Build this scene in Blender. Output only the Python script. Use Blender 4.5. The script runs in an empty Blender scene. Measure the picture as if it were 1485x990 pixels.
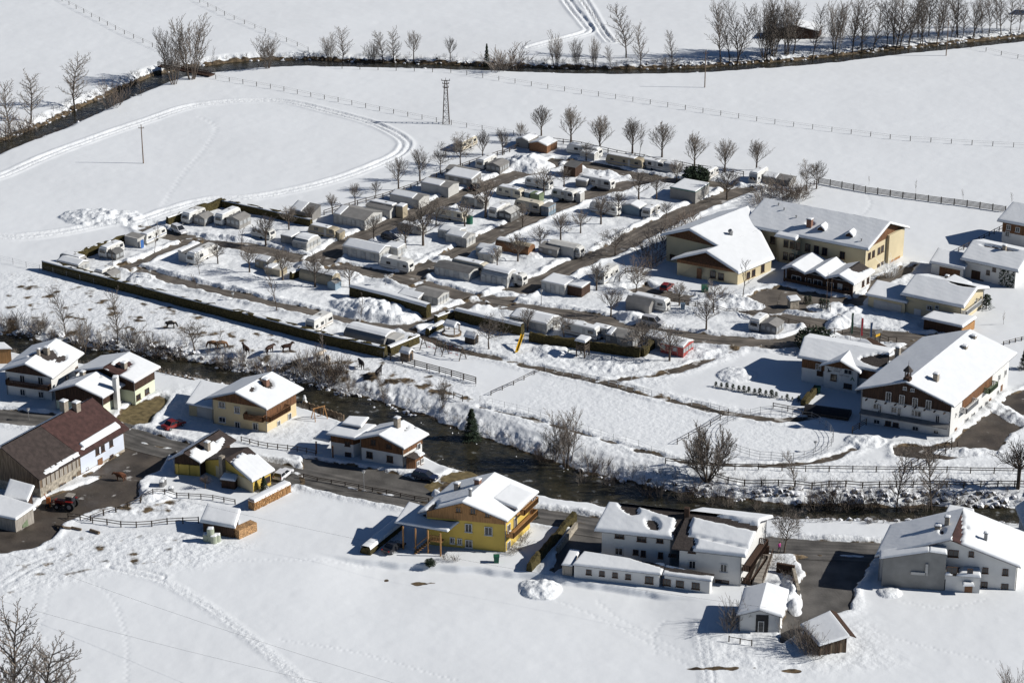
import bpy, math, random
import numpy as np
from mathutils import Vector
RND = random.Random(11)
rad = math.radians
SC = bpy.context.scene
COL = SC.collection
# ------------------------------------------------------------------ camera
PITCH, FPX, CH = rad(22.5), 3400.0, 178.0
CP, SP = math.cos(PITCH), math.sin(PITCH)
cd = bpy.data.cameras.new('camera'); cam = bpy.data.objects.new('camera', cd); COL.objects.link(cam)
cd.sensor_width = 36.0; cd.lens = FPX/1485*36; cd.clip_end = 9000; cd.clip_start = 1
cam.location = (0, 0, CH); cam.rotation_euler = (math.pi/2-PITCH, 0, 0); SC.camera = cam

def ray(x, y):
    u, v = (x-742.5)/FPX, (y-495)/FPX
    return Vector((u, CP-v*SP, -SP-v*CP))
def P(x, y, z=0.0):
    """where the photo's point (x, y) lies at height z above the valley floor"""
    d = ray(x, y); t = (z-CH)/d.z
    return Vector((d.x*t, d.y*t, z))
def ztop(p, y):
    """height of whatever stands at p and ends at photo row y"""
    v = (y-495)/FPX
    return CH - p.y*(SP+v*CP)/(CP-v*SP)
def hit(x, y, o, n):
    d = ray(x, y); c = Vector((0, 0, CH))
    return c + d*((o-c).dot(n)/d.dot(n))

# ------------------------------------------------------------------ materials
def nd(nt, t, **k):
    n = nt.nodes.new(t)
    for a, b in k.items(): setattr(n, a, b)
    return n
def M(name, col, rough=.8, var=.15, scale=3.0, bump=0.0, bscale=None, stretch=None, col2=None, metal=0, spec=.3, thr=None):
    m = bpy.data.materials.new(name); m.use_nodes = True; nt = m.node_tree
    b = nt.nodes['Principled BSDF']; b.inputs['Roughness'].default_value = rough; b.inputs['Metallic'].default_value = metal
    b.inputs['Specular IOR Level'].default_value = spec
    tc = nd(nt, 'ShaderNodeTexCoord'); src = tc.outputs['Object']
    if stretch:
        mp = nd(nt, 'ShaderNodeMapping'); mp.inputs['Scale'].default_value = stretch
        nt.links.new(src, mp.inputs[0]); src = mp.outputs[0]
    n = nd(nt, 'ShaderNodeTexNoise'); n.inputs['Scale'].default_value = scale; n.inputs['Detail'].default_value = 5
    nt.links.new(src, n.inputs['Vector'])
    r = nd(nt, 'ShaderNodeValToRGB')
    c2 = col2 or tuple(c*(1-var) for c in col); c1 = col if col2 else tuple(min(1, c*(1+var)) for c in col)
    lo, hi = thr or (.35, .65)
    r.color_ramp.elements[0].position = lo; r.color_ramp.elements[0].color = (*c2, 1)
    r.color_ramp.elements[1].position = hi; r.color_ramp.elements[1].color = (*c1, 1)
    nt.links.new(n.outputs['Fac'], r.inputs[0]); nt.links.new(r.outputs[0], b.inputs['Base Color'])
    if bump:
        n2 = nd(nt, 'ShaderNodeTexNoise'); n2.inputs['Scale'].default_value = bscale or scale*3; n2.inputs['Detail'].default_value = 4
        nt.links.new(src, n2.inputs['Vector'])
        bp = nd(nt, 'ShaderNodeBump'); bp.inputs['Strength'].default_value = bump; bp.inputs['Distance'].default_value = .1
        nt.links.new(n2.outputs['Fac'], bp.inputs['Height']); nt.links.new(bp.outputs[0], b.inputs['Normal'])
    return m
MAT = {}
def mats():
    a = MAT
    a['snow'] = M('roof snow', (.80, .812, .815), .6, .02, .6, .35, 1.2)
    a['white'] = M('white plaster', (.68, .67, .64), .9, .06, .5)
    a['cream'] = M('cream plaster', (.60, .51, .33), .9, .05, .4)
    a['beige'] = M('pale yellow plaster', (.62, .50, .30), .9, .05, .4)
    a['mint'] = M('pale green plaster', (.66, .70, .52), .9, .05, .4)
    a['yellow'] = M('bright yellow plaster', (.60, .43, .10), .9, .06, .4)
    a['grey'] = M('grey concrete', (.27, .265, .25), .95, .12, .5, .2, 2)
    a['stone'] = M('rubble stone', (.34, .30, .24), .95, .35, 2.0, .4, 3)
    a['blue'] = M('pale blue plaster', (.60, .64, .72), .9, .05, .4)
    a['wood'] = M('brown wood', (.15, .072, .033), .8, .4, 1.5, stretch=(4, 4, .4))
    a['darkwood'] = M('dark stained wood', (.055, .030, .019), .8, .4, 1.5, stretch=(4, 4, .4))
    a['tanwood'] = M('light pine wood', (.36, .19, .075), .75, .22, 1.5, stretch=(4, 4, .4))
    a['oldwood'] = M('weathered boards', (.17, .125, .085), .9, .5, 1.8, stretch=(5, 5, .3))
    a['greywood'] = M('grey weathered boards', (.32, .29, .25), .9, .3, 1.8, stretch=(5, 5, .3))
    a['fence'] = M('fence wood', (.075, .058, .044), .9, .4, 3)
    a['roof'] = M('dark roof tiles', (.055, .045, .04), .8, .3, 3, .4, 6)
    a['roofred'] = M('red brown roof tiles', (.062, .030, .026), .8, .25, 1.2, .4, 6)
    a['roofbrown'] = M('dark brown roof tiles', (.046, .034, .030), .8, .25, 1.2, .4, 6)
    a['metal'] = M('grey sheet metal', (.22, .22, .22), .5, .15, 1, metal=.3)
    a['brick'] = M('chimney brick', (.22, .12, .085), .9, .3, 6)
    a['chim'] = M('chimney render', (.30, .26, .21), .9, .2, 3)
    a['frame'] = M('white window frame', (.72, .71, .68), .6, .03)
    a['bframe'] = M('brown window frame', (.11, .06, .035), .7, .2)
    a['glass'] = M('window glass', (.025, .028, .034), .12, .4, .7, spec=.6)
    a['curtain'] = M('curtained glass', (.09, .09, .095), .2, .5, 1.5, spec=.6)
    a['hedge'] = M('hedge leaves', (.058, .046, .015), .9, .5, 3, .8, 7)
    a['green'] = M('dark fir needles', (.022, .036, .020), .9, .5, 2)
    a['bark'] = M('bare bark', (.105, .082, .064), .95, .3, 2)
    a['barkdark'] = M('dark bark', (.070, .054, .042), .95, .3, 2)
    a['twig'] = M('thin twigs', (.195, .165, .138), .95, .25, 2)
    a['twigred'] = M('reddish twigs', (.165, .13, .105), .95, .25, 2)
    a['cwhite'] = M('caravan white', (.68, .67, .63), .45, .06, .8)
    a['ccream'] = M('caravan cream', (.58, .53, .42), .5, .08, .8)
    a['ctan'] = M('caravan tan', (.40, .34, .24), .55, .08, .8)
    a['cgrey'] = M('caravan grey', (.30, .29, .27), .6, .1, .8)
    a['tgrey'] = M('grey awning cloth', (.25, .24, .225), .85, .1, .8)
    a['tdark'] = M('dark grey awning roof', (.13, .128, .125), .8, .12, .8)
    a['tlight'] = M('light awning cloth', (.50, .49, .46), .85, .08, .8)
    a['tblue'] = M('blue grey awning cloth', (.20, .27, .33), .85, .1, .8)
    a['panel'] = M('awning window film', (.36, .37, .37), .3, .15, 1.2)
    a['stripe'] = M('brown trim', (.20, .10, .05), .7, .2)
    a['redc'] = M('red painted boards', (.36, .07, .06), .7, .2)
    a['dgreen'] = M('green paint', (.015, .10, .06), .6, .15)
    a['sage'] = M('sage green boards', (.16, .20, .12), .8, .15)
    a['bluep'] = M('blue paint', (.04, .12, .33), .5, .15)
    a['tyre'] = M('rubber', (.02, .02, .02), .9)
    a['rim'] = M('wheel rim', (.35, .35, .36), .4, metal=.6)
    a['black'] = M('black plastic', (.015, .015, .017), .5)
    a['carwhite'] = M('white car paint', (.72, .72, .73), .25, .02, spec=.6)
    a['carsilver'] = M('silver car paint', (.42, .42, .43), .3, .02, spec=.6)
    a['carred'] = M('red car paint', (.20, .016, .014), .3, .05, spec=.6)
    a['carblue'] = M('dark blue car paint', (.018, .026, .06), .25, .05, spec=.6)
    a['cardark'] = M('black car paint', (.018, .018, .022), .25, .05, spec=.6)
    a['lampred'] = M('tail lamp red', (.4, .02, .02), .3)
    a['lampw'] = M('lamp glass', (.7, .7, .66), .2)
    a['slide'] = M('yellow slide plastic', (.70, .42, .02), .4, .05)
    a['logend'] = M('cut log ends', (.36, .21, .10), .9, .6, 5, .5, 8)
    a['rail'] = M('white rail', (.75, .75, .73), .6, .05)
    a['steel'] = M('galvanised steel', (.30, .30, .30), .5, .1, metal=.5)
    a['pole'] = M('pole wood', (.17, .12, .085), .9, .3, stretch=(4, 4, .3))
    a['rust'] = M('rusty lattice steel', (.06, .042, .034), .8, .3)
    a['bale'] = M('bale wrap', (.34, .37, .28), .4, .08)
    a['orange'] = M('orange paint', (.55, .16, .04), .5, .1)
    a['flagg'] = M('green flag', (.008, .045, .027), .8); a['flagr'] = M('red flag', (.36, .04, .05), .8, .4, 2); a['flagb'] = M('blue flag', (.02, .05, .12), .8)
    a['signy'] = M('yellow sign', (.62, .36, .03), .6, .15)
    a['pink'] = M('pink jacket', (.6, .08, .32), .8); a['trous'] = M('dark trousers', (.05, .03, .05), .9)
    a['skin'] = M('skin', (.5, .3, .22), .6); a['hair'] = M('dark hair', (.04, .025, .02), .8)
    a['hbay'] = M('bay horse coat', (.040, .018, .011), .7, .3); a['hblack'] = M('black horse coat', (.014, .011, .011), .6, .3)
    a['hwhite'] = M('white horse coat', (.58, .50, .40), .8, .1); a['htan'] = M('tan horse coat', (.21, .115, .06), .8, .2)
    a['hpie'] = M('piebald coat', (.55, .50, .44), .8, col2=(.015, .013, .013), scale=.7, thr=(.52, .56))
    a['cow'] = M('brown cow coat', (.15, .06, .03), .8, .3)
    a['tarp'] = M('dark tarpaulin', (.022, .020, .020), .6, .3)
mats()
def snowtop(name, col, lo=.35, hi=.6, scale=2.0):
    """rock or brush: bare on the flanks, snow lying on what faces up"""
    m = M(name, col, .95, .4, scale); nt = m.node_tree; b = nt.nodes['Principled BSDF']
    g = nd(nt, 'ShaderNodeNewGeometry'); s = nd(nt, 'ShaderNodeSeparateXYZ'); nt.links.new(g.outputs['Normal'], s.inputs[0])
    n = nd(nt, 'ShaderNodeTexNoise'); n.inputs['Scale'].default_value = .8; nt.links.new(nt.nodes['Texture Coordinate'].outputs['Object'], n.inputs['Vector'])
    a = nd(nt, 'ShaderNodeMath', operation='MULTIPLY_ADD'); a.inputs[1].default_value = .5; nt.links.new(n.outputs['Fac'], a.inputs[0]); nt.links.new(s.outputs['Z'], a.inputs[2])
    r = nd(nt, 'ShaderNodeMapRange'); r.inputs['From Min'].default_value = lo+.25; r.inputs['From Max'].default_value = hi+.25; nt.links.new(a.outputs[0], r.inputs['Value'])
    mx = nd(nt, 'ShaderNodeMix', data_type='RGBA'); old = b.inputs['Base Color'].links[0].from_socket
    nt.links.new(r.outputs[0], mx.inputs['Factor']); nt.links.new(old, mx.inputs[6]); mx.inputs[7].default_value = (.82, .83, .85, 1)
    nt.links.new(mx.outputs[2], b.inputs['Base Color'])
    return m
MAT['rock'] = snowtop('bank rock', (.095, .085, .070))

# ------------------------------------------------------------------ building blocks
class MB:
    def __init__(s): s.v = []; s.f = []
    def add(s, vs, fs):
        n = len(s.v); s.v += [tuple(v) for v in vs]; s.f += [tuple(i+n for i in f) for f in fs]; return s
    def hexa(s, b, t):
        return s.add(list(b)+list(t), [(3, 2, 1, 0), (4, 5, 6, 7), (0, 1, 5, 4), (1, 2, 6, 5), (2, 3, 7, 6), (3, 0, 4, 7)])
    def box(s, c, d, ax=(1, 0), up=None):
        """c: centre of the bottom face, d: (length along ax, width, height)"""
        ax = Vector((ax[0], ax[1], 0)).normalized(); ay = Vector((-ax.y, ax.x, 0)); c = Vector(c)
        h = [c+ax*(i*d[0]/2)+ay*(j*d[1]/2) for i, j in ((-1, -1), (1, -1), (1, 1), (-1, 1))]
        return s.hexa(h, [q+Vector((0, 0, d[2])) for q in h])
    def bar(s, p, q, w, h=None):
        """square bar from p to q"""
        p, q = Vector(p), Vector(q); h = h or w; d = (q-p).normalized()
        sd = d.cross(Vector((0, 0, 1)));  sd = sd.normalized() if sd.length > .01 else Vector((1, 0, 0)); up = sd.cross(d)
        o = [sd*(i*w/2)+up*(j*h/2) for i, j in ((-1, -1), (1, -1), (1, 1), (-1, 1))]
        return s.hexa([p+k for k in o], [q+k for k in o])
    def tube(s, p, q, r0, r1, n=6, cap=True):
        p, q = Vector(p), Vector(q); d = (q-p).normalized(); a = d.orthogonal().normalized(); b = d.cross(a)
        r = [(a*math.cos(2*math.pi*k/n)+b*math.sin(2*math.pi*k/n)) for k in range(n)]
        fs = [(k, (k+1) % n, n+(k+1) % n, n+k) for k in range(n)]
        if cap: fs += [tuple(range(n))[::-1], tuple(range(n, 2*n))]
        return s.add([p+k*r0 for k in r]+[q+k*r1 for k in r], fs)
    def prism(s, poly, off):
        """flat polygon of points, pushed along off"""
        n = len(poly); off = Vector(off)
        return s.add(list(poly)+[Vector(p)+off for p in poly], [tuple(range(n))[::-1], tuple(range(n, 2*n))]+[(k, (k+1) % n, n+(k+1) % n, n+k) for k in range(n)])
    def slab(s, q, t):
        """four corners of a sloping plate, thickness t downward"""
        d = Vector((0, 0, -t)); return s.hexa([Vector(k)+d for k in q], q)
    def mesh(s, name, mat, loc=(0, 0, 0), smooth=False):
        me = bpy.data.meshes.new(name); l = Vector(loc)
        me.from_pydata([tuple(Vector(v)-l) for v in s.v], [], s.f); me.validate(); me.update()
        if isinstance(mat, str): mat = MAT[mat]
        me.materials.append(mat)
        import bmesh
        bm = bmesh.new(); bm.from_mesh(me); bmesh.ops.recalc_face_normals(bm, faces=bm.faces); bm.to_mesh(me); bm.free()
        if smooth: me.polygons.foreach_set('use_smooth', [True]*len(me.polygons))
        return me
    def obj(s, name, mat, par=None, loc=None, smooth=False):
        l = loc if loc is not None else (wloc(par) if par else (0, 0, 0))
        o = bpy.data.objects.new(name, s.mesh(name, mat, l, smooth)); COL.objects.link(o)
        if par: o.parent = par
        elif loc is not None: o.location = loc
        return o
def wloc(o):
    l = Vector((0, 0, 0))
    while o: l += o.location; o = o.parent
    return l
def tag(o, label=None, cat=None, group=None, kind=None):
    if label: o['label'] = label
    if cat: o['category'] = cat
    if group: o['group'] = group
    if kind: o['kind'] = kind
    return o
def root(name, label, cat, loc, group=None, rz=0):
    o = bpy.data.objects.new(name, None); COL.objects.link(o); o.location = loc; o.rotation_euler.z = rz
    o.empty_display_size = .3
    return tag(o, label, cat, group)
def inst(name, me, par, loc=(0, 0, 0), rz=0, mat=None):
    o = bpy.data.objects.new(name, me); COL.objects.link(o); o.parent = par; o.location = loc; o.rotation_euler.z = rz
    if mat:
        o.material_slots[0].link = 'OBJECT'; o.material_slots[0].material = MAT[mat]
    return o
ORD = 'first second third fourth fifth sixth seventh eighth ninth tenth eleventh twelfth thirteenth fourteenth fifteenth sixteenth seventeenth eighteenth nineteenth twentieth'.split()
# ------------------------------------------------------------------ terrain
def hsh(ix, iy, seed):
    n = (ix.astype(np.int64)*374761393 + iy.astype(np.int64)*668265263 + seed*974634541) & 0xffffffff
    n = ((n ^ (n >> 13))*1274126177) & 0xffffffff
    return ((n ^ (n >> 16)) & 0xffff)/65535.0
def vn(x, y, s, seed=0):
    x = x/s; y = y/s; ix = np.floor(x); iy = np.floor(y); fx = x-ix; fy = y-iy
    fx = fx*fx*(3-2*fx); fy = fy*fy*(3-2*fy)
    a, b, c, d = hsh(ix, iy, seed), hsh(ix+1, iy, seed), hsh(ix, iy+1, seed), hsh(ix+1, iy+1, seed)
    return (a*(1-fx)+b*fx)*(1-fy)+(c*(1-fx)+d*fx)*fy
def fbm(x, y, s, o=3, seed=0):
    r = 0; a = .5
    for k in range(o): r = r+a*(vn(x, y, s, seed+k)-.5); s *= .48; a *= .55
    return r*2
def sst(a, b, x):
    t = np.clip((x-a)/(b-a), 0, 1); return t*t*(3-2*t)
def smooth_line(pts, step=1.5):
    """rounded polyline through ground points"""
    p = [Vector((*q[:2], 0)) for q in pts]; p = [p[0]*2-p[1]]+p+[p[-1]*2-p[-2]]; out = []
    for i in range(1, len(p)-2):
        a, b, c, d = p[i-1:i+3]; n = max(2, int((c-b).length/step))
        for k in range(n):
            t = k/n
            out.append(((b*2)+(c-a)*t+(a*2-b*5+c*4-d)*t*t+(b*3-a-c*3+d)*t*t*t)*.5)
    out.append(p[-2]); return [(q.x, q.y) for q in out]
def line(px, z=0.0, step=1.5): return smooth_line([P(x, y, z) for x, y in px], step)

# rows and columns widen with distance, as the valley does; far rows reach the horizon
ys = [255.0]
while ys[-1] < 770: ys.append(ys[-1]+.27*(ys[-1]/300)**.9)
ys = np.array([-600, -300, -100, 60, 160, 210, 235, 248]+ys+[785, 810, 860, 950, 1100, 1400, 2000, 3000, 5000])
ss = np.concatenate([[-14, -9, -5, -3, -2, -1.6, -1.4], np.linspace(-1.26, 1.26, 930), [1.4, 1.6, 2, 3, 5, 9, 14]])
def half(y): return .2018*np.maximum(y, 200)+14.9
YY, SS = np.meshgrid(ys, ss, indexing='ij'); XX = SS*half(YY)
shape = XX.shape; X = XX.ravel(); Y = YY.ravel()
def near(pts, m):
    xs = [p[0] for p in pts]; yy = [p[1] for p in pts]
    return np.where((X > min(xs)-m) & (X < max(xs)+m) & (Y > min(yy)-m) & (Y < max(yy)+m))[0]
def pl(pts, m):
    """(indices, distance, side) of the ground points within m of a polyline"""
    idx = near(pts, m); x = X[idx]; y = Y[idx]; D = np.full(idx.size, 1e9); S = np.zeros(idx.size)
    for (ax, ay), (bx, by) in zip(pts[:-1], pts[1:]):
        sel = np.where((x > min(ax, bx)-m) & (x < max(ax, bx)+m) & (y > min(ay, by)-m) & (y < max(ay, by)+m))[0]
        if not sel.size: continue
        dx, dy = bx-ax, by-ay; l2 = dx*dx+dy*dy+1e-9; qx = x[sel]-ax; qy = y[sel]-ay
        t = np.clip((qx*dx+qy*dy)/l2, 0, 1); d = np.hypot(qx-t*dx, qy-t*dy); c = dx*qy-dy*qx
        u = d < D[sel]; D[sel[u]] = d[u]; S[sel[u]] = np.sign(c[u])
    return idx, D, S
def inside(pts, m=0):
    idx = near(pts, m); x = X[idx]; y = Y[idx]; c = np.zeros(idx.size, bool); n = len(pts)
    for i in range(n):
        (ax, ay), (bx, by) = pts[i], pts[(i+1) % n]
        if ay == by: continue
        c ^= ((ay > y) != (by > y)) & (x < (bx-ax)*(y-ay)/(by-ay)+ax)
    return idx, c
def pgd(pts, m):
    """signed distance to a polygon, inside negative"""
    idx, c = inside(pts, m); D = np.full(idx.size, 1e9)
    i2, d2, _ = pl(list(pts)+[pts[0]], m)
    full = np.full(X.size, 1e9); full[i2] = d2; D = full[idx]
    return idx, np.where(c, -D, D)

Hh = .28+.30*fbm(X, Y, 70, 2, 1)+.07*fbm(X, Y, 9, 3, 5)+.035*fbm(X, Y, 2.2, 2, 8)
Hh[(Y > 780) | (Y < 250)] = .28
SOIL = np.zeros(X.size); TR = np.zeros(X.size)
def G(px): return [tuple(P(x, y, .25)[:2]) for x, y in px]
def rough(px, amp, sc, tr=.5, soil=0, edge=3, seed=20):
    i, d = pgd(G(px), 8); w = sst(edge, -edge, d); x, y = X[i], Y[i]
    Hh[i] += w*amp*fbm(x, y, sc, 3, seed); TR[i] = np.maximum(TR[i], w*tr); SOIL[i] = np.maximum(SOIL[i], w*soil)
CAMP = [(70, 392), (240, 322), (330, 292), (470, 325), (560, 283), (740, 215), (800, 200), (1090, 252), (1160, 280), (1085, 300), (960, 345), (930, 420), (1180, 475), (1160, 500), (930, 520), (770, 500), (610, 500), (560, 520)]
rough(CAMP, .34, 4.0, .45, 0, 4)
HORSE = [(0, 395), (60, 395), (560, 522), (690, 555), (690, 590), (560, 560), (330, 520), (120, 490), (0, 470)]
rough(HORSE, .10, 1.6, .7, .44, 2, 30)
rough([(80, 490), (300, 512), (460, 520), (600, 545), (700, 575), (690, 590), (560, 562), (420, 535), (300, 523), (100, 500)], .1, 1.5, .9, .62, 4, 31)
rough([(740, 590), (790, 545), (960, 580), (1040, 610), (960, 650), (860, 622)], .06, 1.1, .42, 0, 3, 33)
rough([(1050, 630), (1090, 605), (1190, 608), (1205, 640), (1140, 668), (1060, 655)], .05, 1.2, .4, 0, 3, 34)
rough([(640, 480), (900, 520), (1000, 520), (960, 560), (800, 535), (690, 515)], .22, 1.8, .9, 0, 3, 35)
rough([(690, 570), (760, 600), (960, 660), (1300, 668), (1480, 672), (1480, 700), (1000, 690), (850, 650), (700, 600)], .15, 1.5, .8, .12, 2, 36)
rough([(930, 420), (1180, 470), (1350, 480), (1340, 400), (1200, 400), (1000, 430)], .35, 2.2, .7, 0, 3, 37)
rough([(30, 800), (130, 770), (300, 770), (360, 790), (300, 820), (150, 830), (0, 870), (0, 810)], .12, 1.3, .8, .40, 3, 38)
rough([(80, 745), (200, 700), (260, 715), (300, 735), (240, 752), (120, 750)], .3, 1.8, .8, .52, 3, 39)
rough([(170, 600), (260, 560), (330, 560), (460, 620), (500, 600), (560, 610), (470, 640), (380, 640), (210, 640)], .18, 2.2, .6, .05, 3, 40)
rough([(1040, 900), (1160, 920), (1250, 900), (1300, 960), (1100, 985), (1020, 960)], .2, 2.0, .6, .05, 4, 41)
rough([(1120, 830), (1150, 815), (1170, 850), (1155, 900), (1120, 880)], .4, 1.5, .6, .1, 2, 42)

# ploughed roads, lanes, yards: the snow sinks below their sheets there
ROADS = [('village_road', [(-160, 590), (0, 604), (80, 612), (160, 624), (230, 645), (330, 668), (430, 691), (520, 711), (620, 731), (700, 740), (790, 750), (870, 763), (1000, 781), (1100, 790), (1200, 796), (1300, 800), (1420, 800), (1560, 800)], 2.9, 'road'),
 ('camp_lane', [(215, 330), (240, 341), (285, 348), (380, 363), (480, 386), (560, 400), (640, 421), (700, 438), (790, 451), (880, 466), (960, 484), (1060, 495), (1140, 498), (1185, 482)], 2.5, 'lane'),
 ('camp_lane', [(462, 380), (494, 359), (542, 336), (600, 312), (660, 288), (720, 265), (770, 247), (812, 236), (835, 238)], 2.9, 'lane'),
 ('camp_lane', [(585, 406), (641, 378), (705, 347), (760, 322), (815, 298), (860, 281), (900, 271), (945, 261)], 2.7, 'lane'),
 ('camp_lane', [(835, 238), (861, 241), (922, 255), (962, 262), (1033, 268), (1082, 280)], 2.5, 'lane'),
 ('camp_lane', [(700, 440), (725, 433), (782, 410), (843, 380), (891, 363), (930, 340), (1001, 305), (1061, 283), (1085, 277)], 2.8, 'lane'),
 ('camp_lane', [(178, 387), (221, 398), (262, 410), (340, 428), (399, 442), (461, 456), (514, 467), (582, 473), (630, 459), (690, 441)], 1.7, 'lane'),
 ('camp_lane', [(181, 389), (210, 378), (240, 364), (275, 351)], 1.2, 'lane'),
 ('camp_lane', [(582, 473), (612, 487), (640, 500), (700, 516), (797, 538), (870, 554), (943, 573), (1005, 588), (1070, 601), (1139, 609), (1180, 606)], .9, 'path'),
 ('school_road', [(925, 417), (945, 426), (1005, 437), (1060, 446), (1110, 455), (1182, 470), (1255, 484), (1290, 488), (1337, 492), (1400, 505)], 2.9, 'lane'),
 ('camp_lane', [(880, 555), (940, 545), (1000, 532), (1060, 509), (1090, 498)], .8, 'path'),
 ('camp_lane', [(695, 590), (770, 608), (860, 634), (960, 662), (1010, 672), (1100, 675), (1180, 671), (1215, 661), (1240, 650)], .35, 'path')]
YARDS = [('farm_yard', [(150, 690), (120, 690), (176, 655), (182, 640), (246, 652), (232, 680), (200, 696), (208, 722), (165, 733), (118, 742), (95, 755), (72, 780), (48, 794), (-60, 806), (-60, 750), (50, 738), (62, 722)], 'mud'),
 ('side_road', [(1150, 806), (1262, 809), (1242, 842), (1234, 882), (1205, 886), (1166, 908), (1133, 929), (1140, 885), (1160, 850), (1168, 828)], 'road'),
 ('parking_yard', [(838, 760), (884, 768), (872, 800), (830, 806), (805, 834), (794, 828), (812, 798)], 'road'),
 ('inn_yard', [(1294, 645), (1381, 641), (1462, 571), (1530, 550), (1530, 600), (1462, 626), (1447, 656), (1370, 664), (1300, 660)], 'mud'),
 ('school_yard', [(1085, 430), (1100, 420), (1135, 415), (1230, 432), (1260, 425), (1252, 440), (1215, 455), (1150, 450), (1120, 452), (1098, 440)], 'lane'),
 ('school_yard', [(1255, 425), (1262, 405), (1308, 384), (1330, 384), (1320, 395), (1290, 410), (1268, 425)], 'lane'),
 ('house_yard', [(1335, 490), (1300, 505), (1290, 520), (1400, 500), (1360, 482)], 'lane'),
 ('house_yard', [(168, 606), (176, 592), (232, 571), (245, 577), (216, 612), (185, 616)], 'grass'),
 ('house_yard', [(640, 690), (655, 681), (680, 684), (700, 695), (694, 712), (676, 724), (640, 716), (622, 702)], 'grass'),
 ('house_yard', [(440, 662), (590, 686), (640, 700), (620, 722), (440, 690)], 'road'),
 ('parking_yard', [(388, 700), (398, 684), (430, 690), (432, 702), (405, 712)], 'road')]
for k, (nm, px, w, kd) in enumerate(ROADS):
    pts = line(px); ROADS[k] = (nm, pts, w, kd)
    i, d, s = pl(pts, 7); x, y = X[i], Y[i]
    jag = {'road': .35, 'lane': .8, 'path': 1.1}[kd]
    e = d-w+jag*fbm(x, y, 3.2, 3, 60+k); c = sst(-.15, .55, e)
    if kd == 'path': c = np.maximum(c, sst(.0, .25, fbm(x, y, 9, 2, 90+k)-.12))
    b = np.exp(-((e-1.0)/.75)**2)*(.35 if kd != 'path' else .14)*(.6+1.6*np.clip(vn(x, y, 2.4, 70+k)-.3, 0, 1)+.5*fbm(x, y, 1.0, 2, 3))
    Hh[i] = -.16*(1-c)+(Hh[i]+b)*c; TR[i] = np.maximum(TR[i], sst(3.2, .5, e)*.9)
    SOIL[i] = np.maximum(SOIL[i], sst(.9, -.1, e)*.62)
for k, (nm, px, kd) in enumerate(YARDS):
    pts = G(px); YARDS[k] = (nm, pts, kd)
    i, d = pgd(pts, 6); x, y = X[i], Y[i]; e = d+1.0*fbm(x, y, 3.5, 3, 130+k); c = sst(-.15, .5, e)
    b = .25*np.exp(-((e-1)/.8)**2)*vn(x, y, 2, 150+k)
    Hh[i] = -.16*(1-c)+(Hh[i]+b)*c; TR[i] = np.maximum(TR[i], sst(3, .5, e)*.9); SOIL[i] = np.maximum(SOIL[i], sst(1.0, 0, e)*.66)
i, d, s = pl(line([(440, 800), (520, 812), (580, 818), (640, 820), (740, 829), (830, 841), (930, 858), (1040, 872)]), 45)
ends = sst(0, 14, X[i]-P(440, 800)[0])*sst(0, 12, P(1040, 872)[0]-X[i]); Hh[i] -= np.where(s < 0, .85*sst(0, .9, d+.5*fbm(X[i], Y[i], 3, 2, 77))*np.exp(-(d/17)**2), 0)*ends
# ruts of the ski track and of tractor tracks in the open field
def rut(px, w, depth, seed=0, berm=.12, sg=.38):
    i, d, s = pl(line(px), 5); x, y = X[i], Y[i]; m = .6+.8*vn(x, y, 3, seed)
    Hh[i] += m*(-depth*np.exp(-((d-w)/sg)**2)+berm*np.exp(-((d-w-1.0)/.5)**2)); TR[i] = np.maximum(TR[i], .7*sst(w+1.6, w, d))
rut([(-60, 275), (0, 258), (60, 232), (130, 205), (215, 176), (290, 154), (400, 148), (480, 164), (545, 182), (584, 203), (585, 218), (560, 234), (480, 264), (380, 286), (300, 292), (238, 308), (190, 327)], .9, .30, 1, .14)
rut([(808, -20), (830, 12), (848, 35), (852, 48), (800, 62), (770, 70)], 1.0, .35, 2, .18)
rut([(832, -20), (852, 10), (872, 45), (885, 62)], .7, .3, 3, .18)
rut([(0, 850), (60, 815), (150, 795), (250, 785), (330, 760)], .8, .08, 4, .03, .22)
rut([(140, 812), (230, 842), (300, 880), (380, 940), (450, 1000)], .20, .05, 5, .0, .16)
rut([(165, 822), (232, 838)], .8, .2, 6, .02, .22)
rut([(1018, 905), (1024, 950), (1030, 990)], .6, .06, 12, .02, .2)
rut([(-20, 345), (30, 345), (90, 338), (150, 326), (180, 322)], 1.1, .3, 13, .2)
def steps(px, depth=.16, r=.24, gap=.75, seed=0, off=.17):
    depth *= .42
    pts = line(px, .25, gap); i0, d0, s0 = pl(pts, 1.5); x, y = X[i0], Y[i0]; rr = random.Random(seed); acc = np.zeros(i0.size)
    for k in range(1, len(pts)):
        a, b = pts[k-1], pts[k]; l = math.hypot(b[0]-a[0], b[1]-a[1])+1e-6; sd = off*(1 if k % 2 else -1)+rr.uniform(-.08, .08); cx = b[0]-(b[1]-a[1])/l*sd; cy = b[1]+(b[0]-a[0])/l*sd
        acc = np.maximum(acc, np.exp(-((x-cx)**2+(y-cy)**2)/(r*r))*rr.uniform(.7, 1.2))
    Hh[i0] -= depth*acc
steps([(60, 822), (48, 870), (36, 920)], seed=1); steps([(110, 828), (160, 865), (182, 920), (184, 985)], seed=2); steps([(78, 826), (66, 880), (55, 915)], seed=3)
steps([(800, 862), (850, 882), (930, 922), (1000, 965)], seed=4); steps([(862, 862), (900, 892), (960, 925), (1020, 960)], seed=5); steps([(965, 892), (948, 920), (952, 945)], seed=6)
steps([(200, 806), (330, 812), (480, 812), (540, 818)], seed=7, r=.3); steps([(0, 895), (40, 905), (80, 935)], seed=8); steps([(1240, 905), (1320, 930), (1450, 960)], seed=9); steps([(1300, 870), (1370, 880), (1430, 868)], seed=10)
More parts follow.
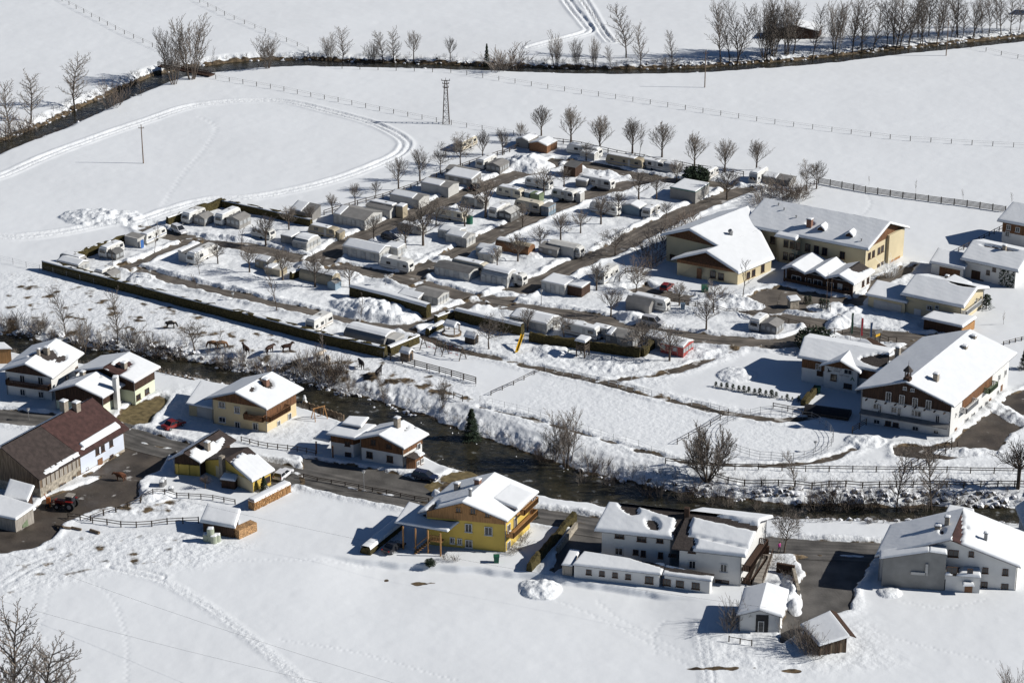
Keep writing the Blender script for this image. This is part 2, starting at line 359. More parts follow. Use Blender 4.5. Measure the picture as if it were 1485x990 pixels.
steps([(235, 300), (262, 258), (295, 218), (313, 186), (290, 170)], .2, .4, 1.1, 11, .3); steps([(1252, 312), (1262, 296), (1256, 280)], .2, .35, 1.0, 12); steps([(400, 925), (520, 945), (660, 985)], seed=13)
# heaps of ploughed snow
def heap(x0, y0, wpx, dpx, h, ang=0, seed=0):
    c = P(x0, y0, .3); s = FPX/(c.y*CP+(CH)*SP); a = wpx/s/2; b = dpx/s/2*1.25; c.y += b*.2
    idx = near([(c.x, c.y)], max(a, b)*1.6); x = X[idx]-c.x; y = Y[idx]-c.y; ca, sa = math.cos(ang), math.sin(ang)
    u = (x*ca+y*sa)/a; v = (-x*sa+y*ca)/b; r = np.sqrt(u*u+v*v)+.25*fbm(X[idx], Y[idx], 4, 2, seed)
    f = np.clip(1-r, 0, 1)**.75
    Hh[idx] += h*f*(.62+.55*np.abs(fbm(X[idx], Y[idx], 2.6, 3, seed+7)))+.45*fbm(X[idx], Y[idx], 1.3, 2, seed+3)*sst(0, .2, f); TR[idx] = np.maximum(TR[idx], sst(0, .15, f)); SOIL[idx] *= 1-sst(.05, .3, f)*.85
for n, q in enumerate([(148, 317, 125, 60, 1.7, -.1), (768, 240, 75, 70, 3.4, .7), (545, 453, 150, 65, 3.2, -.45), (783, 851, 66, 55, 1.7, 0), (916, 461, 48, 45, 1.9, 0), (1216, 470, 50, 30, 2.4, .9),
    (905, 408, 60, 60, 2.0, .5), (1050, 440, 120, 50, 1.4, -.2), (1210, 447, 80, 40, 1.2, 0), (866, 255, 70, 36, 1.1, -.4), (500, 403, 60, 35, 1.2, -.4), (205, 405, 42, 40, 1.3, -.3), (770, 372, 40, 26, 1.0, 0), (1070, 545, 60, 50, 1.1, 0),
    (640, 375, 40, 26, 1.2, -.3), (800, 510, 55, 50, .9, 0), (890, 532, 90, 40, .6, 0), (1010, 512, 90, 36, .7, -.2), (1400, 655, 100, 30, 1.1, 0), (1470, 605, 40, 90, 1.4, .5), (450, 388, 45, 25, 1.1, -.3), (225, 722, 60, 36, 1.2, .3),
    (470, 335, 50, 22, .8, -.3), (735, 425, 70, 22, .8, -.2), (1150, 865, 26, 110, 1.5, 0), (320, 345, 90, 20, .8, -.3), (590, 372, 60, 25, .8, -.3), (1255, 640, 60, 40, .9, 0), (1290, 860, 40, 30, .8, 0)]):
    heap(*q, seed=200+n)
# two rivers: (course, half width, water level, far bank, near bank)
RIV = [('river', line([(-160, 480), (-40, 496), (40, 506), (120, 519), (226, 531), (320, 548), (380, 561), (450, 580), (530, 604), (600, 630), (660, 653), (720, 676), (790, 697), (860, 714), (950, 728), (1050, 740), (1220, 747), (1350, 748), (1480, 752), (1620, 756)], -2.2), 4.6, -2.2, 5.5, 3.2),
 ('river', line([(-160, 285), (-60, 243), (0, 216), (77, 186), (150, 152), (200, 130), (250, 111), (310, 102), (370, 96), (440, 94), (480, 95), (620, 98.5), (725, 102), (865, 106), (1000, 104.5), (1082, 99), (1184, 91), (1286, 79), (1371, 71), (1485, 59), (1620, 44)], -1.4), 3.4, -1.4, 3.5, 3.0)]
for k, (nm, pts, hw, wz, fb, nb) in enumerate(RIV):
    i, d, s = pl(pts, 16); x, y = X[i], Y[i]; far = s > 0
    if k == 0: hwv = hw+2.3*np.exp(-((x-(-6))/26)**2)-.6*np.exp(-((x+60)/20)**2)-1.4*sst(20, 50, x)
    else: hwv = hw+1.8*np.exp(-((x+75)/22)**2)
    bw = np.where(far, fb, nb); e = d-hwv+(1.1 if k == 0 else .7)*fbm(x, y, 4, 3, 300+k)
    t = np.clip(e/bw, 0, 1); t = np.where(far, t**.75, t**.6)
    lump = .9*np.abs(fbm(x, y, 2.6, 3, 310+k))*np.sin(np.pi*np.clip(t, 0, 1))*far
    Hh[i] = np.where(e < bw, (wz-.5)*(1-t)+Hh[i]*t+lump, Hh[i])
    SOIL[i] = np.maximum(SOIL[i], sst(.40, .08, t)*1.0 if k == 0 else sst(.75, .3, t)*.9)
    if k == 0: SOIL[i] = np.maximum(SOIL[i], np.where(far, 0, sst(.9, .5, t)*.55))
    TR[i] = np.maximum(TR[i], sst(1, .6, t)*.8)
# a side brook that joins the river by the road bridge
i, d, s = pl(line([(755, 660), (800, 663), (850, 676), (905, 694), (940, 702)]), 6); e = d-.5; Hh[i] = np.where(e < 2.2, np.minimum(Hh[i], -1.6+1.9*np.clip(e/2.2, 0, 1)**.7), Hh[i]); SOIL[i] = np.maximum(SOIL[i], sst(.9, .1, e)*.9)
for q in [(613, 840, 40, 6), (560, 835, 10, 5), (1040, 968, 100, 5), (1145, 972, 60, 5), (990, 505, 1, 1)]:
    c = P(q[0], q[1], .3); idx = near([(c.x, c.y)], q[2]/9); x = (X[idx]-c.x)/(q[2]/18); y = (Y[idx]-c.y)/(q[3]/7)
    SOIL[idx] = np.maximum(SOIL[idx], sst(1.2, .3, np.hypot(x, y)+.6*fbm(X[idx], Y[idx], 1.5, 2, 5)))
HG = Hh.reshape(shape)
def gz(x, y):
    j = int(np.clip(np.searchsorted(ys, y)-1, 0, len(ys)-2)); s = x/float(half(np.array(y))); i = int(np.clip(np.searchsorted(ss, s)-1, 0, len(ss)-2))
    a = (y-ys[j])/(ys[j+1]-ys[j]); b = (s-ss[i])/(ss[i+1]-ss[i])
    return float((HG[j, i]*(1-b)+HG[j, i+1]*b)*(1-a)+(HG[j+1, i]*(1-b)+HG[j+1, i+1]*b)*a)
def PG(x, y):
    """photo point on the ground"""
    z = .25
    for _ in range(7): p = P(x, y, z); z = .5*z+.5*gz(p.x, p.y)
    p = P(x, y, z); p.z = gz(p.x, p.y); return p

def ground_mat():
    m = bpy.data.materials.new('snow field'); m.use_nodes = True; nt = m.node_tree; b = nt.nodes['Principled BSDF']; L = nt.links.new
    b.inputs['Roughness'].default_value = .65; b.inputs['Specular IOR Level'].default_value = .2
    tc = nd(nt, 'ShaderNodeTexCoord'); at = nd(nt, 'ShaderNodeAttribute', attribute_name='soil'); tr = nd(nt, 'ShaderNodeAttribute', attribute_name='tramp')
    def noise(s, det=4):
        n = nd(nt, 'ShaderNodeTexNoise'); n.inputs['Scale'].default_value = s; n.inputs['Detail'].default_value = det; L(tc.outputs['Object'], n.inputs['Vector']); return n.outputs['Fac']
    def math_(op, a, c, d=None):
        n = nd(nt, 'ShaderNodeMath', operation=op)
        for i, q in enumerate((a, c, d)):
            if q is None: continue
            if isinstance(q, (int, float)): n.inputs[i].default_value = q
            else: L(q, n.inputs[i])
        return n.outputs[0]
    f = math_('ADD', at.outputs['Fac'], math_('MULTIPLY_ADD', noise(.35, 7), 1.5, -.75))
    mr = nd(nt, 'ShaderNodeMapRange'); mr.inputs['From Min'].default_value = .52; mr.inputs['From Max'].default_value = .66; L(f, mr.inputs['Value'])
    gate = math_('GREATER_THAN', at.outputs['Fac'], .04); fac = math_('MULTIPLY', mr.outputs[0], gate)
    sr = nd(nt, 'ShaderNodeValToRGB'); sr.color_ramp.elements[0].color = (.040, .030, .020, 1); sr.color_ramp.elements[1].color = (.20, .145, .085, 1)
    sr.color_ramp.elements[0].position = .35; sr.color_ramp.elements[1].position = .7; L(noise(.9, 5), sr.inputs[0])
    wr = nd(nt, 'ShaderNodeValToRGB'); wr.color_ramp.elements[0].color = (.775, .79, .797, 1); wr.color_ramp.elements[1].color = (.825, .842, .848, 1)
    wr.color_ramp.elements[0].position = .3; wr.color_ramp.elements[1].position = .7; L(noise(.03, 6), wr.inputs[0])
    mx = nd(nt, 'ShaderNodeMix', data_type='RGBA'); L(fac, mx.inputs['Factor']); L(wr.outputs[0], mx.inputs[6]); L(sr.outputs[0], mx.inputs[7]); L(mx.outputs[2], b.inputs['Base Color'])
    h = math_('MULTIPLY', noise(1.1, 5), math_('MULTIPLY_ADD', tr.outputs['Fac'], .55, .032))
    h = math_('ADD', h, math_('MULTIPLY', noise(.22, 4), .05))
    bp = nd(nt, 'ShaderNodeBump'); bp.inputs['Strength'].default_value = 1; bp.inputs['Distance'].default_value = .55; L(h, bp.inputs['Height']); L(bp.outputs[0], b.inputs['Normal'])
    return m
def build_ground():
    nr, nc = shape; me = bpy.data.meshes.new('snow_ground'); n = X.size
    me.vertices.add(n); me.vertices.foreach_set('co', np.stack([X, Y, Hh], 1).astype(np.float32).ravel())
    j, i = np.meshgrid(np.arange(nr-1), np.arange(nc-1), indexing='ij'); a = (j*nc+i).ravel()
    q = np.stack([a, a+1, a+1+nc, a+nc], 1).astype(np.int32); nq = len(q)
    me.loops.add(nq*4); me.loops.foreach_set('vertex_index', q.ravel()); me.polygons.add(nq)
    me.polygons.foreach_set('loop_start', np.arange(0, nq*4, 4, dtype=np.int32)); me.polygons.foreach_set('use_smooth', np.ones(nq, bool))
    for nm, arr in (('soil', SOIL), ('tramp', TR)):
        t = me.attributes.new(nm, 'FLOAT', 'POINT'); t.data.foreach_set('value', arr.astype(np.float32))
    me.update(); me.validate(); me.materials.append(ground_mat())
    o = bpy.data.objects.new('snow_ground', me); COL.objects.link(o); tag(o, kind='structure')
build_ground()

def road_mat(name, col, snowy, wet):
    m = bpy.data.materials.new(name); m.use_nodes = True; nt = m.node_tree; b = nt.nodes['Principled BSDF']; L = nt.links.new
    tc = nd(nt, 'ShaderNodeTexCoord'); uv = nd(nt, 'ShaderNodeMapping'); uv.inputs['Scale'].default_value = (1.1, .06, 1); L(tc.outputs['UV'], uv.inputs[0])
    def noise(src, s, det=5):
        n = nd(nt, 'ShaderNodeTexNoise'); n.inputs['Scale'].default_value = s; n.inputs['Detail'].default_value = det; L(src, n.inputs['Vector']); return n.outputs['Fac']
    def ramp(f, lo, hi, c0, c1):
        r = nd(nt, 'ShaderNodeValToRGB'); r.color_ramp.elements[0].position = lo; r.color_ramp.elements[1].position = hi
        r.color_ramp.elements[0].color = (*c0, 1); r.color_ramp.elements[1].color = (*c1, 1); L(f, r.inputs[0]); return r.outputs[0]
    base = ramp(noise(tc.outputs['Object'], .25), .35, .65, tuple(c*.62 for c in col), tuple(c*1.25 for c in col))
    st = ramp(noise(uv.outputs[0], 1.0), .38, .62, (.6, .6, .6), (1.2, 1.2, 1.2))
    mu = nd(nt, 'ShaderNodeMix', data_type='RGBA', blend_type='MULTIPLY'); mu.inputs['Factor'].default_value = 1; L(base, mu.inputs[6]); L(st, mu.inputs[7])
    sn = ramp(noise(tc.outputs['Object'], .32, 6), .69-snowy, .76-snowy, (0, 0, 0), (1, 1, 1))
    mx = nd(nt, 'ShaderNodeMix', data_type='RGBA'); L(sn, mx.inputs['Factor']); L(mu.outputs[2], mx.inputs[6]); mx.inputs[7].default_value = (.50, .48, .45, 1)
    L(mx.outputs[2], b.inputs['Base Color'])
    rr = nd(nt, 'ShaderNodeMapRange'); L(noise(tc.outputs['Object'], .18, 3), rr.inputs['Value']); rr.inputs['From Min'].default_value = .35; rr.inputs['From Max'].default_value = .65
    rr.inputs['To Min'].default_value = 1-wet; rr.inputs['To Max'].default_value = .95; L(rr.outputs[0], b.inputs['Roughness'])
    bp = nd(nt, 'ShaderNodeBump'); bp.inputs['Strength'].default_value = .4; bp.inputs['Distance'].default_value = .1; L(noise(tc.outputs['Object'], 2.5), bp.inputs['Height']); L(bp.outputs[0], b.inputs['Normal'])
    return m
RM = {'road': road_mat('asphalt', (.125, .116, .105), -.05, .3), 'lane': road_mat('gravel lane', (.150, .128, .105), .05, .3), 'mud': road_mat('muddy yard', (.082, .066, .052), .05, .6), 'path': road_mat('earth path', (.10, .08, .06), .10, .2),
      'grass': M('dry grass', (.15, .115, .055), .95, .35, 1, .4, 4)}
def strip(name, pts, w, z, mat, kind='structure', taper=None):
    n = len(pts); vs = []; uvs = []; s = 0
    for k, (x, y) in enumerate(pts):
        a = Vector(pts[max(0, k-1)]); b = Vector(pts[min(n-1, k+1)]); t = (b-a).normalized(); nn = Vector((-t.y, t.x))
        if k: s += (Vector(pts[k])-Vector(pts[k-1])).length
        for q in (-1, -.33, .33, 1): vs.append((x+nn.x*w*q, y+nn.y*w*q, z)); uvs.append((q*w, s))
    fs = [(4*k+c, 4*k+c+1, 4*k+c+5, 4*k+c+4) for k in range(n-1) for c in range(3)]
    me = bpy.data.meshes.new(name); me.from_pydata(vs, [], fs); u = me.uv_layers.new(name='UVMap')
    u.data.foreach_set('uv', [c for l in me.loops for c in uvs[l.vertex_index]]); me.materials.append(mat); me.update()
    o = bpy.data.objects.new(name, me); COL.objects.link(o); return tag(o, kind=kind)
for k, (nm, pts, w, kd) in enumerate(ROADS): strip(nm, pts, w+1.1, -.004*k, RM[kd])
for k, (nm, pts, kd) in enumerate(YARDS):
    me = bpy.data.meshes.new(nm); c = Vector((sum(p[0] for p in pts)/len(pts), sum(p[1] for p in pts)/len(pts)))
    big = [tuple(Vector(p)+(Vector(p)-c).normalized()*.9) for p in pts]
    me.from_pydata([(x, y, -.06-.004*k) for x, y in big], [], [tuple(range(len(big)))]); me.materials.append(RM[kd]); me.update()
    o = bpy.data.objects.new(nm, me); COL.objects.link(o); tag(o, kind='structure')
def water_mat():
    m = bpy.data.materials.new('river water'); m.use_nodes = True; nt = m.node_tree; b = nt.nodes['Principled BSDF']; L = nt.links.new
    b.inputs['Roughness'].default_value = .12; b.inputs['IOR'].default_value = 1.33
    tc = nd(nt, 'ShaderNodeTexCoord'); n = nd(nt, 'ShaderNodeTexNoise'); n.inputs['Scale'].default_value = .5; n.inputs['Detail'].default_value = 6; L(tc.outputs['Object'], n.inputs['Vector'])
    r = nd(nt, 'ShaderNodeValToRGB'); e = r.color_ramp.elements; e[0].position = .3; e[0].color = (.012, .013, .009, 1); e[1].position = .64; e[1].color = (.045, .040, .026, 1)
    k = r.color_ramp.elements.new(.74); k.color = (.28, .29, .29, 1); L(n.outputs['Fac'], r.inputs[0]); L(r.outputs[0], b.inputs['Base Color'])
    n2 = nd(nt, 'ShaderNodeTexNoise'); n2.inputs['Scale'].default_value = 1.1; n2.inputs['Detail'].default_value = 4; L(tc.outputs['Object'], n2.inputs['Vector'])
    bp = nd(nt, 'ShaderNodeBump'); bp.inputs['Strength'].default_value = .6; bp.inputs['Distance'].default_value = .25; L(n2.outputs['Fac'], bp.inputs['Height']); L(bp.outputs[0], b.inputs['Normal'])
    return m
WM = water_mat()
for nm, pts, hw, wz, fb, nb in RIV: strip(nm, pts, hw+5, wz, WM)
# ------------------------------------------------------------------ buildings
def snow_slab(q, thick, holes=(), keep=None, seed=0, over=.03, ridge=(), strips=()):
    """snow lying on the sloping quad q = [p00, p10, p11, p01] (p00-p10 along the eave, up the slope to p01). holes: (centre, radius along, radius up)
    ridge: which edges stay full ('e','w','s','n' = p00p10 is s). keep: the same ellipses, but only there snow is left."""
    a, b, c, d = [Vector(k) for k in q]; ux = (b-a); uy = (d-a); lx, ly = ux.length, uy.length
    def cuts(l, lo, hi):
        base = [0, .04, .12, .28]; r = [k for k in base if k < l/2]; n = max(1, int((l-2*r[-1])/.55))
        t = r+[r[-1]+(l-2*r[-1])*k/n for k in range(1, n)]+[l-k for k in r[::-1]]
        return [k/l for k in t]
    us, vs = cuts(lx, 0, 0), cuts(ly, 0, 0)
    if holes or keep or strips:
        us = sorted(set(us) | {k/ max(2, int(lx/.28)) for k in range(int(lx/.28)+1)}); vs = sorted(set(vs) | {k/max(2, int(ly/.28)) for k in range(int(ly/.28)+1)})
    def thin(t, l):
        o = [t[0]]
        for k in t[1:]:
            if (k-o[-1])*l > .035: o.append(k)
        o[-1] = t[-1]; return o
    us, vs = thin(us, lx), thin(vs, ly)
    ex = ux.normalized(); ey = uy.normalized(); rr = random.Random(seed); ph = [rr.uniform(0, 6) for _ in range(6)]
    def sm(x): x = max(0, min(1, x)); return 1-(1-x)**2.6
    H = {}; mb = MB(); idx = {}
    for j, v in enumerate(vs):
        for i, u in enumerate(us):
            p = (a*(1-u)+b*u)*(1-v)+(d*(1-u)+c*u)*v
            e = [(v*ly, 's'), ((1-v)*ly, 'n'), (u*lx, 'w'), ((1-u)*lx, 'e')]
            dd = min(k for k, s in e if s not in ridge) if len(ridge) < 4 else 9
            t = sm(dd/.22)
            wob = .22*math.sin(p.x*1.9+ph[0])+.22*math.sin(p.y*2.3+ph[1])+.15*math.sin((p.x+p.y)*4.1+ph[2])
            for (hc, r1, r2) in holes:
                w = p-Vector(hc); g = math.hypot(w.dot(ex)/r1, w.dot(ey)/r2); t = min(t, sm((g-1-.25*wob)*min(r1, r2)/.3))
            if keep:
                t = min(t, max(sm((1+.4*wob-math.hypot((p-Vector(hc)).dot(ex)/r1, (p-Vector(hc)).dot(ey)/r2))*min(r1, r2)/.3) for hc, r1, r2 in keep))
            t *= 1+.10*wob
            o = Vector((0, 0, 0))
            if v == 0 and 's' not in ridge: o -= ey*over
            if u == 0 and 'w' not in ridge: o -= ex*over
            if u == 1 and 'e' not in ridge: o += ex*over
            if v == 1 and 'n' not in ridge: o += ey*over
            t *= .8; H[i, j] = t; edge = o.length > 0
            mb.v.append(tuple(p+o*(.9 if t > .3 else .5)+Vector((0, 0, thick*t-(.10 if edge else 0)+.004)))); idx[i, j] = len(mb.v)-1
    for j in range(len(vs)-1):
        for i in range(len(us)-1):
            k = [(i, j), (i+1, j), (i+1, j+1), (i, j+1)]
            if max(H[q_] for q_ in k) > .03: mb.f.append(tuple(idx[q_] for q_ in k))
    return mb
WCACHE = {}
def window_mesh(w, h, fm, bars):
    k = (round(w, 2), round(h, 2), fm, bars)
    if k not in WCACHE:
        t = .09; f = MB()
        for x, z, a, b in ((-w/2+t/2, 0, t, h), (w/2-t/2, 0, t, h)): f.box((x, -.03, z), (a, .10, b))
        for z in (0, h-t): f.box((0, -.03, z), (w-2*t, .10, t))
        if bars: f.box((0, -.02, t), (.06, .05, h-2*t))
        f.box((0, -.09, -.07), (w+.16, .22, .07))
        g = MB(); g.box((0, .0, t), (w-2*t, .04, h-2*t))
        WCACHE[k] = (f.mesh('window', fm), g.mesh('pane', 'glass'))
    return WCACHE[k]
def at(p, z): return Vector((p.x, p.y, z))
class House:
    def __init__(s, name, label, cat, A, B, C=None, R=None, he=5, rise=None, fr=.5, wall='white', roof='roof', oe=.8, og=.9, snow=.28, holes=((), ()), keep=(None, None), wood=None, woodmat='wood', frame='frame', base=0.0, plinth=None, seed=0, snowmat='snow', snow2=True, pure=None):
        s.he = he; s.A = P(*A, he); s.B = P(*B, he); s.u = s.B-s.A; s.name = name
        if C is not None:
            s.w = P(*C, he)-s.A
            if rise is None:
                q = s.A+s.w*fr; rise = ztop(q, R[1])-he
        else:
            r = P(*R, he+rise); q = r-s.A; q.z = 0; s.w = q/fr
        if pure: s.w = s.w.normalized()*pure
        s.rise = rise; s.fr = fr; s.seed = seed
        A_, u, w = s.A, s.u, s.w; Z = Vector((0, 0, 1)); s.un = u.normalized(); s.wn = w.normalized(); s.L = u.length; s.W = w.length
        s.B_ = A_+u; s.C = A_+w; s.D = s.C+u; s.r0 = A_+w*fr+Z*rise; s.r1 = s.r0+u
        c = A_+u*.5+w*.5; s.root = root(name, label, cat, (c.x, c.y, base)); s.base = base
        # walls: a gabled block under the roof
        ie = oe/s.W; ig = og/s.L
        def zr(f): return he+rise*(f/fr if f < fr else (1-f)/(1-fr))-.24
        s.zr = zr
        def prof(off, z0, e=0):
            f0, f1 = ie-e/s.W, 1-ie+e/s.W; o = A_+u*off; o = Vector((o.x, o.y, 0))
            return [o+w*f0+Z*z0, o+w*f1+Z*z0, o+w*f1+Z*zr(f1), o+w*fr+Z*zr(fr), o+w*f0+Z*zr(f0)]
        s.wo = [A_+u*ig+w*ie, A_+u*(1-ig)+w*ie, A_+u*(1-ig)+w*(1-ie), A_+u*ig+w*(1-ie)]
        for k in s.wo: k.z = base
        MB().prism(prof(ig, base-.6), u*(1-2*ig)).obj('wall', wall, s.root)
        if wood is not None:
            if isinstance(wood, (int, float)): wood = (wood, None)
            z0 = wood[0]; e = .05
            MB().prism(prof(ig-e/s.L, z0, e if wood[1] is None else -.06), u*(1-2*ig+2*e/s.L)).obj('wood_cladding', woodmat, s.root)
        if plinth: 
            b = MB(); q = prof(ig, base)[:2]; o = [s.wo[0]-s.un*.06-s.wn*.06, s.wo[1]+s.un*.06-s.wn*.06, s.wo[2]+s.un*.06+s.wn*.06, s.wo[3]-s.un*.06+s.wn*.06]
            b.hexa([k-Z*.5 for k in o], [Vector((k.x, k.y, base+plinth[0])) for k in o]).obj('plinth', plinth[1], s.root)
        for k_ in (0, 1):
            e_ = s.wo[k_] if k_ == 0 else s.wo[3]; dpv = (e_-(s.wo[0]+s.wo[2])/2).normalized()*.12
            MB().tube(at(e_+dpv, base), at(e_+dpv, he-.1), .07, .07, 6).obj('downpipe', 'metal', s.root)
        # normals of the two walls that face the valley
        s.n0 = -s.wallnormal(w, u); s.n1 = -s.wallnormal(u, w)
        t = .2; rb = MB()
        s.slopes = [[A_, s.B_, s.r1, s.r0], [s.D, s.C, s.r0, s.r1]]
        rb.prism([A_, s.r0, s.C, s.C-Z*t, s.r0-Z*t, A_-Z*t], u)
        s.roof = rb.obj('roof', roof, s.root)
        if snow:
            for k, q in enumerate(s.slopes):
                if keep[k] == 0: continue
                hs = [(s.rh(k, x, y), a, b) for x, y, a, b in holes[k]]
                kp = [(s.rh(k, x, y), a, b) for x, y, a, b in keep[k]] if keep[k] else None
                full = ('n',) if snow2 else ()
                snow_slab(q, snow, hs, kp, seed+k, ridge=full).obj('roof_snow', snowmat, s.root, smooth=True)
    def wallnormal(s, along, away):
        n = Vector((-along.y, along.x, 0)).normalized()
        return n if n.dot(away) > 0 else -n
    def rh(s, k, x, y):
        q = s.slopes[k]; n = (q[1]-q[0]).cross(q[3]-q[0]).normalized(); return hit(x, y, q[0], n)
    def wh(s, k, x, y):
        return hit(x, y, s.wo[0], s.n0 if k == 0 else s.n1)
    def win(s, k, lst, fm='frame', bars=True, name='window', off=0.0, pane=None):
        """windows on wall k (0 = gable, 1 = eave side): photo point of the centre, width, height"""
        n = s.n0 if k == 0 else s.n1; rz = math.atan2(n.x, -n.y)
        for x, y, w, h in lst:
            p = hit(x, y, s.wo[0]+n*off, n)+n*.03; p.z -= h/2
            f, g = window_mesh(w, h, fm, bars)
            o = inst(name, f, s.root, p-wloc(s.root), rz); inst('pane', g, o, mat=pane)
    def door(s, k, x, y, w, h, mat='wood', name='door', off=0.0):
        n = s.n0 if k == 0 else s.n1; p = hit(x, y, s.wo[0]+n*off, n); p.z -= h/2; t = Vector((-n.y, n.x, 0))
        b = MB().box(p+n*.03, (w, .1, h), t); b.obj(name, mat, s.root)
    def chimney(s, k, x, y, w=.7, h=1.3, mat='chim', name='chimney', cap=True):
        p = s.rh(k, x, y); b = MB(); b.box(p-Vector((0, 0, .5)), (w, w, h+.5), s.un)
        if cap: b.box(p+Vector((0, 0, h+.12)), (w+.25, w+.25, .08), s.un); b.box(p+Vector((0, 0, h)), (w*.6, w*.6, .12), s.un)
        o = b.obj(name, mat, s.roof)
        if cap: snow_slab([p+Vector((0, 0, h+.2))+s.un*(i*(w/2+.1))+Vector((-s.un.y, s.un.x, 0))*(j*(w/2+.1)) for i, j in ((-1, -1), (1, -1), (1, 1), (-1, 1))], .22, over=0).obj('cap_snow', 'snow', s.roof, smooth=True)
    def balcony(s, k, f0, f1, z, dep=1.2, mat='wood', rail=1.0, name='balcony'):
        a, b = (s.wo[0], s.wo[3]) if k == 0 else (s.wo[0], s.wo[1]); n = s.n0 if k == 0 else s.n1
        p, q = a.lerp(b, f0), a.lerp(b, f1); p.z = q.z = z; m = MB()
        p += n*.07; q += n*.07
        m.hexa([p, q, q+n*dep, p+n*dep], [k_+Vector((0, 0, .15)) for k_ in (p, q, q+n*dep, p+n*dep)])
        o = m.obj(name, mat, s.root); r = MB(); Z = Vector((0, 0, 1))
        for c, d in ((p+n*dep, q+n*dep), (p, p+n*dep), (q, q+n*dep)):
            r.bar(c+Z*(rail+.1), d+Z*(rail+.1), .14, .08); l = (d-c).length; nn = max(2, int(l/.26))
            for i in range(nn+1): x = c.lerp(d, i/nn); r.bar(x+Z*.12, x+Z*(rail+.06), .17 if i % 4 else .2, .05)
        r.obj('railing', mat, o)
    def vents(s, k, lst):
        for x, y in lst:
            p = s.rh(k, x, y); MB().tube(p-Vector((0, 0, .2)), p+Vector((0, 0, .75)), .11, .11, 8).tube(p+Vector((0, 0, .75)), p+Vector((0, 0, .9)), .2, .16, 8).obj('vent', 'metal', s.roof)
def lean(par, q, t=.18, snow=.26, mat='roof', name='roof', ridge=(), seed=0, holes=(), over=.1):
    """a plain sloping or flat roof plate with its snow"""
    q = [Vector(k) for k in q]; o = MB().slab(q, t).obj(name, mat, par)
    if snow: snow_slab(q, snow, [(hit(x, y, q[0], (q[1]-q[0]).cross(q[3]-q[0]).normalized()), a, b) for x, y, a, b in holes], seed=seed, ridge=ridge, over=over).obj('roof_snow', 'snow', par, smooth=True)
    return o
def shed_box(par, q, inset, z0, mat, name='wall', sides=None):
    """walls under a plate q (A, B, C, D), inset from its edges, tops following it"""
    c = sum(q, Vector())/4; b = []; t = []
    for k in q:
        d = Vector((c.x-k.x, c.y-k.y, 0)); p = k+d.normalized()*inset; b.append(Vector((p.x, p.y, z0))); t.append(Vector((p.x, p.y, k.z-.22)))
    MB().hexa(b, t).obj(name, mat, par); return b, t
def wall_win(par, a, b, lst, fm='frame', bars=True, pane=None, name='window'):
    """windows on the upright wall through ground points a, b"""
    d = Vector((b.x-a.x, b.y-a.y, 0)).normalized(); n = Vector((d.y, -d.x, 0))
    if n.y > 0: n = -n
    rz = math.atan2(n.x, -n.y)
    for x, y, w, h in lst:
        p = hit(x, y, a, n)+n*.03; p.z -= h/2; f, g = window_mesh(w, h, fm, bars); o = inst(name, f, par, p-wloc(par), rz); inst('pane', g, o, mat=pane)
def wall_door(par, a, b, x, y, w, h, mat, name='door'):
    d = Vector((b.x-a.x, b.y-a.y, 0)).normalized(); n = Vector((d.y, -d.x, 0))
    if n.y > 0: n = -n
    p = hit(x, y, a, n); p.z -= h/2; MB().box(p+n*.03, (w, .1, h), d).obj(name, mat, par)
V3 = Vector
def at(p, z): return Vector((p.x, p.y, z))

# --- yellow house above the open field
h = House('yellow_house', 'bright yellow house with pine gable, outside stair and long balcony', 'house', (735.9, 756), (782, 712.5), C=(605.4, 743), R=(682, 728), he=6.6, wall='yellow', wood=5.35, woodmat='tanwood', roof='roof', holes=([], [(622, 742, 4.2, .9), (690, 715, .9, .5)]), oe=1.0, og=1.3, seed=1)
h.win(0, [(679.6, 765, 1.2, 1.5), (708.5, 769.5, 1.3, 1.5), (656, 783, .8, 1.1), (666.8, 784.6, .8, 1.1), (680, 788, 1.2, 1.4)])
h.win(0, [(664.7, 739, .9, .9), (686, 740.5, 1.0, 1.2), (707, 746.5, .9, .8)], fm='tanwood', off=.06)
h.win(1, [(737.5, 765, 1.2, 1.4), (747, 757, 1.2, 1.9), (737.5, 790, 1.2, 1.4)])
h.balcony(1, .02, .98, 3.0, 1.4, 'tanwood'); h.balcony(1, .45, 1.0, 5.3, 1.4, 'tanwood')
h.chimney(1, 663, 711, .8, 1.2, 'chim'); h.chimney(1, 693, 703, .9, .9, 'brick'); h.chimney(1, 682, 719, .4, 1.1, 'metal', 'vent')
Q = [P(572, 757, 4.5), P(649, 770, 4.5), P(672, 751, 5.3), P(592, 728, 5.3)]
lean(h.root, Q, ridge=('n',), seed=3, name='porch_roof', holes=[(640, 752, 3.2, .7)])
for x, y in ((585, 797), (603, 800), (621, 803), (639, 807)):
    p = P(x, y, .2); MB().box(p, (.2, .2, 4.3), h.un).obj('porch_post', 'tanwood', h.root)
b = MB(); p, q = P(600, 802, .3), P(622, 784, 2.4); n = V3((h.wn.x, h.wn.y, 0))
for k in range(8):
    c = p.lerp(q, k/7); b.box(c-V3((0, 0, .15)), (.4, 1.0, .12), (q-p).to_2d())
b.bar(p+V3((0, 0, 1)), q+V3((0, 0, 1)), .1); b.bar(p-V3((0, 0, .1)), q-V3((0, 0, .1)), .1, .25)
c = P(640, 787, 2.4); b.hexa([q, c, c+h.un*1.2, q+h.un*1.2], [k+V3((0, 0, .15)) for k in (q, c, c+h.un*1.2, q+h.un*1.2)])
for k in range(9): e = q.lerp(c, k/8); b.bar(e, e+V3((0, 0, 1.1)), .12, .06)
b.bar(q+V3((0, 0, 1.1)), c+V3((0, 0, 1.1)), .12); b.obj('outside_stair', 'tanwood', h.root)
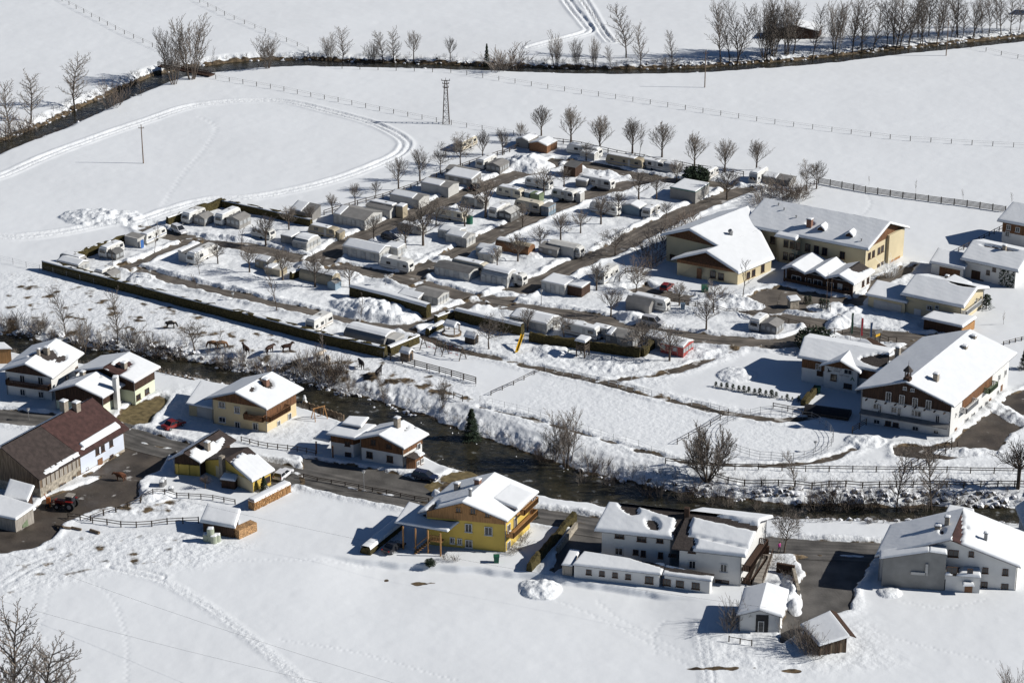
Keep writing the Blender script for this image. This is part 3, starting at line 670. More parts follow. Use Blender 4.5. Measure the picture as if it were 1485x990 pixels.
q4 = [h.rh(0, *k)+V3((0, 0, z_)) for k, z_ in (((751, 745), .85), ((776, 724), .85), ((742, 703), .02), ((716, 724), .02))]
lean(h.root, q4, seed=5, ridge=('n',), name='dormer_roof', mat='tanwood', snow=.36, over=.05)
k0, k1 = q4[0].lerp(q4[1], .1), q4[0].lerp(q4[1], .9); bk = (q4[3]-q4[0]); bk.z = 0; bk = bk.normalized()*.5
MB().hexa([k+V3((0, 0, -1.6))+b_ for k, b_ in ((k0, bk), (k1, bk), (k1, bk*3), (k0, bk*3))], [k+V3((0, 0, -.2))+b_ for k, b_ in ((k0, bk), (k1, bk), (k1, bk*3), (k0, bk*3))]).obj('dormer', 'tanwood', h.root)

# --- beige house with garage by the river
h = House('beige_house', 'cream house with brown timber gable, corner balcony and attached garage by the river', 'house', (387, 594), (441, 563.5), C=(296, 578.6), R=(342.4, 569.5), he=5.3, wall='beige', wood=5.0, woodmat='wood', roof='roof', holes=([(386, 556, 1.3, 1.5), (365, 564.5, .9, .6)], []), oe=1.0, og=1.1, seed=7)
h.win(0, [(322, 586.7, 1.3, 1.1), (344, 594, 1.1, 1.3), (322.6, 608, 1.4, 1.1), (344.6, 616, 1.1, 1.3), (370.7, 618, 1.1, 1.4)])
h.win(1, [(419.8, 604, 1.0, 1.4), (404, 614, .9, 1.2)])
h.win(1, [(419, 582.6, 1.0, 1.2), (404, 593, 1.0, 1.4)], fm='bframe')
MB().hexa([h.wo[0].lerp(h.wo[1], f)+h.n1*d+V3((0, 0, 2.75)) for f, d in ((0, 0), (1, 0), (1, .06), (0, .06))], [h.wo[0].lerp(h.wo[1], f)+h.n1*d+V3((0, 0, 5.0)) for f, d in ((0, 0), (1, 0), (1, .06), (0, .06))]).obj('wood_cladding', 'wood', h.root)
h.balcony(0, 0, .36, 2.7, 1.2, 'wood'); h.balcony(1, -.06, .62, 2.7, 1.2, 'wood')
h.chimney(0, 386, 558, .9, 1.0, 'brick')
Q = [P(268.7, 585, 2.8), P(312, 593, 2.8), P(334, 559, 3.1), P(291, 552, 3.1)]; lean(h.root, Q, seed=8, name='garage_roof')
b_, t_ = shed_box(h.root, Q, .8, -.4, 'beige', 'garage'); wall_door(h.root, b_[0], b_[1], 297, 598, 3.2, 2.2, 'tlight', 'garage_door')

# --- white house left of the beige one
h = House('white_house', 'white house with dark balcony and brown gable, bare chimney patch in its snowy roof', 'house', (76.4, 549), (122.5, 512), C=(-2, 538), R=(37.8, 528), he=5.2, wall='white', wood=4.9, woodmat='darkwood', holes=([(68, 514, 2.1, 2.0), (88, 520.5, 2.0, .8)], [(52, 514, 1.2, 1.6)]), oe=1.0, og=1.0, seed=9)
h.win(0, [(32.6, 549, 1.1, 1.5), (59, 552, 1.1, 1.5), (33, 568.5, 1.1, 1.3), (59.6, 572, 1.1, 1.3)])
h.balcony(0, .0, .95, 2.6, 1.1, 'darkwood'); h.chimney(0, 68, 513, .9, 1.2, 'chim'); h.chimney(1, 56, 513.5, .5, .9, 'chim'); h.win(1, [(97, 549, 1.0, 1.2), (111, 536, 1.0, 1.2)], fm='bframe')

# --- pale green house, two gables
h = House('green_house', 'pale green house with two brown gables and a red bare patch round its roof chimney', 'house', (195, 555), (233.5, 532), C=(106.5, 538.7), R=(146, 533.5), he=5.0, wall='mint', wood=2.75, woodmat='darkwood', roof='roofred', holes=([(173, 534.5, 4.0, 1.5), (152, 528, 1.6, 2.0)], []), oe=.9, og=1.0, seed=11)
h.win(1, [(200.5, 575.5, 1.3, 1.1), (213, 567, 1.3, 1.1)], fm='bframe'); h.chimney(0, 180, 533, .9, .9, 'chim')
H2 = House('green_house', 'x', 'house', (149.4, 577.5), (182, 557.6), C=(70.4, 568), R=(110, 558.4), he=3.9, wall='mint', wood=2.0, woodmat='darkwood', roof='roofred', oe=.8, og=.9, seed=12, holes=([(144, 546, .4, .3)], []))
H2.chimney(1, 120, 545.5, .8, .8, 'chim'); H2.win(1, [(176, 584, .8, .8)], fm='frame')
p = P(170.5, 594, 0); MB().box(p, (.9, .9, 6.6), h.un).obj('chimney', 'white', H2.root); snow_slab([p+V3((i*.55, j*.55, 6.65)) for i, j in ((-1, -1), (1, -1), (1, 1), (-1, 1))], .3, over=0).obj('cap_snow', 'snow', H2.root, smooth=True)
for c in list(H2.root.children): 
    l = wloc(H2.root)-wloc(h.root); c.parent = h.root; c.location += l; c.name = {'wall': 'front_wing', 'roof': 'wing_roof'}.get(c.name.split('.')[0], c.name.split('.')[0])
bpy.data.objects.remove(H2.root)

# --- the big barn by the farm yard
h = House('barn', 'long old barn, its bare roof half red brown and half dark brown', 'barn', (57, 695.7), (187.8, 621.8), R=(1.2, 648.4), he=4.1, rise=4.6, wall='stone', wood=2.0, woodmat='oldwood', roof='roofbrown', oe=.7, og=.8, snow=.28, keep=([(70, 683, 1.0, .3), (80, 678, 1.5, .34), (87, 673, .7, .3), (98, 666, 1.2, .28), (110, 659, .9, .3), (121, 650, 1.0, .3)], None), seed=13)
for f0, f1, mt in ((.47, .985, 'blue'),):
    a_, b_2 = h.wo[0].lerp(h.wo[1], f0), h.wo[0].lerp(h.wo[1], f1+.006)
    MB().hexa([k+h.n1*d+V3((0, 0, .5)) for k, d in ((a_, -.3), (b_2, -.3), (b_2, .09), (a_, .09))], [k+h.n1*d+V3((0, 0, 4.2)) for k, d in ((a_, -.3), (b_2, -.3), (b_2, .09), (a_, .09))]).obj('house_front', mt, h.root)
MB().prism([h.A+h.u*.455+V3((0, 0, .03)), h.B_+V3((0, 0, .03)), h.r1+V3((0, 0, .03)), h.r0+h.u*.42+V3((0, 0, .03))], (0, 0, .03)).obj('red_roof_part', 'roofred', h.roof)
qs = [(h.A+h.u*f).lerp(h.r0+h.u*f, g_) for f, g_ in ((.53, .10), (.95, .12), (.95, .27), (.53, .24))]; snow_slab([k+V3((0, 0, .07)) for k in qs], .5, seed=3).obj('roof_snow', 'snow', h.root, smooth=True)
h.win(1, [(141, 654, .9, 1.3), (149, 649.5, .9, 1.3), (161, 642, .9, 1.3), (162, 664, .9, 1.4), (139, 672, .9, .1)][:4], fm='bframe', off=.1)
h.door(1, 145.5, 674, 1.3, 2.6, 'stripe', 'door', .09); h.door(1, 116.5, 691, 1.6, 2.4, 'oldwood'); h.win(1, [(71, 713, .9, .7), (88, 704, .9, .7), (93, 702, .8, .7), (107, 692, .9, .7), (126, 680, .7, .7)], fm='oldwood', bars=False)
b = MB()
for k in range(26):
    f = .02+k/26*.43; p = h.wo[0].lerp(h.wo[1], f)+h.n1*.10
    if k % 3: b.box(at(p, 2.05), (.42, .08, 1.75), h.un)
b.obj('loose_boards', 'greywood', h.root)
for x, y in ((111, 591), (93, 589)):
    h.chimney(0, x, y+3, 1.1, 1.3, 'chim')

# --- dark roofed house with bright yellow garage
h = House('farmhouse', 'low house with bare dark brown roof and yellow garage openings, wood pile at its end', 'house', (290.7, 671), (343, 637.4), C=(243, 666.7), R=(262.4, 656.6), he=3.2, wall='darkwood', roof='roofbrown', oe=.7, og=.9, snow=.3, keep=([(287, 662, 1.9, 1.3), (300, 656, 3.2, .8), (314, 649, 2.8, .5)], None), seed=15)
h.chimney(0, 301, 653, .8, 1.5, 'chim')
a, c = h.wo[0], h.wo[3]
for f0, f1, z0, z1, m in ((.0, .97, -.3, .35, 'yellow'), (.0, .12, .3, 2.3, 'yellow'), (.42, .52, .3, 2.3, 'yellow'), (.85, .97, .3, 2.3, 'yellow')):
    p, q = a.lerp(c, f0)+h.n0*.02, a.lerp(c, f1)+h.n0*.02; MB().hexa([at(k, z0) for k in (p, q, q+h.n0*.25, p+h.n0*.25)], [at(k, z1) for k in (p, q, q+h.n0*.25, p+h.n0*.25)]).obj('garage_front', m, h.root)
for f0, f1 in ((.12, .42), (.52, .85)):
    p, q = a.lerp(c, f0)+h.n0*.02, a.lerp(c, f1)+h.n0*.02; MB().hexa([at(k, .3) for k in (p, q, q+h.n0*.06, p+h.n0*.06)], [at(k, 2.2) for k in (p, q, q+h.n0*.06, p+h.n0*.06)]).obj('garage_door', 'yellow', h.root)
g = House('farmhouse', 'x', 'house', (365.5, 698.6), (399, 681), R=(326, 664.6), he=2.7, rise=2.3, wall='yellow', roof='roofbrown', oe=.6, og=.6, snow=.4, keep=([(372, 684, 5.2, 2.3), (368, 676, 3.5, 3.2)], 0), seed=17)
g.win(1, [(388, 695, 1.2, 1.1)], fm='bframe'); q = [g.wo[0], g.wo[3]]; MB().hexa([at(q[0].lerp(q[1], f), -.3)+g.n0*d for f, d in ((0, 0), (.75, 0), (.75, .08), (0, .08))], [at(q[0].lerp(q[1], f), 2.5)+g.n0*d for f, d in ((0, 0), (.75, 0), (.75, .08), (0, .08))]).obj('cream_wall', 'cream', g.root)
p = P(342, 706, 0); MB().box(P(323.5, 700, 0), (.8, .8, 5.2), g.un).obj('chimney', 'chim', g.root)
Q = [P(319, 694, 2.0), P(341, 697, 2.0), P(346, 688, 2.4), P(325, 685, 2.4)]; lean(g.root, Q, name='porch_roof', seed=4); shed_box(g.root, Q, .2, -.3, 'darkwood', 'porch')
for c in list(g.root.children):
    l = wloc(g.root)-wloc(h.root); c.parent = h.root; c.location += l; c.name = {'wall': 'side_wing', 'roof': 'wing_roof'}.get(c.name.split('.')[0], c.name.split('.')[0])
bpy.data.objects.remove(g.root)

# --- white and timber house between road and river
h = House('timber_house', 'house with white ground floor and brown timber upper floor between road and river', 'house', (586, 651), (622.7, 629.3), C=(512.7, 637), R=(549, 631), he=4.4, wall='white', wood=2.75, woodmat='wood', oe=.9, og=.9, holes=([(588, 622, .9, .25), (601, 620, .4, .25)], []), seed=19)
h.win(0, [(536, 659, 1.2, 1.2), (565.5, 665, 1.2, 1.2)], fm='bframe'); h.win(0, [(541.5, 641, 1.0, 1.1), (564, 647, 1.0, .8)], fm='bframe', off=.06); h.chimney(1, 576, 617, .9, 1.4, 'chim'); h.win(1, [(607, 647, 1.0, 1.2)], off=.06)
Q = [P(472, 629, 4.3), P(514, 636, 4.3), P(546, 616, 5.2), P(496, 611, 5.2)]; lean(h.root, Q, seed=20, name='wing_roof'); b_, t_ = shed_box(h.root, Q, .9, 2.7, 'wood', 'wood_cladding')
MB().hexa([at(k, -.4) for k in b_], [at(k, 2.72) for k in b_]).obj('side_wing', 'white', h.root); wall_win(h.root, b_[0], b_[1], [(505, 660, 1.2, 1.2), (504, 643, 1.0, .9)], 'bframe')
Q = [P(495, 614, 5.5), P(524, 619, 5.5), P(535, 605, 5.6), P(506, 603.5, 5.6)]; lean(h.root, Q, seed=21, name='upper_roof'); shed_box(h.root, Q, .5, 4.2, 'wood', 'upper_wall')
Q = [P(454, 635, 2.7), P(477, 640, 2.7), P(490, 628, 2.9), P(468, 624, 2.9)]; lean(h.root, Q, seed=22, name='carport_roof')
for x, y in ((459, 660), (483, 666)): MB().box(P(x, y, 0), (.25, .25, 2.7)).obj('carport_post', 'wood', h.root)
Q = [P(602, 665.5, 2.3), P(616, 657, 2.3), P(604, 652, 2.9), P(587, 661, 2.9)]; lean(h.root, Q, seed=23, name='porch_roof', mat='roof', holes=[(597, 661, 1.6, 3)]); b_, t_ = shed_box(h.root, Q, .3, -.2, 'wood', 'porch'); wall_win(h.root, b_[0], b_[1], [(606, 671.5, .8, .9), (612, 667.5, .8, .9)], 'frame')

# --- white guest house with long annexe
h = House('guest_house', 'long white guest house with torn snow on its dark roof and a low annexe', 'guest house', (976.6, 781.5), (861.4, 769), R=(996, 742.5), he=6.2, rise=2.6, wall='white', roof='roof', frame='bframe', oe=.9, og=.9, snow=.55, holes=([(946, 761, 1.3, 1.0), (950, 738, 8.5, .75), (913, 738, 1.7, 1.1), (988, 752, 1.0, 4.5), (985, 742, 2.2, 1.2), (980, 775, .8, .9)], []), seed=25)
h.win(1, [(898.5, 776.5, 1.5, .8), (930.5, 781, 1.5, .9), (957, 783.5, 1.1, .7), (922, 800, .9, .9), (933, 802, .8, 1.1), (958, 804.5, .8, 1.1), (975, 804.4, 1.2, .5)], fm='bframe'); h.win(1, [(897.5, 798.8, 1.3, 1.3)])
g = House('guest_house', 'x', 'house', (1081.5, 807), (974, 794.7), R=(1103, 755), he=6.0, rise=2.8, wall='white', roof='roof', oe=.9, og=1.0, snow=.55, holes=([(1055, 757, 9, .8), (992, 764, 1.0, 5.5), (1000, 785, 1.2, 1.0), (1045, 787.5, 8.5, .16), (984, 788, 2.4, 1.6)], []), seed=27)
g.win(1, [(1004, 818, 1.1, 1.4), (1049.5, 823, 1.1, 1.4)]); g.win(1, [(1047, 846.5, 2.2, 1.5)], fm='bframe'); g.win(1, [(1003.5, 799, 1.2, .5)], fm='bframe')
g.balcony(0, .0, .75, 3.0, 1.4, 'darkwood'); g.balcony(0, .05, .7, .4, 1.6, 'darkwood')
p = h.rh(0, 996, 748); MB().box(p-V3((0, 0, .5)), (.8, .8, 2.0), h.un).obj('chimney', 'darkwood', h.roof)
a1 = [P(830, 818, 2.7), P(958.6, 832.5, 2.7), P(964, 818, 3.3), P(846, 800, 3.3)]
lean(h.root, a1, seed=28, name='annexe_roof', ridge=('n',), holes=[(930, 813, 6, .4)]); b1, _ = shed_box(h.root, a1, .3, -.4, 'white', 'annexe')
a2 = [P(961, 832, 2.6), P(1032, 842, 2.6), P(1036, 832, 3.1), P(965, 820, 3.1)]; lean(h.root, a2, seed=29, name='annexe_roof', ridge=('n',), holes=[(1000, 829, 9, .5)]); b2, _ = shed_box(h.root, a2, .3, -.4, 'white', 'annexe')
a3 = [P(814, 818, 2.4), P(830, 820, 2.4), P(841, 798, 2.6), P(826, 796, 2.6)]; lean(h.root, a3, seed=30, name='annexe_roof'); shed_box(h.root, a3, .3, -.4, 'greywood', 'annexe')
wall_win(h.root, b1[0], b1[1], [(854, 829, .85, .85), (873, 831, .85, .85), (892, 833.2, .85, .85), (911, 835.6, .85, .85), (941.5, 840.5, 1.3, 1.2), (964, 843, .1, .1)][:5], 'bframe')
wall_win(h.root, b2[0], b2[1], [(967, 843.5, 1.25, 1.1), (986, 846, 1.25, 1.1), (1009, 849, 1.25, 1.1)], 'bframe')
b = MB(); t = [P(1088, 842, .9), P(1106, 846, .9), P(1121, 803, .9), P(1103, 799, .9)]
b.hexa([at(k, -.3) for k in t], t); b.obj('terrace', 'greywood', g.root)
r = MB()
for p, q in ((t[1], t[2]),): r.bar(p+V3((0, 0, 1)), q+V3((0, 0, 1)), .12); [r.bar(p.lerp(q, k/8), p.lerp(q, k/8)+V3((0, 0, 1)), .1) for k in range(9)]
r.obj('terrace_rail', 'darkwood', g.root)
for c in list(g.root.children):
    l = wloc(g.root)-wloc(h.root); c.parent = h.root; c.location += l; c.name = {'wall': 'front_wing', 'roof': 'wing_roof'}.get(c.name.split('.')[0], c.name.split('.')[0])
bpy.data.objects.remove(g.root)

# --- garages and sheds in front
h = House('white_garage', 'small white gabled garage with dark open doorway beside the side road', 'garage', (1135, 894.5), (1144.5, 856), C=(1067.5, 892), R=(1104.5, 883.7), he=3.3, rise=None, wall='white', oe=.55, og=.7, roof='roof', snow=.45, seed=31)
h.door(0, 1105, 904, 1.9, 3.1, 'black', 'doorway'); h.win(0, [(1103.5, 908, .9, 1.9)], bars=False, off=.08)
A = [P(1188, 935.5, 2.3), P(1233, 922, 3.2), P(1204, 885, 3.2), P(1160, 905, 2.3)]
r = root('hay_shed', 'weathered brown wooden shed with one snowy roof slope, half hidden by brushwood', 'shed', at(sum(A, V3())/4, 0)); lean(r, A, seed=33); b_, t_ = shed_box(r, A, .7, -.3, 'oldwood')
MB().prism([A[1]+V3((0, 0, .05)), A[2]+V3((0, 0, .05)), A[2]+V3((1.0, .3, -.5)), A[1]+V3((1.0, .3, -.5))], (0, 0, .12)).obj('ridge_boards', 'darkwood', r)
bb = MB(); [bb.box(at(b_[0].lerp(b_[1], k/8), 0)+V3((0, -.1, 0)), (.22, .06, 2.0+.08*k), (b_[1]-b_[0]).to_2d()) for k in range(9) if k % 3 != 1]; bb.obj('loose_boards', 'darkwood', r)
A = [P(289.7, 756, 2.3), P(341, 765, 2.4), P(349, 739, 3.3), P(300.8, 731, 3.3)]
r = root('hay_shed', 'dark hay shed with thick snow on its roof and firewood stacked at one end', 'shed', at(sum(A, V3())/4, 0)); lean(r, A, snow=.5, seed=34); b_, t_ = shed_box(r, A, .5, -.3, 'darkwood')
Wp = [P(342, 784, 0), P(368, 772, 0)]; MB().box((Wp[0]+Wp[1])/2+V3((0, .5, 0)), ((Wp[1]-Wp[0]).length, 1.6, 1.9), (Wp[1]-Wp[0]).to_2d()).obj('firewood', 'logend', r)
A = [P(14, 700, 2.6), P(41, 727, 2.6), P(50, 704, 4.2), P(16, 692, 4.2)]
A = [P(4, 722, 2.6), P(40, 727, 2.6), P(50, 704, 4.0), P(14, 694, 4.0)]
r = root('lean_to', 'snow covered lean-to roof against the old barn end', 'lean-to', at(sum(A, V3())/4, 0)); lean(r, A, seed=35, mat='oldwood'); shed_box(r, A, .5, -.3, 'darkwood')
A = [P(-30, 742, 2.5), P(23, 753, 2.5), P(52, 733, 3.1), P(0, 717, 3.1)]
r = root('wooden_shed', 'wooden farm shed with flat snowy roof and green planks leaning on it', 'shed', at(sum(A, V3())/4, 0)); lean(r, A, seed=36); b_, t_ = shed_box(r, A, .5, -.3, 'greywood')
p, q = P(33, 765, .2), P(41, 762, .2); MB().prism([p, q, q+V3((-.3, .5, 1.6)), p+V3((-.3, .5, 1.6))], (.05, .08, 0)).obj('plank', 'sage', r)
A = [P(-20, 506, 3.4), P(17.5, 505, 3.4), P(6, 496, 4.0), P(-28, 496, 4.0)]
r = root('wooden_shed', 'tan wooden shed cut off by the picture edge beside the river', 'shed', at(sum(A, V3())/4, 0)); lean(r, A, snow=.1, seed=37); shed_box(r, A, .3, -.3, 'tanwood')

# --- farmhouse on the far bank of the side road: grey concrete and white
h = House('concrete_farmhouse', 'white and grey concrete farmhouse under one broad snowy roof with rusty ridge', 'house', (1480.6, 822.5), (1497, 777), C=(1268, 807), R=(1377, 782), he=4.7, wall='white', roof='roofred', fr=.49, oe=.8, og=.9, snow=.4, holes=([(1388, 762, 6.5, 1.1), (1402, 766, .4, .2)], [(1366, 772, 1.0, .4)]), seed=39)
h.win(0, [(1382.7, 802, 1.6, 1.2), (1408.6, 802.7, .8, .9), (1429, 826.5, .9, 1.0), (1458, 829, .9, 1.1), (1427.4, 848, 1.0, 1.2), (1457, 850.6, 1.1, 1.1)], fm='bframe')
h.chimney(1, 1373, 763, .7, 1.6, 'chim'); h.chimney(1, 1360, 768, .9, .7, 'chim'); h.chimney(0, 1429, 785, .5, 1.4, 'metal')
c = h.wo[3]; a = h.wo[0]; f = .47; q0, q1 = a.lerp(c, .98), a.lerp(c, .52); n = h.n0
MB().prism([at(q0, -.4)+n*2.0, at(q1, -.4)+n*2.0, at(q1, h.zr(.5)-1.7)+n*2.0, at(q0.lerp(q1, .72), h.zr(.55)-1.1)+n*2.0, at(q0, h.zr(.98)+.4)+n*2.0], -n*1.95).obj('concrete_barn', 'grey', h.root)
k0, k1, k2 = at(q0, h.zr(.98)+.66)+n*2.4, at(q0.lerp(q1, .72), h.zr(.55)-.84)+n*2.4, at(q1, h.zr(.5)-1.44)+n*2.4
k0 = k0+(q0-q1).normalized()*.6
for u_, v_ in ((k0, k1), (k1, k2)): lean(h.root, [u_, v_, v_-n*2.6, u_-n*2.6], snow=.28, name='barn_roof', mat='roof')
m = MB(); p, q = a.lerp(c, .52), a.lerp(c, .26)
m.hexa([at(k, -.4) for k in (p, q, q+n*1.9, p+n*1.9)], [at(k, 3.1) for k in (p, q, q+n*1.9, p+n*1.9)]); m.obj('front_annexe', 'white', h.root)
Q = [at(p+n*2.2, 3.2), at(q+n*2.2, 3.2), at(q, 3.5), at(p, 3.5)]; lean(h.root, Q, snow=.4, name='annexe_roof', seed=40, holes=[(1385, 812, 1.2, 4)])
wall_win(h.root, p+n*1.9, q+n*1.9, [(1380.5, 826.5, 1.7, 1.3), (1406.8, 829, .9, 1.2)], 'bframe'); wall_door(h.root, p+n*1.9, q+n*1.9, 1404.5, 853, 1.2, 2.0, 'stripe'); wall_door(h.root, p+n*1.9, q+n*1.9, 1366, 847, 1.0, 1.9, 'black', 'doorway')
pp = hit(1404, 844, p+n*1.9, n)+n*.6; snow_slab([pp+V3((i, j, .0)) for i, j in ((-.9, -.5), (.9, -.5), (.9, .5), (-.9, .5))], .35).obj('porch_roof', 'snow', h.root)
pp = hit(1332, 832, q0+n*2, n)+n*.15; m = MB(); m.box(pp, (2.4, .3, .45), (p-q).to_2d()); m.box(pp+(p-q).normalized()*-1.2, (.4, .3, 2.0), (p-q).to_2d()); m.obj('vent_pipe', 'tlight', h.root)
A = [P(1369, 747, 3), P(1415, 752, 3), P(1412, 738, 3.2), P(1376, 732, 3.2)]
r = root('snowy_shed', 'flat snowy shed roof showing just behind the concrete farmhouse ridge', 'shed', at(sum(A, V3())/4, 0)); lean(r, A, seed=42); shed_box(r, A, .3, -.5, 'darkwood')
h = House('edge_house', 'brown house at the picture edge behind the concrete farmhouse, only its snowy roof slope showing', 'house', (1488, 776), (1472, 735), C=(1540, 768), R=(1514, 740), he=4.5, wall='white', rise=2, seed=43)

# --- the big inn
h = House('inn', 'big inn with dark timber gable, white lower floors, long snowy roof and small bell turret', 'inn', (1384, 590), (1475.5, 512), C=(1239.5, 565), R=(1315, 554), he=6.6, wall='white', wood=(5.0, 0), woodmat='darkwood', oe=1.0, og=1.1, holes=([(1357, 547.5, .9, .5)], [(1302, 512, .7, .7)]), seed=45)
h.win(0, [(1288.5, 575, 1.0, 1.9), (1308, 579.5, 1.0, 1.9), (1327, 583.5, 1.0, 1.9), (1346.6, 587, 1.0, 1.9), (1312.5, 562.5, .7, .6), (1323.5, 565, .7, .6)], off=.06)
h.win(0, [(1271, 589, 1.2, 1.1), (1276, 593.5, .7, 1.7), (1296.5, 594, 1.1, 1.2), (1304, 597.5, .7, 1.8), (1331, 599.5, 1.3, 1.2), (1324, 598, .6, 1.3), (1359.5, 608.5, .8, 1.8), (1271.5, 611, 1.2, .9), (1327.5, 621, 1.2, .9), (1357.5, 626, 1.0, .8)])
h.win(0, [(1288, 614, 1.1, 1.1), (1299, 616.5, 1.1, 1.1)], fm='bframe'); h.door(0, 1293, 623.5, 3.0, 1.6, 'darkwood', 'entrance')
p, q = h.wo[0].lerp(h.wo[3], .0), h.wo[0].lerp(h.wo[3], 1.0); n = h.n0
MB().hexa([at(k, 2.45) for k in (p, q)]+[at(k, 2.15) for k in (q+n*1.5, p+n*1.5)], [at(k, 2.6) for k in (p, q)]+[at(k, 2.3) for k in (q+n*1.5, p+n*1.5)]).obj('canopy', 'metal', h.root)
for k in range(9):
    f = .06+k*.11; e = h.wo[0].lerp(h.wo[3], f); MB().bar(at(e, 4.75)+n*.1, at(e, 4.95)+n*1.2, .2).obj('balcony_beam', 'darkwood', h.root)
h.win(1, [(1386.5, 600.5, .6, .7), (1395, 595.5, .9, 1.2), (1449, 547, .9, 1.2), (1458, 540, .9, 1.2), (1447, 569.5, .9, 1.2), (1401.5, 609.5, 1.6, 1.1), (1411, 602, 1.5, 1.1), (1421.5, 592, 1.5, 1.1), (1430, 585, 1.0, 1.1)])
h.door(1, 1385.5, 628, 1.0, 2.1, 'stripe'); h.door(1, 1435, 585.5, 1.0, 2.2, 'wood'); h.door(1, 1452, 565.5, .9, 2.1, 'stripe')
a_, b_2 = h.wo[0].lerp(h.wo[1], .19), h.wo[0].lerp(h.wo[1], .70); MB().hexa([at(k, 3.3)+h.n1*d for k, d in ((a_, -.2), (b_2, -.2), (b_2, .05), (a_, .05))], [at(k, 6.3)+h.n1*d for k, d in ((a_, -.2), (b_2, -.2), (b_2, .05), (a_, .05))]).obj('timber_front', 'wood', h.root)
h.balcony(1, .17, .36, 3.1, 1.1, 'white', name='balcony'); h.balcony(1, .56, .70, 3.1, 1.1, 'sage', name='balcony')
h.chimney(0, 1357, 553, .9, 1.4, 'chim'); h.chimney(1, 1302, 516, .8, 1.6, 'chim'); h.chimney(0, 1399, 506, .9, .5, 'chim'); h.chimney(0, 1412, 491, .9, .5, 'chim')
p = h.r0+h.un*1.0; m = MB(); m.box(p, (1.2, 1.2, .6), h.un); [m.box(p+V3((i*.45, j*.45, .6)), (.12, .12, 1.3)) for i in (-1, 1) for j in (-1, 1)]; m.tube(p+V3((0, 0, .95)), p+V3((0, 0, 1.5)), .32, .12, 8); m.obj('bell_turret', 'darkwood', h.roof)
m = MB(); m.tube(p+V3((0, 0, 1.9)), p+V3((0, 0, 2.9)), .95, .08, 8); m.tube(p+V3((0, 0, 2.9)), p+V3((0, 0, 3.9)), .05, .02, 5); m.obj('turret_roof', 'roof', h.roof)

# --- reception house of the campsite
h = House('reception_house', 'reception house of timber over white plaster with lettered wall and snowy roof beside the inn', 'house', (1282, 540.5), (1156, 517.7), R=(1290, 512), he=5.2, rise=1.6, wall='white', wood=3.0, woodmat='wood', oe=.8, og=.9, snow=.4, holes=([(1283, 523, 4.2, 2.2)], []), seed=47)
n = h.n1; a, c = h.wo[0], h.wo[1]
pl_, pr_ = hit(1197, 560, a+n*.0, n), hit(1245, 560, a, n)
m = MB(); m.hexa([at(k, -.4)+n*d for k, d in ((pl_, -.1), (pr_, -.1), (pr_, 1.1), (pl_, 1.1))], [at(k, 4.7)+n*d for k, d in ((pl_, -.1), (pr_, -.1), (pr_, 1.1), (pl_, 1.1))]); m.obj('sign_wall', 'white', h.root)
mid = (pl_+pr_)/2; e = (pr_-pl_).normalized(); hw = (pr_-pl_).length/2+.8; zp = 6.5
tri = [at(mid-e*(hw-.6), 4.68)+n*1.12, at(mid+e*(hw-.6), 4.68)+n*1.12, at(mid, zp-.28)+n*1.12]; MB().prism(tri, -n*2).obj('wood_gable', 'wood', h.root)
k0, k1, k2 = at(mid-e*hw, 4.75)+n*1.9, at(mid, zp)+n*1.9, at(mid+e*hw, 4.75)+n*1.9; bk = -n*7.5
for q, sd in (([k2, k2+bk*.45, k1+bk, k1], 48), ([k0+bk*.45, k0, k1, k1+bk], 49)): lean(h.root, q, seed=sd, name='cross_roof', ridge=('n',))
W = a+n*1.1
wall_win(h.root, W, W+e, [(1209, 547, 1.2, 1.3), (1229.5, 559.5, 1.6, 1.0)], 'bframe'); wall_win(h.root, W, W+e, [(1230, 539, 1.6, 1.0)], 'frame'); h.win(1, [(1187, 531.5, 1.1, 1.3)], off=.06); h.door(1, 1189, 541, 1.2, 1.2, 'darkwood', 'shutter', .06)
# the sign on the wall: a flying bird, worn lines of lettering too small to read, a tent
def wp(x, y): return hit(x, y, W, n)+n*.015
m = MB(); m.prism([wp(*q) for q in ((1200, 532), (1203, 537), (1207, 538), (1203, 539), (1200, 539), (1201, 536))], n*.04); m.obj('bird_emblem', 'black', h.root)
m = MB(); m.prism([wp(*q) for q in ((1233, 551), (1236, 546), (1239.5, 552.5), (1238, 552), (1236, 549), (1234.5, 551.5))], n*.04); m.obj('tent_emblem', 'sage', h.root)
m = MB(); rr = random.Random(3)
for (x0, y0, x1, y1, hh) in ((1206, 534, 1221, 537, .36), (1209, 538, 1219, 540, .32), (1217, 544, 1232, 547.2, .30)):
    c_ = int((x1-x0)/.9)
    for k in range(c_):
        if rr.random() < .12: continue
        b0 = wp(x0+(x1-x0)*k/c_, y0+(y1-y0)*k/c_); w_ = .085; m.prism([b0, b0+e*w_*.35, b0+e*w_*.35+V3((0, 0, hh)), b0+V3((0, 0, hh))], n*.03)
        if rr.random() < .6: z_ = rr.choice((0, hh*.45, hh*.85)); m.prism([b0+V3((0, 0, z_)), b0+e*w_+V3((0, 0, z_)), b0+e*w_+V3((0, 0, z_+.05)), b0+V3((0, 0, z_+.05))], n*.03)
m.obj('lettering', 'cgrey', h.root)
Q = [P(1239, 500.5, 4.6), P(1280, 509, 4.6), P(1254, 491.5, 5.3), P(1252.5, 491, 5.3)]; lean(h.root, [P(1236, 501, 4.4), P(1278, 510, 4.4), P(1256, 492.5, 5.4), P(1252, 491.5, 5.4)], seed=50, name='rear_roof')
MB().prism([P(1255, 491.5, 5.2), P(1281, 508.5, 4.3), P(1288, 503, 4.3), P(1262, 489, 5.2)], (0, 0, -.3)).obj('rear_roof_board', 'darkwood', h.root)
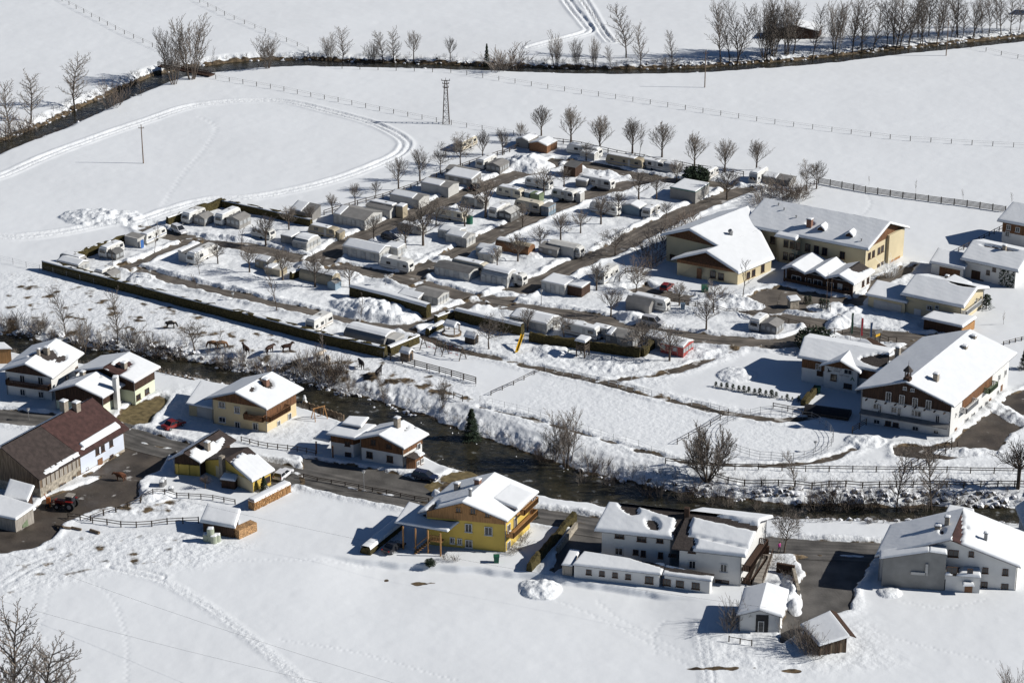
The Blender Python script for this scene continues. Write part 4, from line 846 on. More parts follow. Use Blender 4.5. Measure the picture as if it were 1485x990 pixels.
shed_box(h.root, [P(1236, 501, 4.4), P(1278, 510, 4.4), P(1284, 500, 4.4), P(1254, 492, 5.0)], .5, -.4, 'wood', 'rear_wing')

# --- houses behind the inn
h = House('beige_house', 'cream house with twin white garage doors and a dark carport in front', 'house', (1398, 446.4), (1305.4, 427), R=(1418, 418.5), he=4.3, rise=2.0, wall='cream', oe=.9, og=1.0, snow=.5, holes=([(1395, 413, 2.5, .7), (1374, 406, .9, .6)], []), seed=52)
h.win(1, [(1348, 446, 1.2, 1.0), (1359, 445.5, .8, .8)], fm='frame'); h.door(1, 1330.5, 454.5, 1.5, 2.0, 'white'); h.balcony(0, .0, .7, 2.2, 1.1, 'white'); h.win(0, [(1414, 441, .9, 1.6)]); h.chimney(1, 1373, 406, .7, .8)
Q = [P(1255, 427.5, 2.8), P(1315.5, 439.5, 2.8), P(1332, 419, 3.2), P(1271, 407, 3.2)]; lean(h.root, Q, seed=53, name='garage_roof', snow=.4); b_, t_ = shed_box(h.root, Q, .7, -.4, 'cream', 'garage')
for x, y in ((1277, 443), (1297, 447.5)): wall_door(h.root, b_[0], b_[1], x, y, 3.0, 2.2, 'tlight', 'garage_door')
Q = [P(1336.5, 461.5, 2.6), P(1396, 474.5, 2.6), P(1416.5, 460, 2.6), P(1354, 451.5, 2.6)]; lean(h.root, Q, seed=54, name='carport_roof', mat='darkwood', snow=.45)
b_, t_ = shed_box(h.root, Q, .5, -.3, 'darkwood', 'carport'); MB().hexa([at(k, -.3) for k in (b_[1]+V3((.1, 0, 0)), b_[2]+V3((.1, 0, 0)), b_[2]+V3((.2, 0, 0)), b_[1]+V3((.2, 0, 0)))], [at(k, 2.0) for k in (b_[1]+V3((.1, 0, 0)), b_[2]+V3((.1, 0, 0)), b_[2]+V3((.2, 0, 0)), b_[1]+V3((.2, 0, 0)))]).obj('carport_side', 'tanwood', h.root)
Q = [P(1358, 411, 5.4), P(1384, 398, 6.4), P(1410, 410, 5.4), P(1380, 418, 5.0)]; lean(h.root, Q, seed=55, name='rear_roof')
h = House('ivy_house', 'white house with ivy on its corner and a dark garage under a lower roof', 'house', (1477, 394.6), (1392, 376), R=(1494, 368), he=4.4, rise=1.9, wall='white', oe=.9, og=1.0, snow=.5, seed=57, holes=([(1437, 359, 2.0, .5), (1458, 363, 2.0, .5)], []))
h.win(1, [(1442, 391, .8, .8), (1433, 395, .8, 1.0), (1423.5, 408, .9, .8)], fm='bframe'); h.door(1, 1415, 400, 2.0, 2.3, 'darkwood'); h.chimney(0, 1456.5, 364, .7, 1.1)
pa = h.wo[0]; m = MB(); rr = random.Random(9)
for k in range(260):
    q = pa+h.u.normalized()*rr.uniform(.0, 3.4)+h.n1*rr.uniform(.02, .25); q.z = rr.uniform(0, 3.9); s_ = rr.uniform(.15, .35); m.add([q+V3((rr.uniform(-s_, s_), rr.uniform(-.15, .1), rr.uniform(-s_, s_))) for _ in range(4)], [(0, 1, 2), (0, 2, 3)])
m.obj('ivy', 'green', h.root)
Q = [P(1347.5, 380.5, 3.0), P(1399, 390.5, 3.0), P(1412, 371, 3.6), P(1360, 360.5, 3.6)]; lean(h.root, Q, seed=58, name='garage_roof', snow=.45); b_, t_ = shed_box(h.root, Q, .6, -.4, 'white', 'garage'); wall_door(h.root, b_[0], b_[1], 1377, 397, 4.6, 2.4, 'wood', 'garage_door')
h = House('brown_house', 'tall house of brown timber over white cut off by the picture edge', 'house', (1530, 336), (1445.6, 320), R=(1552, 310), he=6.0, rise=2.4, wall='white', wood=3.4, woodmat='wood', oe=.9, og=1, snow=.45, seed=59); h.win(1, [(1463, 329.5, 1.0, 1.1), (1461, 339, 1.0, 1.2), (1476, 333, 1.0, 1.1)])

# --- the school: main wing, west wing and hall with three gables
h = House('school', 'cream school building with long snowy roof, brick chimney, roof dormers and brown gable end', 'school', (1259.5, 363), (1074.5, 327), R=(1291.5, 323.5), he=6.6, rise=3.6, wall='cream', oe=1.1, og=1.3, snow=.45, seed=61, holes=([(1174, 326, .9, .6)], []))
g0 = [h.wo[0]+h.n0*.06, h.wo[3]+h.n0*.06]; zz = [h.zr((h.wo[0]-h.A).dot(h.wn)/h.W), h.zr(.5)]
MB().prism([at(g0[0], zz[0]-.5), at(g0[1], zz[0]-.5), at(g0[1], zz[0]-.02), at(g0[0].lerp(g0[1], .5), zz[1]-.02), at(g0[0], zz[0]-.02)], h.n0*.06).obj('wood_gable', 'wood', h.root)
h.win(1, [(1120.6, 348, 1.2, 1.6), (1131.5, 350, 1.2, 1.6), (1171.5, 359, 1.2, 1.7), (1184, 361.6, 1.2, 1.7), (1196, 364.5, 1.2, 1.7), (1221.7, 370, 1.2, 1.6)], fm='bframe')
h.win(0, [(1260.5, 371, 1.0, 1.5), (1266.5, 367.8, 1.0, 1.5), (1274.5, 363.5, 1.0, 1.5), (1279.5, 360.5, 1.0, 1.5), (1273.6, 387.5, 1.0, 1.5), (1279, 384, 1.0, 1.5)], fm='bframe')
a, c = h.wo[0].lerp(h.wo[3], .58), h.wo[3]; MB().hexa([at(k, -.4)+h.n0*d for k, d in ((a, 0), (c, 0), (c, .7), (a, .7))], [at(k, 6.9)+h.n0*d for k, d in ((a, 0), (c, 0), (c, .7), (a, .7))]).obj('stair_tower', 'cream', h.root); h.door(0, 1297, 383.5, 4.4, 2.8, 'tanwood', 'garage_door', .7)
pb = [hit(1130, 352, h.wo[0], h.n1), hit(1161, 352, h.wo[0], h.n1)]
MB().prism([at(k, -.4) for k in (pb[0], pb[1], pb[1]+h.n1*1.2-h.un*-.0, pb[1].lerp(pb[0], .2)+h.n1*2.0, pb[1].lerp(pb[0], .8)+h.n1*2.0, pb[0]+h.n1*1.2)], (0, 0, 6.6)).obj('bay', 'cream', h.root)
pp = h.n1*2.0+h.wo[0]; wall_win(h.root, pp, pp+h.un, [(1140, 353, 1.1, 1.6), (1149, 355, 1.1, 1.6), (1157.5, 357, .9, 1.6), (1139, 371, 1.1, 1.7), (1148, 373, 1.1, 1.7), (1157, 375, .9, 1.6)], 'bframe')
lean(h.root, [at(pb[0]+h.n1*2.6, 6.3), at(pb[1]+h.n1*2.6, 6.3), at(pb[1]-h.n1*1.2, 7.0), at(pb[0]-h.n1*1.2, 7.0)], seed=62, name='bay_roof', ridge=('n',), snow=.5)
h.chimney(0, 1174, 330, 1.1, 1.8, 'brick'); h.vents(0, [(1154.5, 318), (1129, 300), (1137, 307), (1249, 352)])
for x, y in ((1191, 336), (1232, 345)):
    p = h.rh(0, x, y); d = -h.n1; d.z = 0; m = MB(); f = p-d*.2; s_ = h.un
    m.prism([f-s_*.8+V3((0, 0, .0)), f+s_*.8, f+s_*.8+V3((0, 0, .7)), f+V3((0, 0, 1.4)), f-s_*.8+V3((0, 0, .7))], d*2.4); m.obj('dormer', 'darkwood', h.roof)
    for e_ in (-1, 1): snow_slab([f+s_*e_*1.0+V3((0, 0, .62))-d*.2, f+s_*e_*1.0+V3((0, 0, .62))+d*2.4, f+V3((0, 0, 1.42))+d*2.4, f+V3((0, 0, 1.42))-d*.2], .3, over=.05, ridge=('n',)).obj('dormer_snow', 'snow', h.roof, smooth=True)
S = h
# west wing
Rf, Rb = P(999.4, 333.5, 8.6), P(1085.5, 300.3, 8.6); uu = Rb-Rf; Lf = P(957, 342, 6.2); Lb = Lf+uu
Ef, Eb = P(1071, 396.5, 3.3), P(1120.6, 374, 3.3); Wf = P(1023.6, 365.8, 6.1); Wl = P(972.7, 376.7, 4.0)
r = root('school_wing', 'low cream school wing with two stepped brown gables and vent pipe on its snowy roof', 'school wing', at((Rf+Rb+Ef+Eb)/4, 0))
un = uu.normalized(); S_ = Wf+un*4.2; Sl = Wl+un*4.2; Em = Ef+un*4.2; Eb = Ef+un*(Eb-Ef).length
Sb = Eb.lerp(Rb, (S_-Em).length/(Rf-Em).length if True else .5)
lean(r, [Lf, Lb, Rb, Rf][::-1] and [Lb, Lf, Rf, Rb], seed=64, ridge=('n',), snow=.5); lean(r, [S_, Sb, Rb, Rf], seed=65, ridge=('s', 'n'), snow=.48)
lean(r, [Ef, Eb, Sb, Wf], seed=66, ridge=('n',), snow=.48); lean(r, [Sl, Wl, Wf, S_], seed=67, ridge=('n', 'w'), snow=.45)
d = V3((0, 0, -.25)); ins = un*1.0
def dn(v, z): return Vector((v.x, v.y, z))
e1 = (Ef-Wl).normalized(); fa, fb = Wl+e1*.8+ins, Ef-e1*.8+ins
MB().prism([dn(fa, -.4), dn(fb, -.4), dn(fb, 3.5), dn(Wf+ins, 5.8), dn(fa, 4.2)], un*(Eb-Ef).length*.93).obj('wall', 'cream', r)
e2 = (Rf-Lf); e2.z = 0; e2n = e2.normalized(); ma, mc = Lf+e2n*.9+ins, S_+un*.2
MB().prism([dn(ma, -.4), dn(mc, -.4), dn(mc, 5.8), dn(Rf+ins, 8.25), dn(ma, 6.3)], uu*.92).obj('main_wall', 'cream', r)
nn = -un
MB().prism([dn(ma, 6.25)+nn*.08, dn(mc, 6.0)+nn*.08, dn(Rf+ins, 8.25)+nn*.08], nn*-.06).obj('wood_gable', 'wood', r)
MB().prism([dn(fa, 4.05)+nn*.08, dn(fa, 3.3)+nn*.08, dn(fb, 3.0)+nn*.08, dn(fb, 3.5)+nn*.08, dn(Wf+ins, 5.8)+nn*.08], nn*-.06).obj('wood_gable', 'wood', r)
wall_win(r, fa, fb, [(1034, 398, 1.3, 1.5), (1045.7, 401, 1.3, 1.5)], 'bframe'); wall_door(r, fa, fb, 1014, 397, 1.1, 2.4, 'stripe'); wall_door(r, ma, mc, 975, 373, 1.2, 1.2, 'darkwood', 'shutter')
fc = fb+un*8; wall_win(r, fb, fc, [(1085, 399, 1.1, 1.5), (1092.7, 395.5, 1.1, 1.5), (1106, 389, 1.1, 1.7)], 'bframe')
q = hit(1060, 343, Ef, (Eb-Ef).cross(Wf-Ef).normalized()); MB().tube(q-V3((0, 0, .5)), q+V3((0, 0, .9)), .4, .4, 10).tube(q+V3((0, 0, .9)), q+V3((-.3, -.3, 1.5)), .5, .45, 10).obj('vent_pipe', 'steel', r)
# hall
P0, PA, PB = P(1132.7, 390.5, 3.0), P(1238.7, 413.5, 3.0), P(1269, 393.5, 3.0); r = root('school_hall', 'low school hall with three small snowy gables in a row and white end wall', 'hall', at((P0+PB)/2, 0))
dv = PB-PA; prof = [(0, 0), (.14, 1.1), (.33, .1), (.47, 1.2), (.61, .1), (.79, 1.3), (1, 0)]; pts = [P0.lerp(PA, s_)+V3((0, 0, z_)) for s_, z_ in prof]
for k in range(6):
    a, c = pts[k], pts[k+1]; q = [a, c, c+dv, a+dv]; up = k % 2 == 0
    qq = [a+dv, a, c, c+dv] if up else [c, c+dv, a+dv, a]
    lean(r, qq, seed=70+k, ridge=('n',) if k in (0, 5) else ('n', 's'), mat='roof', snow=.45, over=.05, holes=[(1245, 385, 3.5, 2.0)] if k == 5 else ())
e = (PA-P0).normalized(); i0, i1 = P0+e*.8+dv*.12, PA-e*.7+dv*.12
b = [at(k, -.4) for k in (i0, i1, i1+dv*.83, i0+dv*.83)]; MB().hexa(b, [at(k, 3.0) for k in b]).obj('wall', 'white', r)
MB().hexa([at(k, -.3)-dv.normalized()*d_ for k, d_ in ((i0, 0), (i1, 0), (i1, .08), (i0, .08))], [at(k, 2.9)-dv.normalized()*d_ for k, d_ in ((i0, 0), (i1, 0), (i1, .08), (i0, .08))]).obj('timber_front', 'darkwood', r)
w0, w1 = i0-dv.normalized()*.08, i1-dv.normalized()*.08
wall_win(r, w0, w1, [(1155, 404.5, 2.2, 1.5), (1172, 408, 1.4, 1.4), (1186, 410.5, 2.0, 1.5), (1204, 414, 1.6, 1.5)], 'frame'); wall_door(r, w0, w1, 1218, 418, 1.1, 2.1, 'tlight'); wall_win(r, w0, w1, [(1228, 420, 1.3, 1.4)], 'bframe')
wall_win(r, b[1], b[2], [(1251.5, 411, 1.0, 1.3), (1258.5, 406.5, 1.0, 1.3)], 'bframe')
for f in (.04, .35, .66, .97): MB().box(at(P0.lerp(PA, f)+dv*.03, 0), (.25, .25, 3.0), e.to_2d()).obj('porch_post', 'darkwood', r)
b = MB(); b.bar(i0-dv*.1+V3((0, 0, -2.1)), i1-dv*.1+V3((0, 0, -2.1)), .1, .7); b.obj('porch_railing', 'darkwood', r)

# --- far barn among the trees, corner of another at the edge
h = House('far_barn', 'dark wooden barn among bare trees beyond the far river', 'barn', (1188, 45.5), (1195, 37), C=(1112, 45), R=(1147, 36.5), he=2.6, wall='darkwood', roof='roof', oe=.5, og=.5, seed=80, snow=.2)
h = House('edge_barn', 'dark barn corner at the very edge above the far river', 'barn', (1530, 12), (1540, 5), C=(1484, 10), R=(1507, 4), he=2.6, wall='darkwood', roof='roof', oe=.5, og=.5, seed=81)
# ------------------------------------------------------------------ campsite: caravans, awnings, huts
_v = (P(640, 421)-P(380, 363)); VX = V3((_v.x, _v.y, 0)).normalized(); UX = V3((-VX.y, VX.x, 0))
def loc3(c, a, b, z=0): return c+VX*a+UX*b+V3((0, 0, z))
def cara_body(par, c, ax, ay, L, W, h, col, wins=True, snow=1.0, seed=0, end_win=True):
    """a touring caravan: long axis ax, ay points to its far side"""
    pr = [(0, .5), (-.02, 1.35), (.28, h-.18), (.75, h), (L-.75, h), (L-.22, h-.2), (L+.02, 1.3), (L-.05, .5)]
    def pt(x, y, z): return c+ax*(x-L/2)+ay*(y-W/2)+V3((0, 0, z))
    m = MB(); n = len(pr); ring = []
    for y, ins in ((0, 0), (W, 0)): ring.append([pt(x, y+(.10 if y == 0 else -.10)*(1 if z > h-.3 else 0), z) for x, z in pr])
    m.add(ring[0]+ring[1], [tuple(range(n)), tuple(range(n, 2*n))[::-1]]+[(k, n+k, n+(k+1) % n, (k+1) % n) for k in range(n)])
    body = m.obj('body', col, par)
    MB().box(c+V3((0, 0, .15)), (L*.9, W*.92, .4), ax.to_2d()).obj('skirt', 'cgrey', par)
    for e in (-1, 1): MB().tube(c+ax*.2+ay*(e*W/2-.12*e)+V3((0, 0, .33)), c+ax*.2+ay*(e*W/2+.04*e)+V3((0, 0, .33)), .33, .33, 10).obj('wheel', 'tyre', par)
    MB().bar(c-ax*(L/2+1.2)+V3((0, 0, .45)), c-ax*(L/2)+V3((0, 0, .5)), .12).obj('drawbar', 'metal', par)
    if wins:
        def wn(o, d, nrm, ww, hh):
            f = MB(); f.box(o+nrm*.01, (ww+.1, .05, hh+.1), d.to_2d()); g = f.obj('window', 'cgrey', par); MB().box(o+nrm*.03+V3((0, 0, .05)), (ww, .06, hh), d.to_2d()).obj('pane', 'glass', g)
        rw_ = random.Random(seed)
        for t, ww in rw_.choice((((-.33, .9), (.0, .55), (.34, .9)), ((-.3, 1.3), (.33, 1.1)), ((-.34, .7), (-.06, .8), (.36, 1.2)), ((-.2, 1.0), (.36, .8)))): wn(c+ax*(t*L)-ay*(W/2)+V3((0, 0, rw_.uniform(1.28, 1.42))), ax, -ay, ww, rw_.uniform(.45, .65))
        if end_win:
            wn(c+ax*(L/2-.02)+V3((0, 0, 1.3)), ay, ax, 1.3, .6); wn(c-ax*(L/2)+V3((0, 0, 1.3)), ay, -ax, 1.4, .6)
    MB().box(c+ax*(.14*L)-ay*(W/2+.005)+V3((0, 0, .55)), (.62, .03, 1.7), ax.to_2d()).obj('door', 'tlight', par)
    s_ = MB(); s_.box(c-ay*(W/2+.004)+V3((0, 0, .95)), (L*.96, .02, .10), ax.to_2d()); s_.obj('stripe', random.Random(seed+1).choice(('stripe', 'cgrey', 'stripe', 'ctan', 'bluep')), par); MB().box(c+ax*(L/2+.12)+V3((0, 0, .5)), (.3, .9, .5), ax.to_2d()).obj('gas_locker', col, par)
    if snow:
        x0, x1 = .5, .5+(L-1.0)*min(1, snow)
        snow_slab([pt(x0, .2, h-.02), pt(x1, .2, h-.02), pt(x1, W-.2, h-.02), pt(x0, W-.2, h-.02)], .17, seed=seed, over=.03).obj('roof_snow', 'snow', par, smooth=True)
    MB().box(pt(L*.6, W*.5, h), (.5, .5, .18 if snow else .12), ax.to_2d()).obj('roof_hatch', 'cgrey', par)
def tent(par, c, La, Lb, h, style, wall, roof, snow=0.0, seed=0, hi=None, panels=True):
    """awning or hut: La along the main lane (VX), Lb along the cross lanes (UX)"""
    r = hi if hi is not None else .55; Z = V3((0, 0, 1))
    def q(i, j, z): return c+VX*(i*La/2)+UX*(j*Lb/2)+Z*z
    m = MB(); z0 = -.1
    if style == 'gv':   # ridge along VX, gable at the sunny end
        ends = [[q(i, -1, z0), q(i, 1, z0), q(i, 1, h), q(i, 0, h+r), q(i, -1, h)] for i in (-1, 1)]
        sl = [[q(-1, -1, h), q(1, -1, h), q(1, 0, h+r), q(-1, 0, h+r)], [q(1, 1, h), q(-1, 1, h), q(-1, 0, h+r), q(1, 0, h+r)]]; m.prism(ends[0], VX*La)
    elif style == 'gu':  # ridge along UX, gable towards the river
        e = [q(-1, -1, z0), q(1, -1, z0), q(1, -1, h), q(0, -1, h+r), q(-1, -1, h)]; m.prism(e, UX*Lb)
        sl = [[q(1, -1, h), q(1, 1, h), q(0, 1, h+r), q(0, -1, h+r)], [q(-1, 1, h), q(-1, -1, h), q(0, -1, h+r), q(0, 1, h+r)]]
    elif style == 'arch':  # rounded tent over VX
        N = 8; e = [q(-1, -1, z0), q(-1, 1, z0)]+[q(-1, math.cos(math.pi*k/N), h*.72+(r+h*.28)*math.sin(math.pi*k/N)) for k in range(N+1)]; m.prism(e, VX*La)
        sl = []
        tops = [(math.cos(math.pi*k/N), h*.72+(r+h*.28)*math.sin(math.pi*k/N)) for k in range(N+1)]
        for k in (2, 3, 4, 5):
            sl.append([q(-1, tops[k+1][0], tops[k+1][1]), q(1, tops[k+1][0], tops[k+1][1]), q(1, tops[k][0], tops[k][1]), q(-1, tops[k][0], tops[k][1])][::1])
    elif style == 'sv':  # lean-to falling towards +VX
        e = [q(-1, -1, z0), q(1, -1, z0), q(1, -1, h-.05), q(-1, -1, h+r)]; m.prism(e, UX*Lb); sl = [[q(1, -1, h-.05), q(1, 1, h-.05), q(-1, 1, h+r), q(-1, -1, h+r)]]
    elif style == 'su':  # lean-to falling towards the river
        e = [q(-1, -1, z0), q(-1, 1, z0), q(-1, 1, h+r), q(-1, -1, h)]; m.prism(e, VX*La); sl = [[q(-1, -1, h), q(1, -1, h), q(1, 1, h+r), q(-1, 1, h+r)]]
    else:               # flat hut
        m.box(c+Z*z0, (La, Lb, h-z0+.1), VX.to_2d()); sl = [[q(-1, -1, h+.02), q(1, -1, h+.02), q(1, 1, h+.16), q(-1, 1, h+.16)]]
    a = m.obj('awning' if style != 'flat' else 'hut', wall, par)
    rb = MB(); C = sum((sum(k, V3())/4 for k in sl), V3())/len(sl)
    for k in sl:
        g = [x+V3(((x-C).x*.05, (x-C).y*.05, .06)) if style != 'arch' else x+(x-C)*.008+Z*.02 for x in k]; rb.slab(g, .07)
    rb.obj('awning_roof' if style != 'flat' else 'roof', roof, par)
    if snow:
        for n_, k in enumerate(sl):
            if snow < 1 and n_ % 2 and style in ('gv', 'gu'): continue
            f = 1.0 if snow >= 1 else snow
            g = [k[0], k[0].lerp(k[1], f), k[3].lerp(k[2], f), k[3]] if style in ('gv', 'su', 'flat', 'arch') else [k[0].lerp(k[3], 1-f), k[1].lerp(k[2], 1-f), k[2], k[3]]
            snow_slab([x+Z*.07 for x in g], .19, seed=seed+n_, over=.04, ridge=('n', 's') if style == 'arch' else ('n',) if style in ('gv', 'gu') else ()).obj('roof_snow', 'snow', par, smooth=True)
    if panels:
        pn = max(2, int(La/1.1)); fm = MB()
        for k in range(pn):
            o = q(-1, -1, 0).lerp(q(1, -1, 0), (k+.5)/pn)-UX*.02
            if k % 2 == 0 or style == 'gu': MB().box(o+Z*(h*.45), (La/pn*.72, .05, h*.40), VX.to_2d()).obj('window_film', 'panel', par)
            fm.box(q(-1, -1, 0).lerp(q(1, -1, 0), k/pn)-UX*.03+Z*.2, (.06, .05, h*.8), VX.to_2d())
        pn = max(2, int(Lb/1.1))
        for k in range(pn):
            o = q(1, -1, 0).lerp(q(1, 1, 0), (k+.5)/pn)+VX*.02; MB().box(o+Z*(h*.42), (Lb/pn*.74, .05, h*.42), UX.to_2d()).obj('window_film', 'panel', par); fm.box(q(1, -1, 0).lerp(q(1, 1, 0), k/pn)+VX*.03+Z*.2, (.06, .05, h*.8), UX.to_2d())
        fm.obj('tent_pole', 'cgrey', par)
def U(px, py, label, blocks, name='caravan', cat='caravan', zc=1.2, group='caravans and awnings of the campsite'):
    c = P(px, py, zc); c.z = .12; r = root(name, label, cat, c, group); r.location.z = .12
    sd = int(px*7+py)
    for n_, b in enumerate(blocks):
        k, a, bb = b[0], b[1], b[2]; q = loc3(c, a, bb)
        if k == 'cv': cara_body(r, q, VX, UX, b[3], 2.3, b[4], b[5], snow=b[6], seed=sd+n_)
        elif k == 'cu': cara_body(r, q, UX, -VX, b[3], 2.3, b[4], b[5], snow=b[6], seed=sd+n_)
        else: tent(r, q, b[3], b[4], b[5], k, b[6], b[7], b[8], sd+n_, *b[9:11])
    return r
W_, Cc, Tn, Gy = 'cwhite', 'ccream', 'ctan', 'cgrey'; TG, TD, TL, TB = 'tgrey', 'tdark', 'tlight', 'tblue'
# corner by the long hedge
U(104, 384, 'long pale awning under snow at the outer corner of the long hedge', [('cv', -1.6, 2.4, 6.0, 2.4, Gy, 1), ('gv', .6, -.2, 6.0, 3.4, 2.1, TL, TL, 1.5)])
U(154, 398, 'small white caravan with little grey porch tent, close behind the long hedge', [('cu', -.9, .6, 4.6, 2.3, W_, .8), ('gu', 1.6, -.2, 2.4, 3, 1.9, TG, TG, 0)])
U(163, 364, 'white caravan with a small dark porch tent, in front of the short hedge', [('cu', -.6, .4, 6.0, 2.5, W_, 1), ('gu', 1.9, -1.2, 2.3, 2.6, 1.8, TD, TD, 0)])
U(208, 345, 'white caravan joined to a flat grey hut with a bright blue door', [('cu', .8, 2.2, 7.0, 2.4, W_, 1), ('flat', -.4, -2.4, 3.6, 2.6, 2.2, TL, TG, 0, 0, False)])
p = P(200, 352, 1.2); MB().box(at(p, .2)+VX*1.2, (1.0, .08, 1.9), UX.to_2d()).obj('door', 'bluep', bpy.data.objects['caravan.003'])
U(286, 370, 'large white caravan with rounded end and half its dark roof bare', [('cu', .8, .8, 8.5, 2.7, W_, .45), ('sv', -1.4, .2, 2.6, 6.5, 2.1, TL, TD, .35, .5, False)])
# along the back hedge
U(287, 316, 'white caravan with a grey gabled tent beside the parked white car', [('cu', -1.6, .5, 6.2, 2.6, W_, .6), ('gu', 1.5, .2, 3.0, 3.4, 1.9, TG, TG, 0)])
U(338, 318, 'white caravan under thick snow with a bare grey awning, middle of the back hedge', [('cu', -1.9, .5, 7.0, 2.7, W_, 1.2), ('gu', 1.7, -.2, 3.6, 4.2, 2.1, TG, TG, 0)])
U(382, 338, 'small low white caravan behind the round bare tree, snow scooter trailer next to it', [('cv', 0, 0, 5.2, 2.2, W_, .7)])
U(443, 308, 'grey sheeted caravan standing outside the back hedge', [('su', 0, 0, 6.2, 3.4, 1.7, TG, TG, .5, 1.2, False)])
U(440, 350, 'arched awning hut with open brown front at the lane crossing', [('flat', -3.6, .4, 3.2, 3.4, 1.9, Gy, TG, .9, .3, False), ('arch', 1.0, -.2, 3.8, 5.4, 2.0, TL, TL, 1, .7)])
U(472, 336, 'tan caravan with snow over half its roof, beside the cross lane', [('cv', -.3, 0, 7.2, 2.4, Tn, .75), ('sv', 3.4, .6, 1.4, 2.2, 1.6, Tn, TG, 0, .4, False)])
U(398, 386, 'group of low tan hut and porch screened by the short square hedge', [('gv', -2.4, 1.0, 4.4, 3.4, 1.9, Tn, TG, .7), ('flat', 1.4, -1.4, 4.0, 2.6, 1.6, Tn, TL, .5, 0, False)])
U(467, 402, 'long arched beige caravan with a little grey shed at its end', [('arch', -.6, 0, 8.4, 3.2, 1.9, Tn, TG, 1.2, .8, False), ('gu', 4.6, -2.0, 2.0, 2.2, 1.7, TB, TG, 0, .5, False)])
# first row above the lane, from the big grey hut up to the snow heap
U(519, 316, 'broad low grey awning roof, bare but for its snowy edge, on the outer lane', [('gv', 0, 0, 8.5, 7.0, 2.3, TL, TG, .22, 1, True)])
U(560, 303, 'long caravan with narrow snow strip and an upright beige block at its end', [('cv', -1.2, .8, 7.0, 2.3, Gy, 1), ('gv', -.6, -1.4, 6.6, 2.2, 1.9, TL, TG, 0, .5, False), ('flat', 4.0, .4, 1.9, 2.0, 2.5, Tn, TL, 1.2, 0, False)])
U(594, 288, 'long grey awning caravan with white sunlit end, second above the beige block', [('gv', 0, 0, 8.0, 4.4, 2.0, TL, TG, .78, .6, False)])
U(638, 272, 'grey awning caravan with two pink curtained windows in its shaded side', [('gv', 0, 0, 7.6, 4.6, 2.3, TL, TG, .7, .5, False)])
p = P(626, 273, 1.2)
U(673, 256, 'double awning hut with wide flat snow roof beside the dark parked car', [('gv', -1.4, 1.6, 7.2, 3.6, 2.2, TG, TG, 0, .5, False), ('su', .6, -1.4, 7.4, 4.2, 2.0, TG, TL, 1.2, .7, True)])
U(714, 239, 'white caravan under snow with a bare grey gabled awning, just before the great snow heap', [('cu', -2.2, .8, 6.4, 2.5, W_, 1.2), ('gu', 1.8, -.4, 3.8, 4.4, 2.0, TG, TG, 0)])
U(778, 209, 'pair of huts with thick snow roofs behind the great snow heap', [('gu', -3.0, .6, 3.6, 5.0, 2.1, TG, TL, 1.2, .6, False), ('gu', 2.2, -.4, 5.0, 5.0, 2.1, 'stripe', TL, 1.2, .7, False)])
U(846, 220, 'long shaded caravan under snow by the rail fence, next to the great snow heap', [('cv', 0, .6, 9.0, 2.5, W_, 1.2), ('gv', 2.4, -1.2, 4.0, 2.4, 1.7, TL, TL, 1.2, .3, False)])
U(908, 235, 'tan mobile home with many windows beside the rail fence', [('cv', 0, 0, 10.0, 2.6, Tn, .8)])
U(957, 241, 'white caravan in shade with rounded snowy tent at its end, by the rail fence', [('cv', -1.8, 0, 7.0, 2.4, W_, .8), ('arch', 3.2, .4, 3.6, 3.4, 1.8, TL, TL, 1.2, .7, False)])
U(1029, 252, 'small white caravan partly behind the dark evergreen bush', [('cu', 0, 0, 5.0, 2.4, W_, 1)])
U(1100, 257, 'tall white camper parked alone below the rail fence end', [('cu', 0, 0, 6.4, 3.0, W_, 1)])
U(1130, 259, 'low grey roofed hut behind the brushwood by the rail fence end', [('gv', 0, 0, 7, 4, 1.6, TG, TG, .5, .6, False)])
# second row
U(655, 312, 'caravan with lumpy snow roof in tree shade, green tank beside it', [('cv', 0, 0, 7.2, 2.5, Cc, 1.2)])
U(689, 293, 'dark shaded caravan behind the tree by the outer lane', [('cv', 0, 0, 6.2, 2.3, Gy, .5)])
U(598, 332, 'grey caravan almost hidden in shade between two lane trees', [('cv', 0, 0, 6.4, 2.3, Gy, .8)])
U(663, 342, 'twin roofed awning hut with grey panel walls facing the middle lane', [('gv', -1.8, .8, 5.0, 3.8, 2.0, TL, TL, 1.2, .5), ('gv', 1.4, -.8, 5.4, 3.8, 2.0, TL, TL, .8, .6)])
U(730, 308, 'white caravan with dark grey porch tent, behind the vase shaped tree', [('cu', -1.4, .6, 6.4, 2.5, W_, .8), ('gu', 1.6, 0, 3.2, 4.2, 1.9, TD, TL, 0)])
U(743, 280, 'cream caravan with a sunlit window end, next to the little green shed', [('cv', -.4, 0, 6.6, 2.5, Cc, .9), ('gu', 3.8, 1.2, 1.4, 2.4, 1.9, TB, TL, 0, 0, False)])
U(782, 266, 'white caravan half hidden by a bare tree close to the outer lane', [('cv', 0, 0, 6.6, 2.4, W_, .8)])
U(771, 300, 'cream caravan with bare roof and a blue grey tent, beside the middle lane', [('cv', -.6, 0, 6.8, 2.6, Cc, 0), ('gu', 4.0, .8, 1.9, 3.4, 2.1, TB, TG, 0, 0)])
U(821, 283, 'white caravan alone on the snow plot, window lit by the sun', [('cv', -.4, 0, 5.8, 2.5, W_, .5), ('gu', 3.3, .8, 1.2, 2.0, 2.0, TL, TL, .8, 0, False)])
U(861, 264, 'long white caravan with an awning porch in front of a low snow heap', [('cv', 1.0, 0, 8.4, 2.5, W_, 1.2), ('su', -2.0, -1.6, 3.0, 1.8, 1.7, TG, TL, 1, .4, False)])
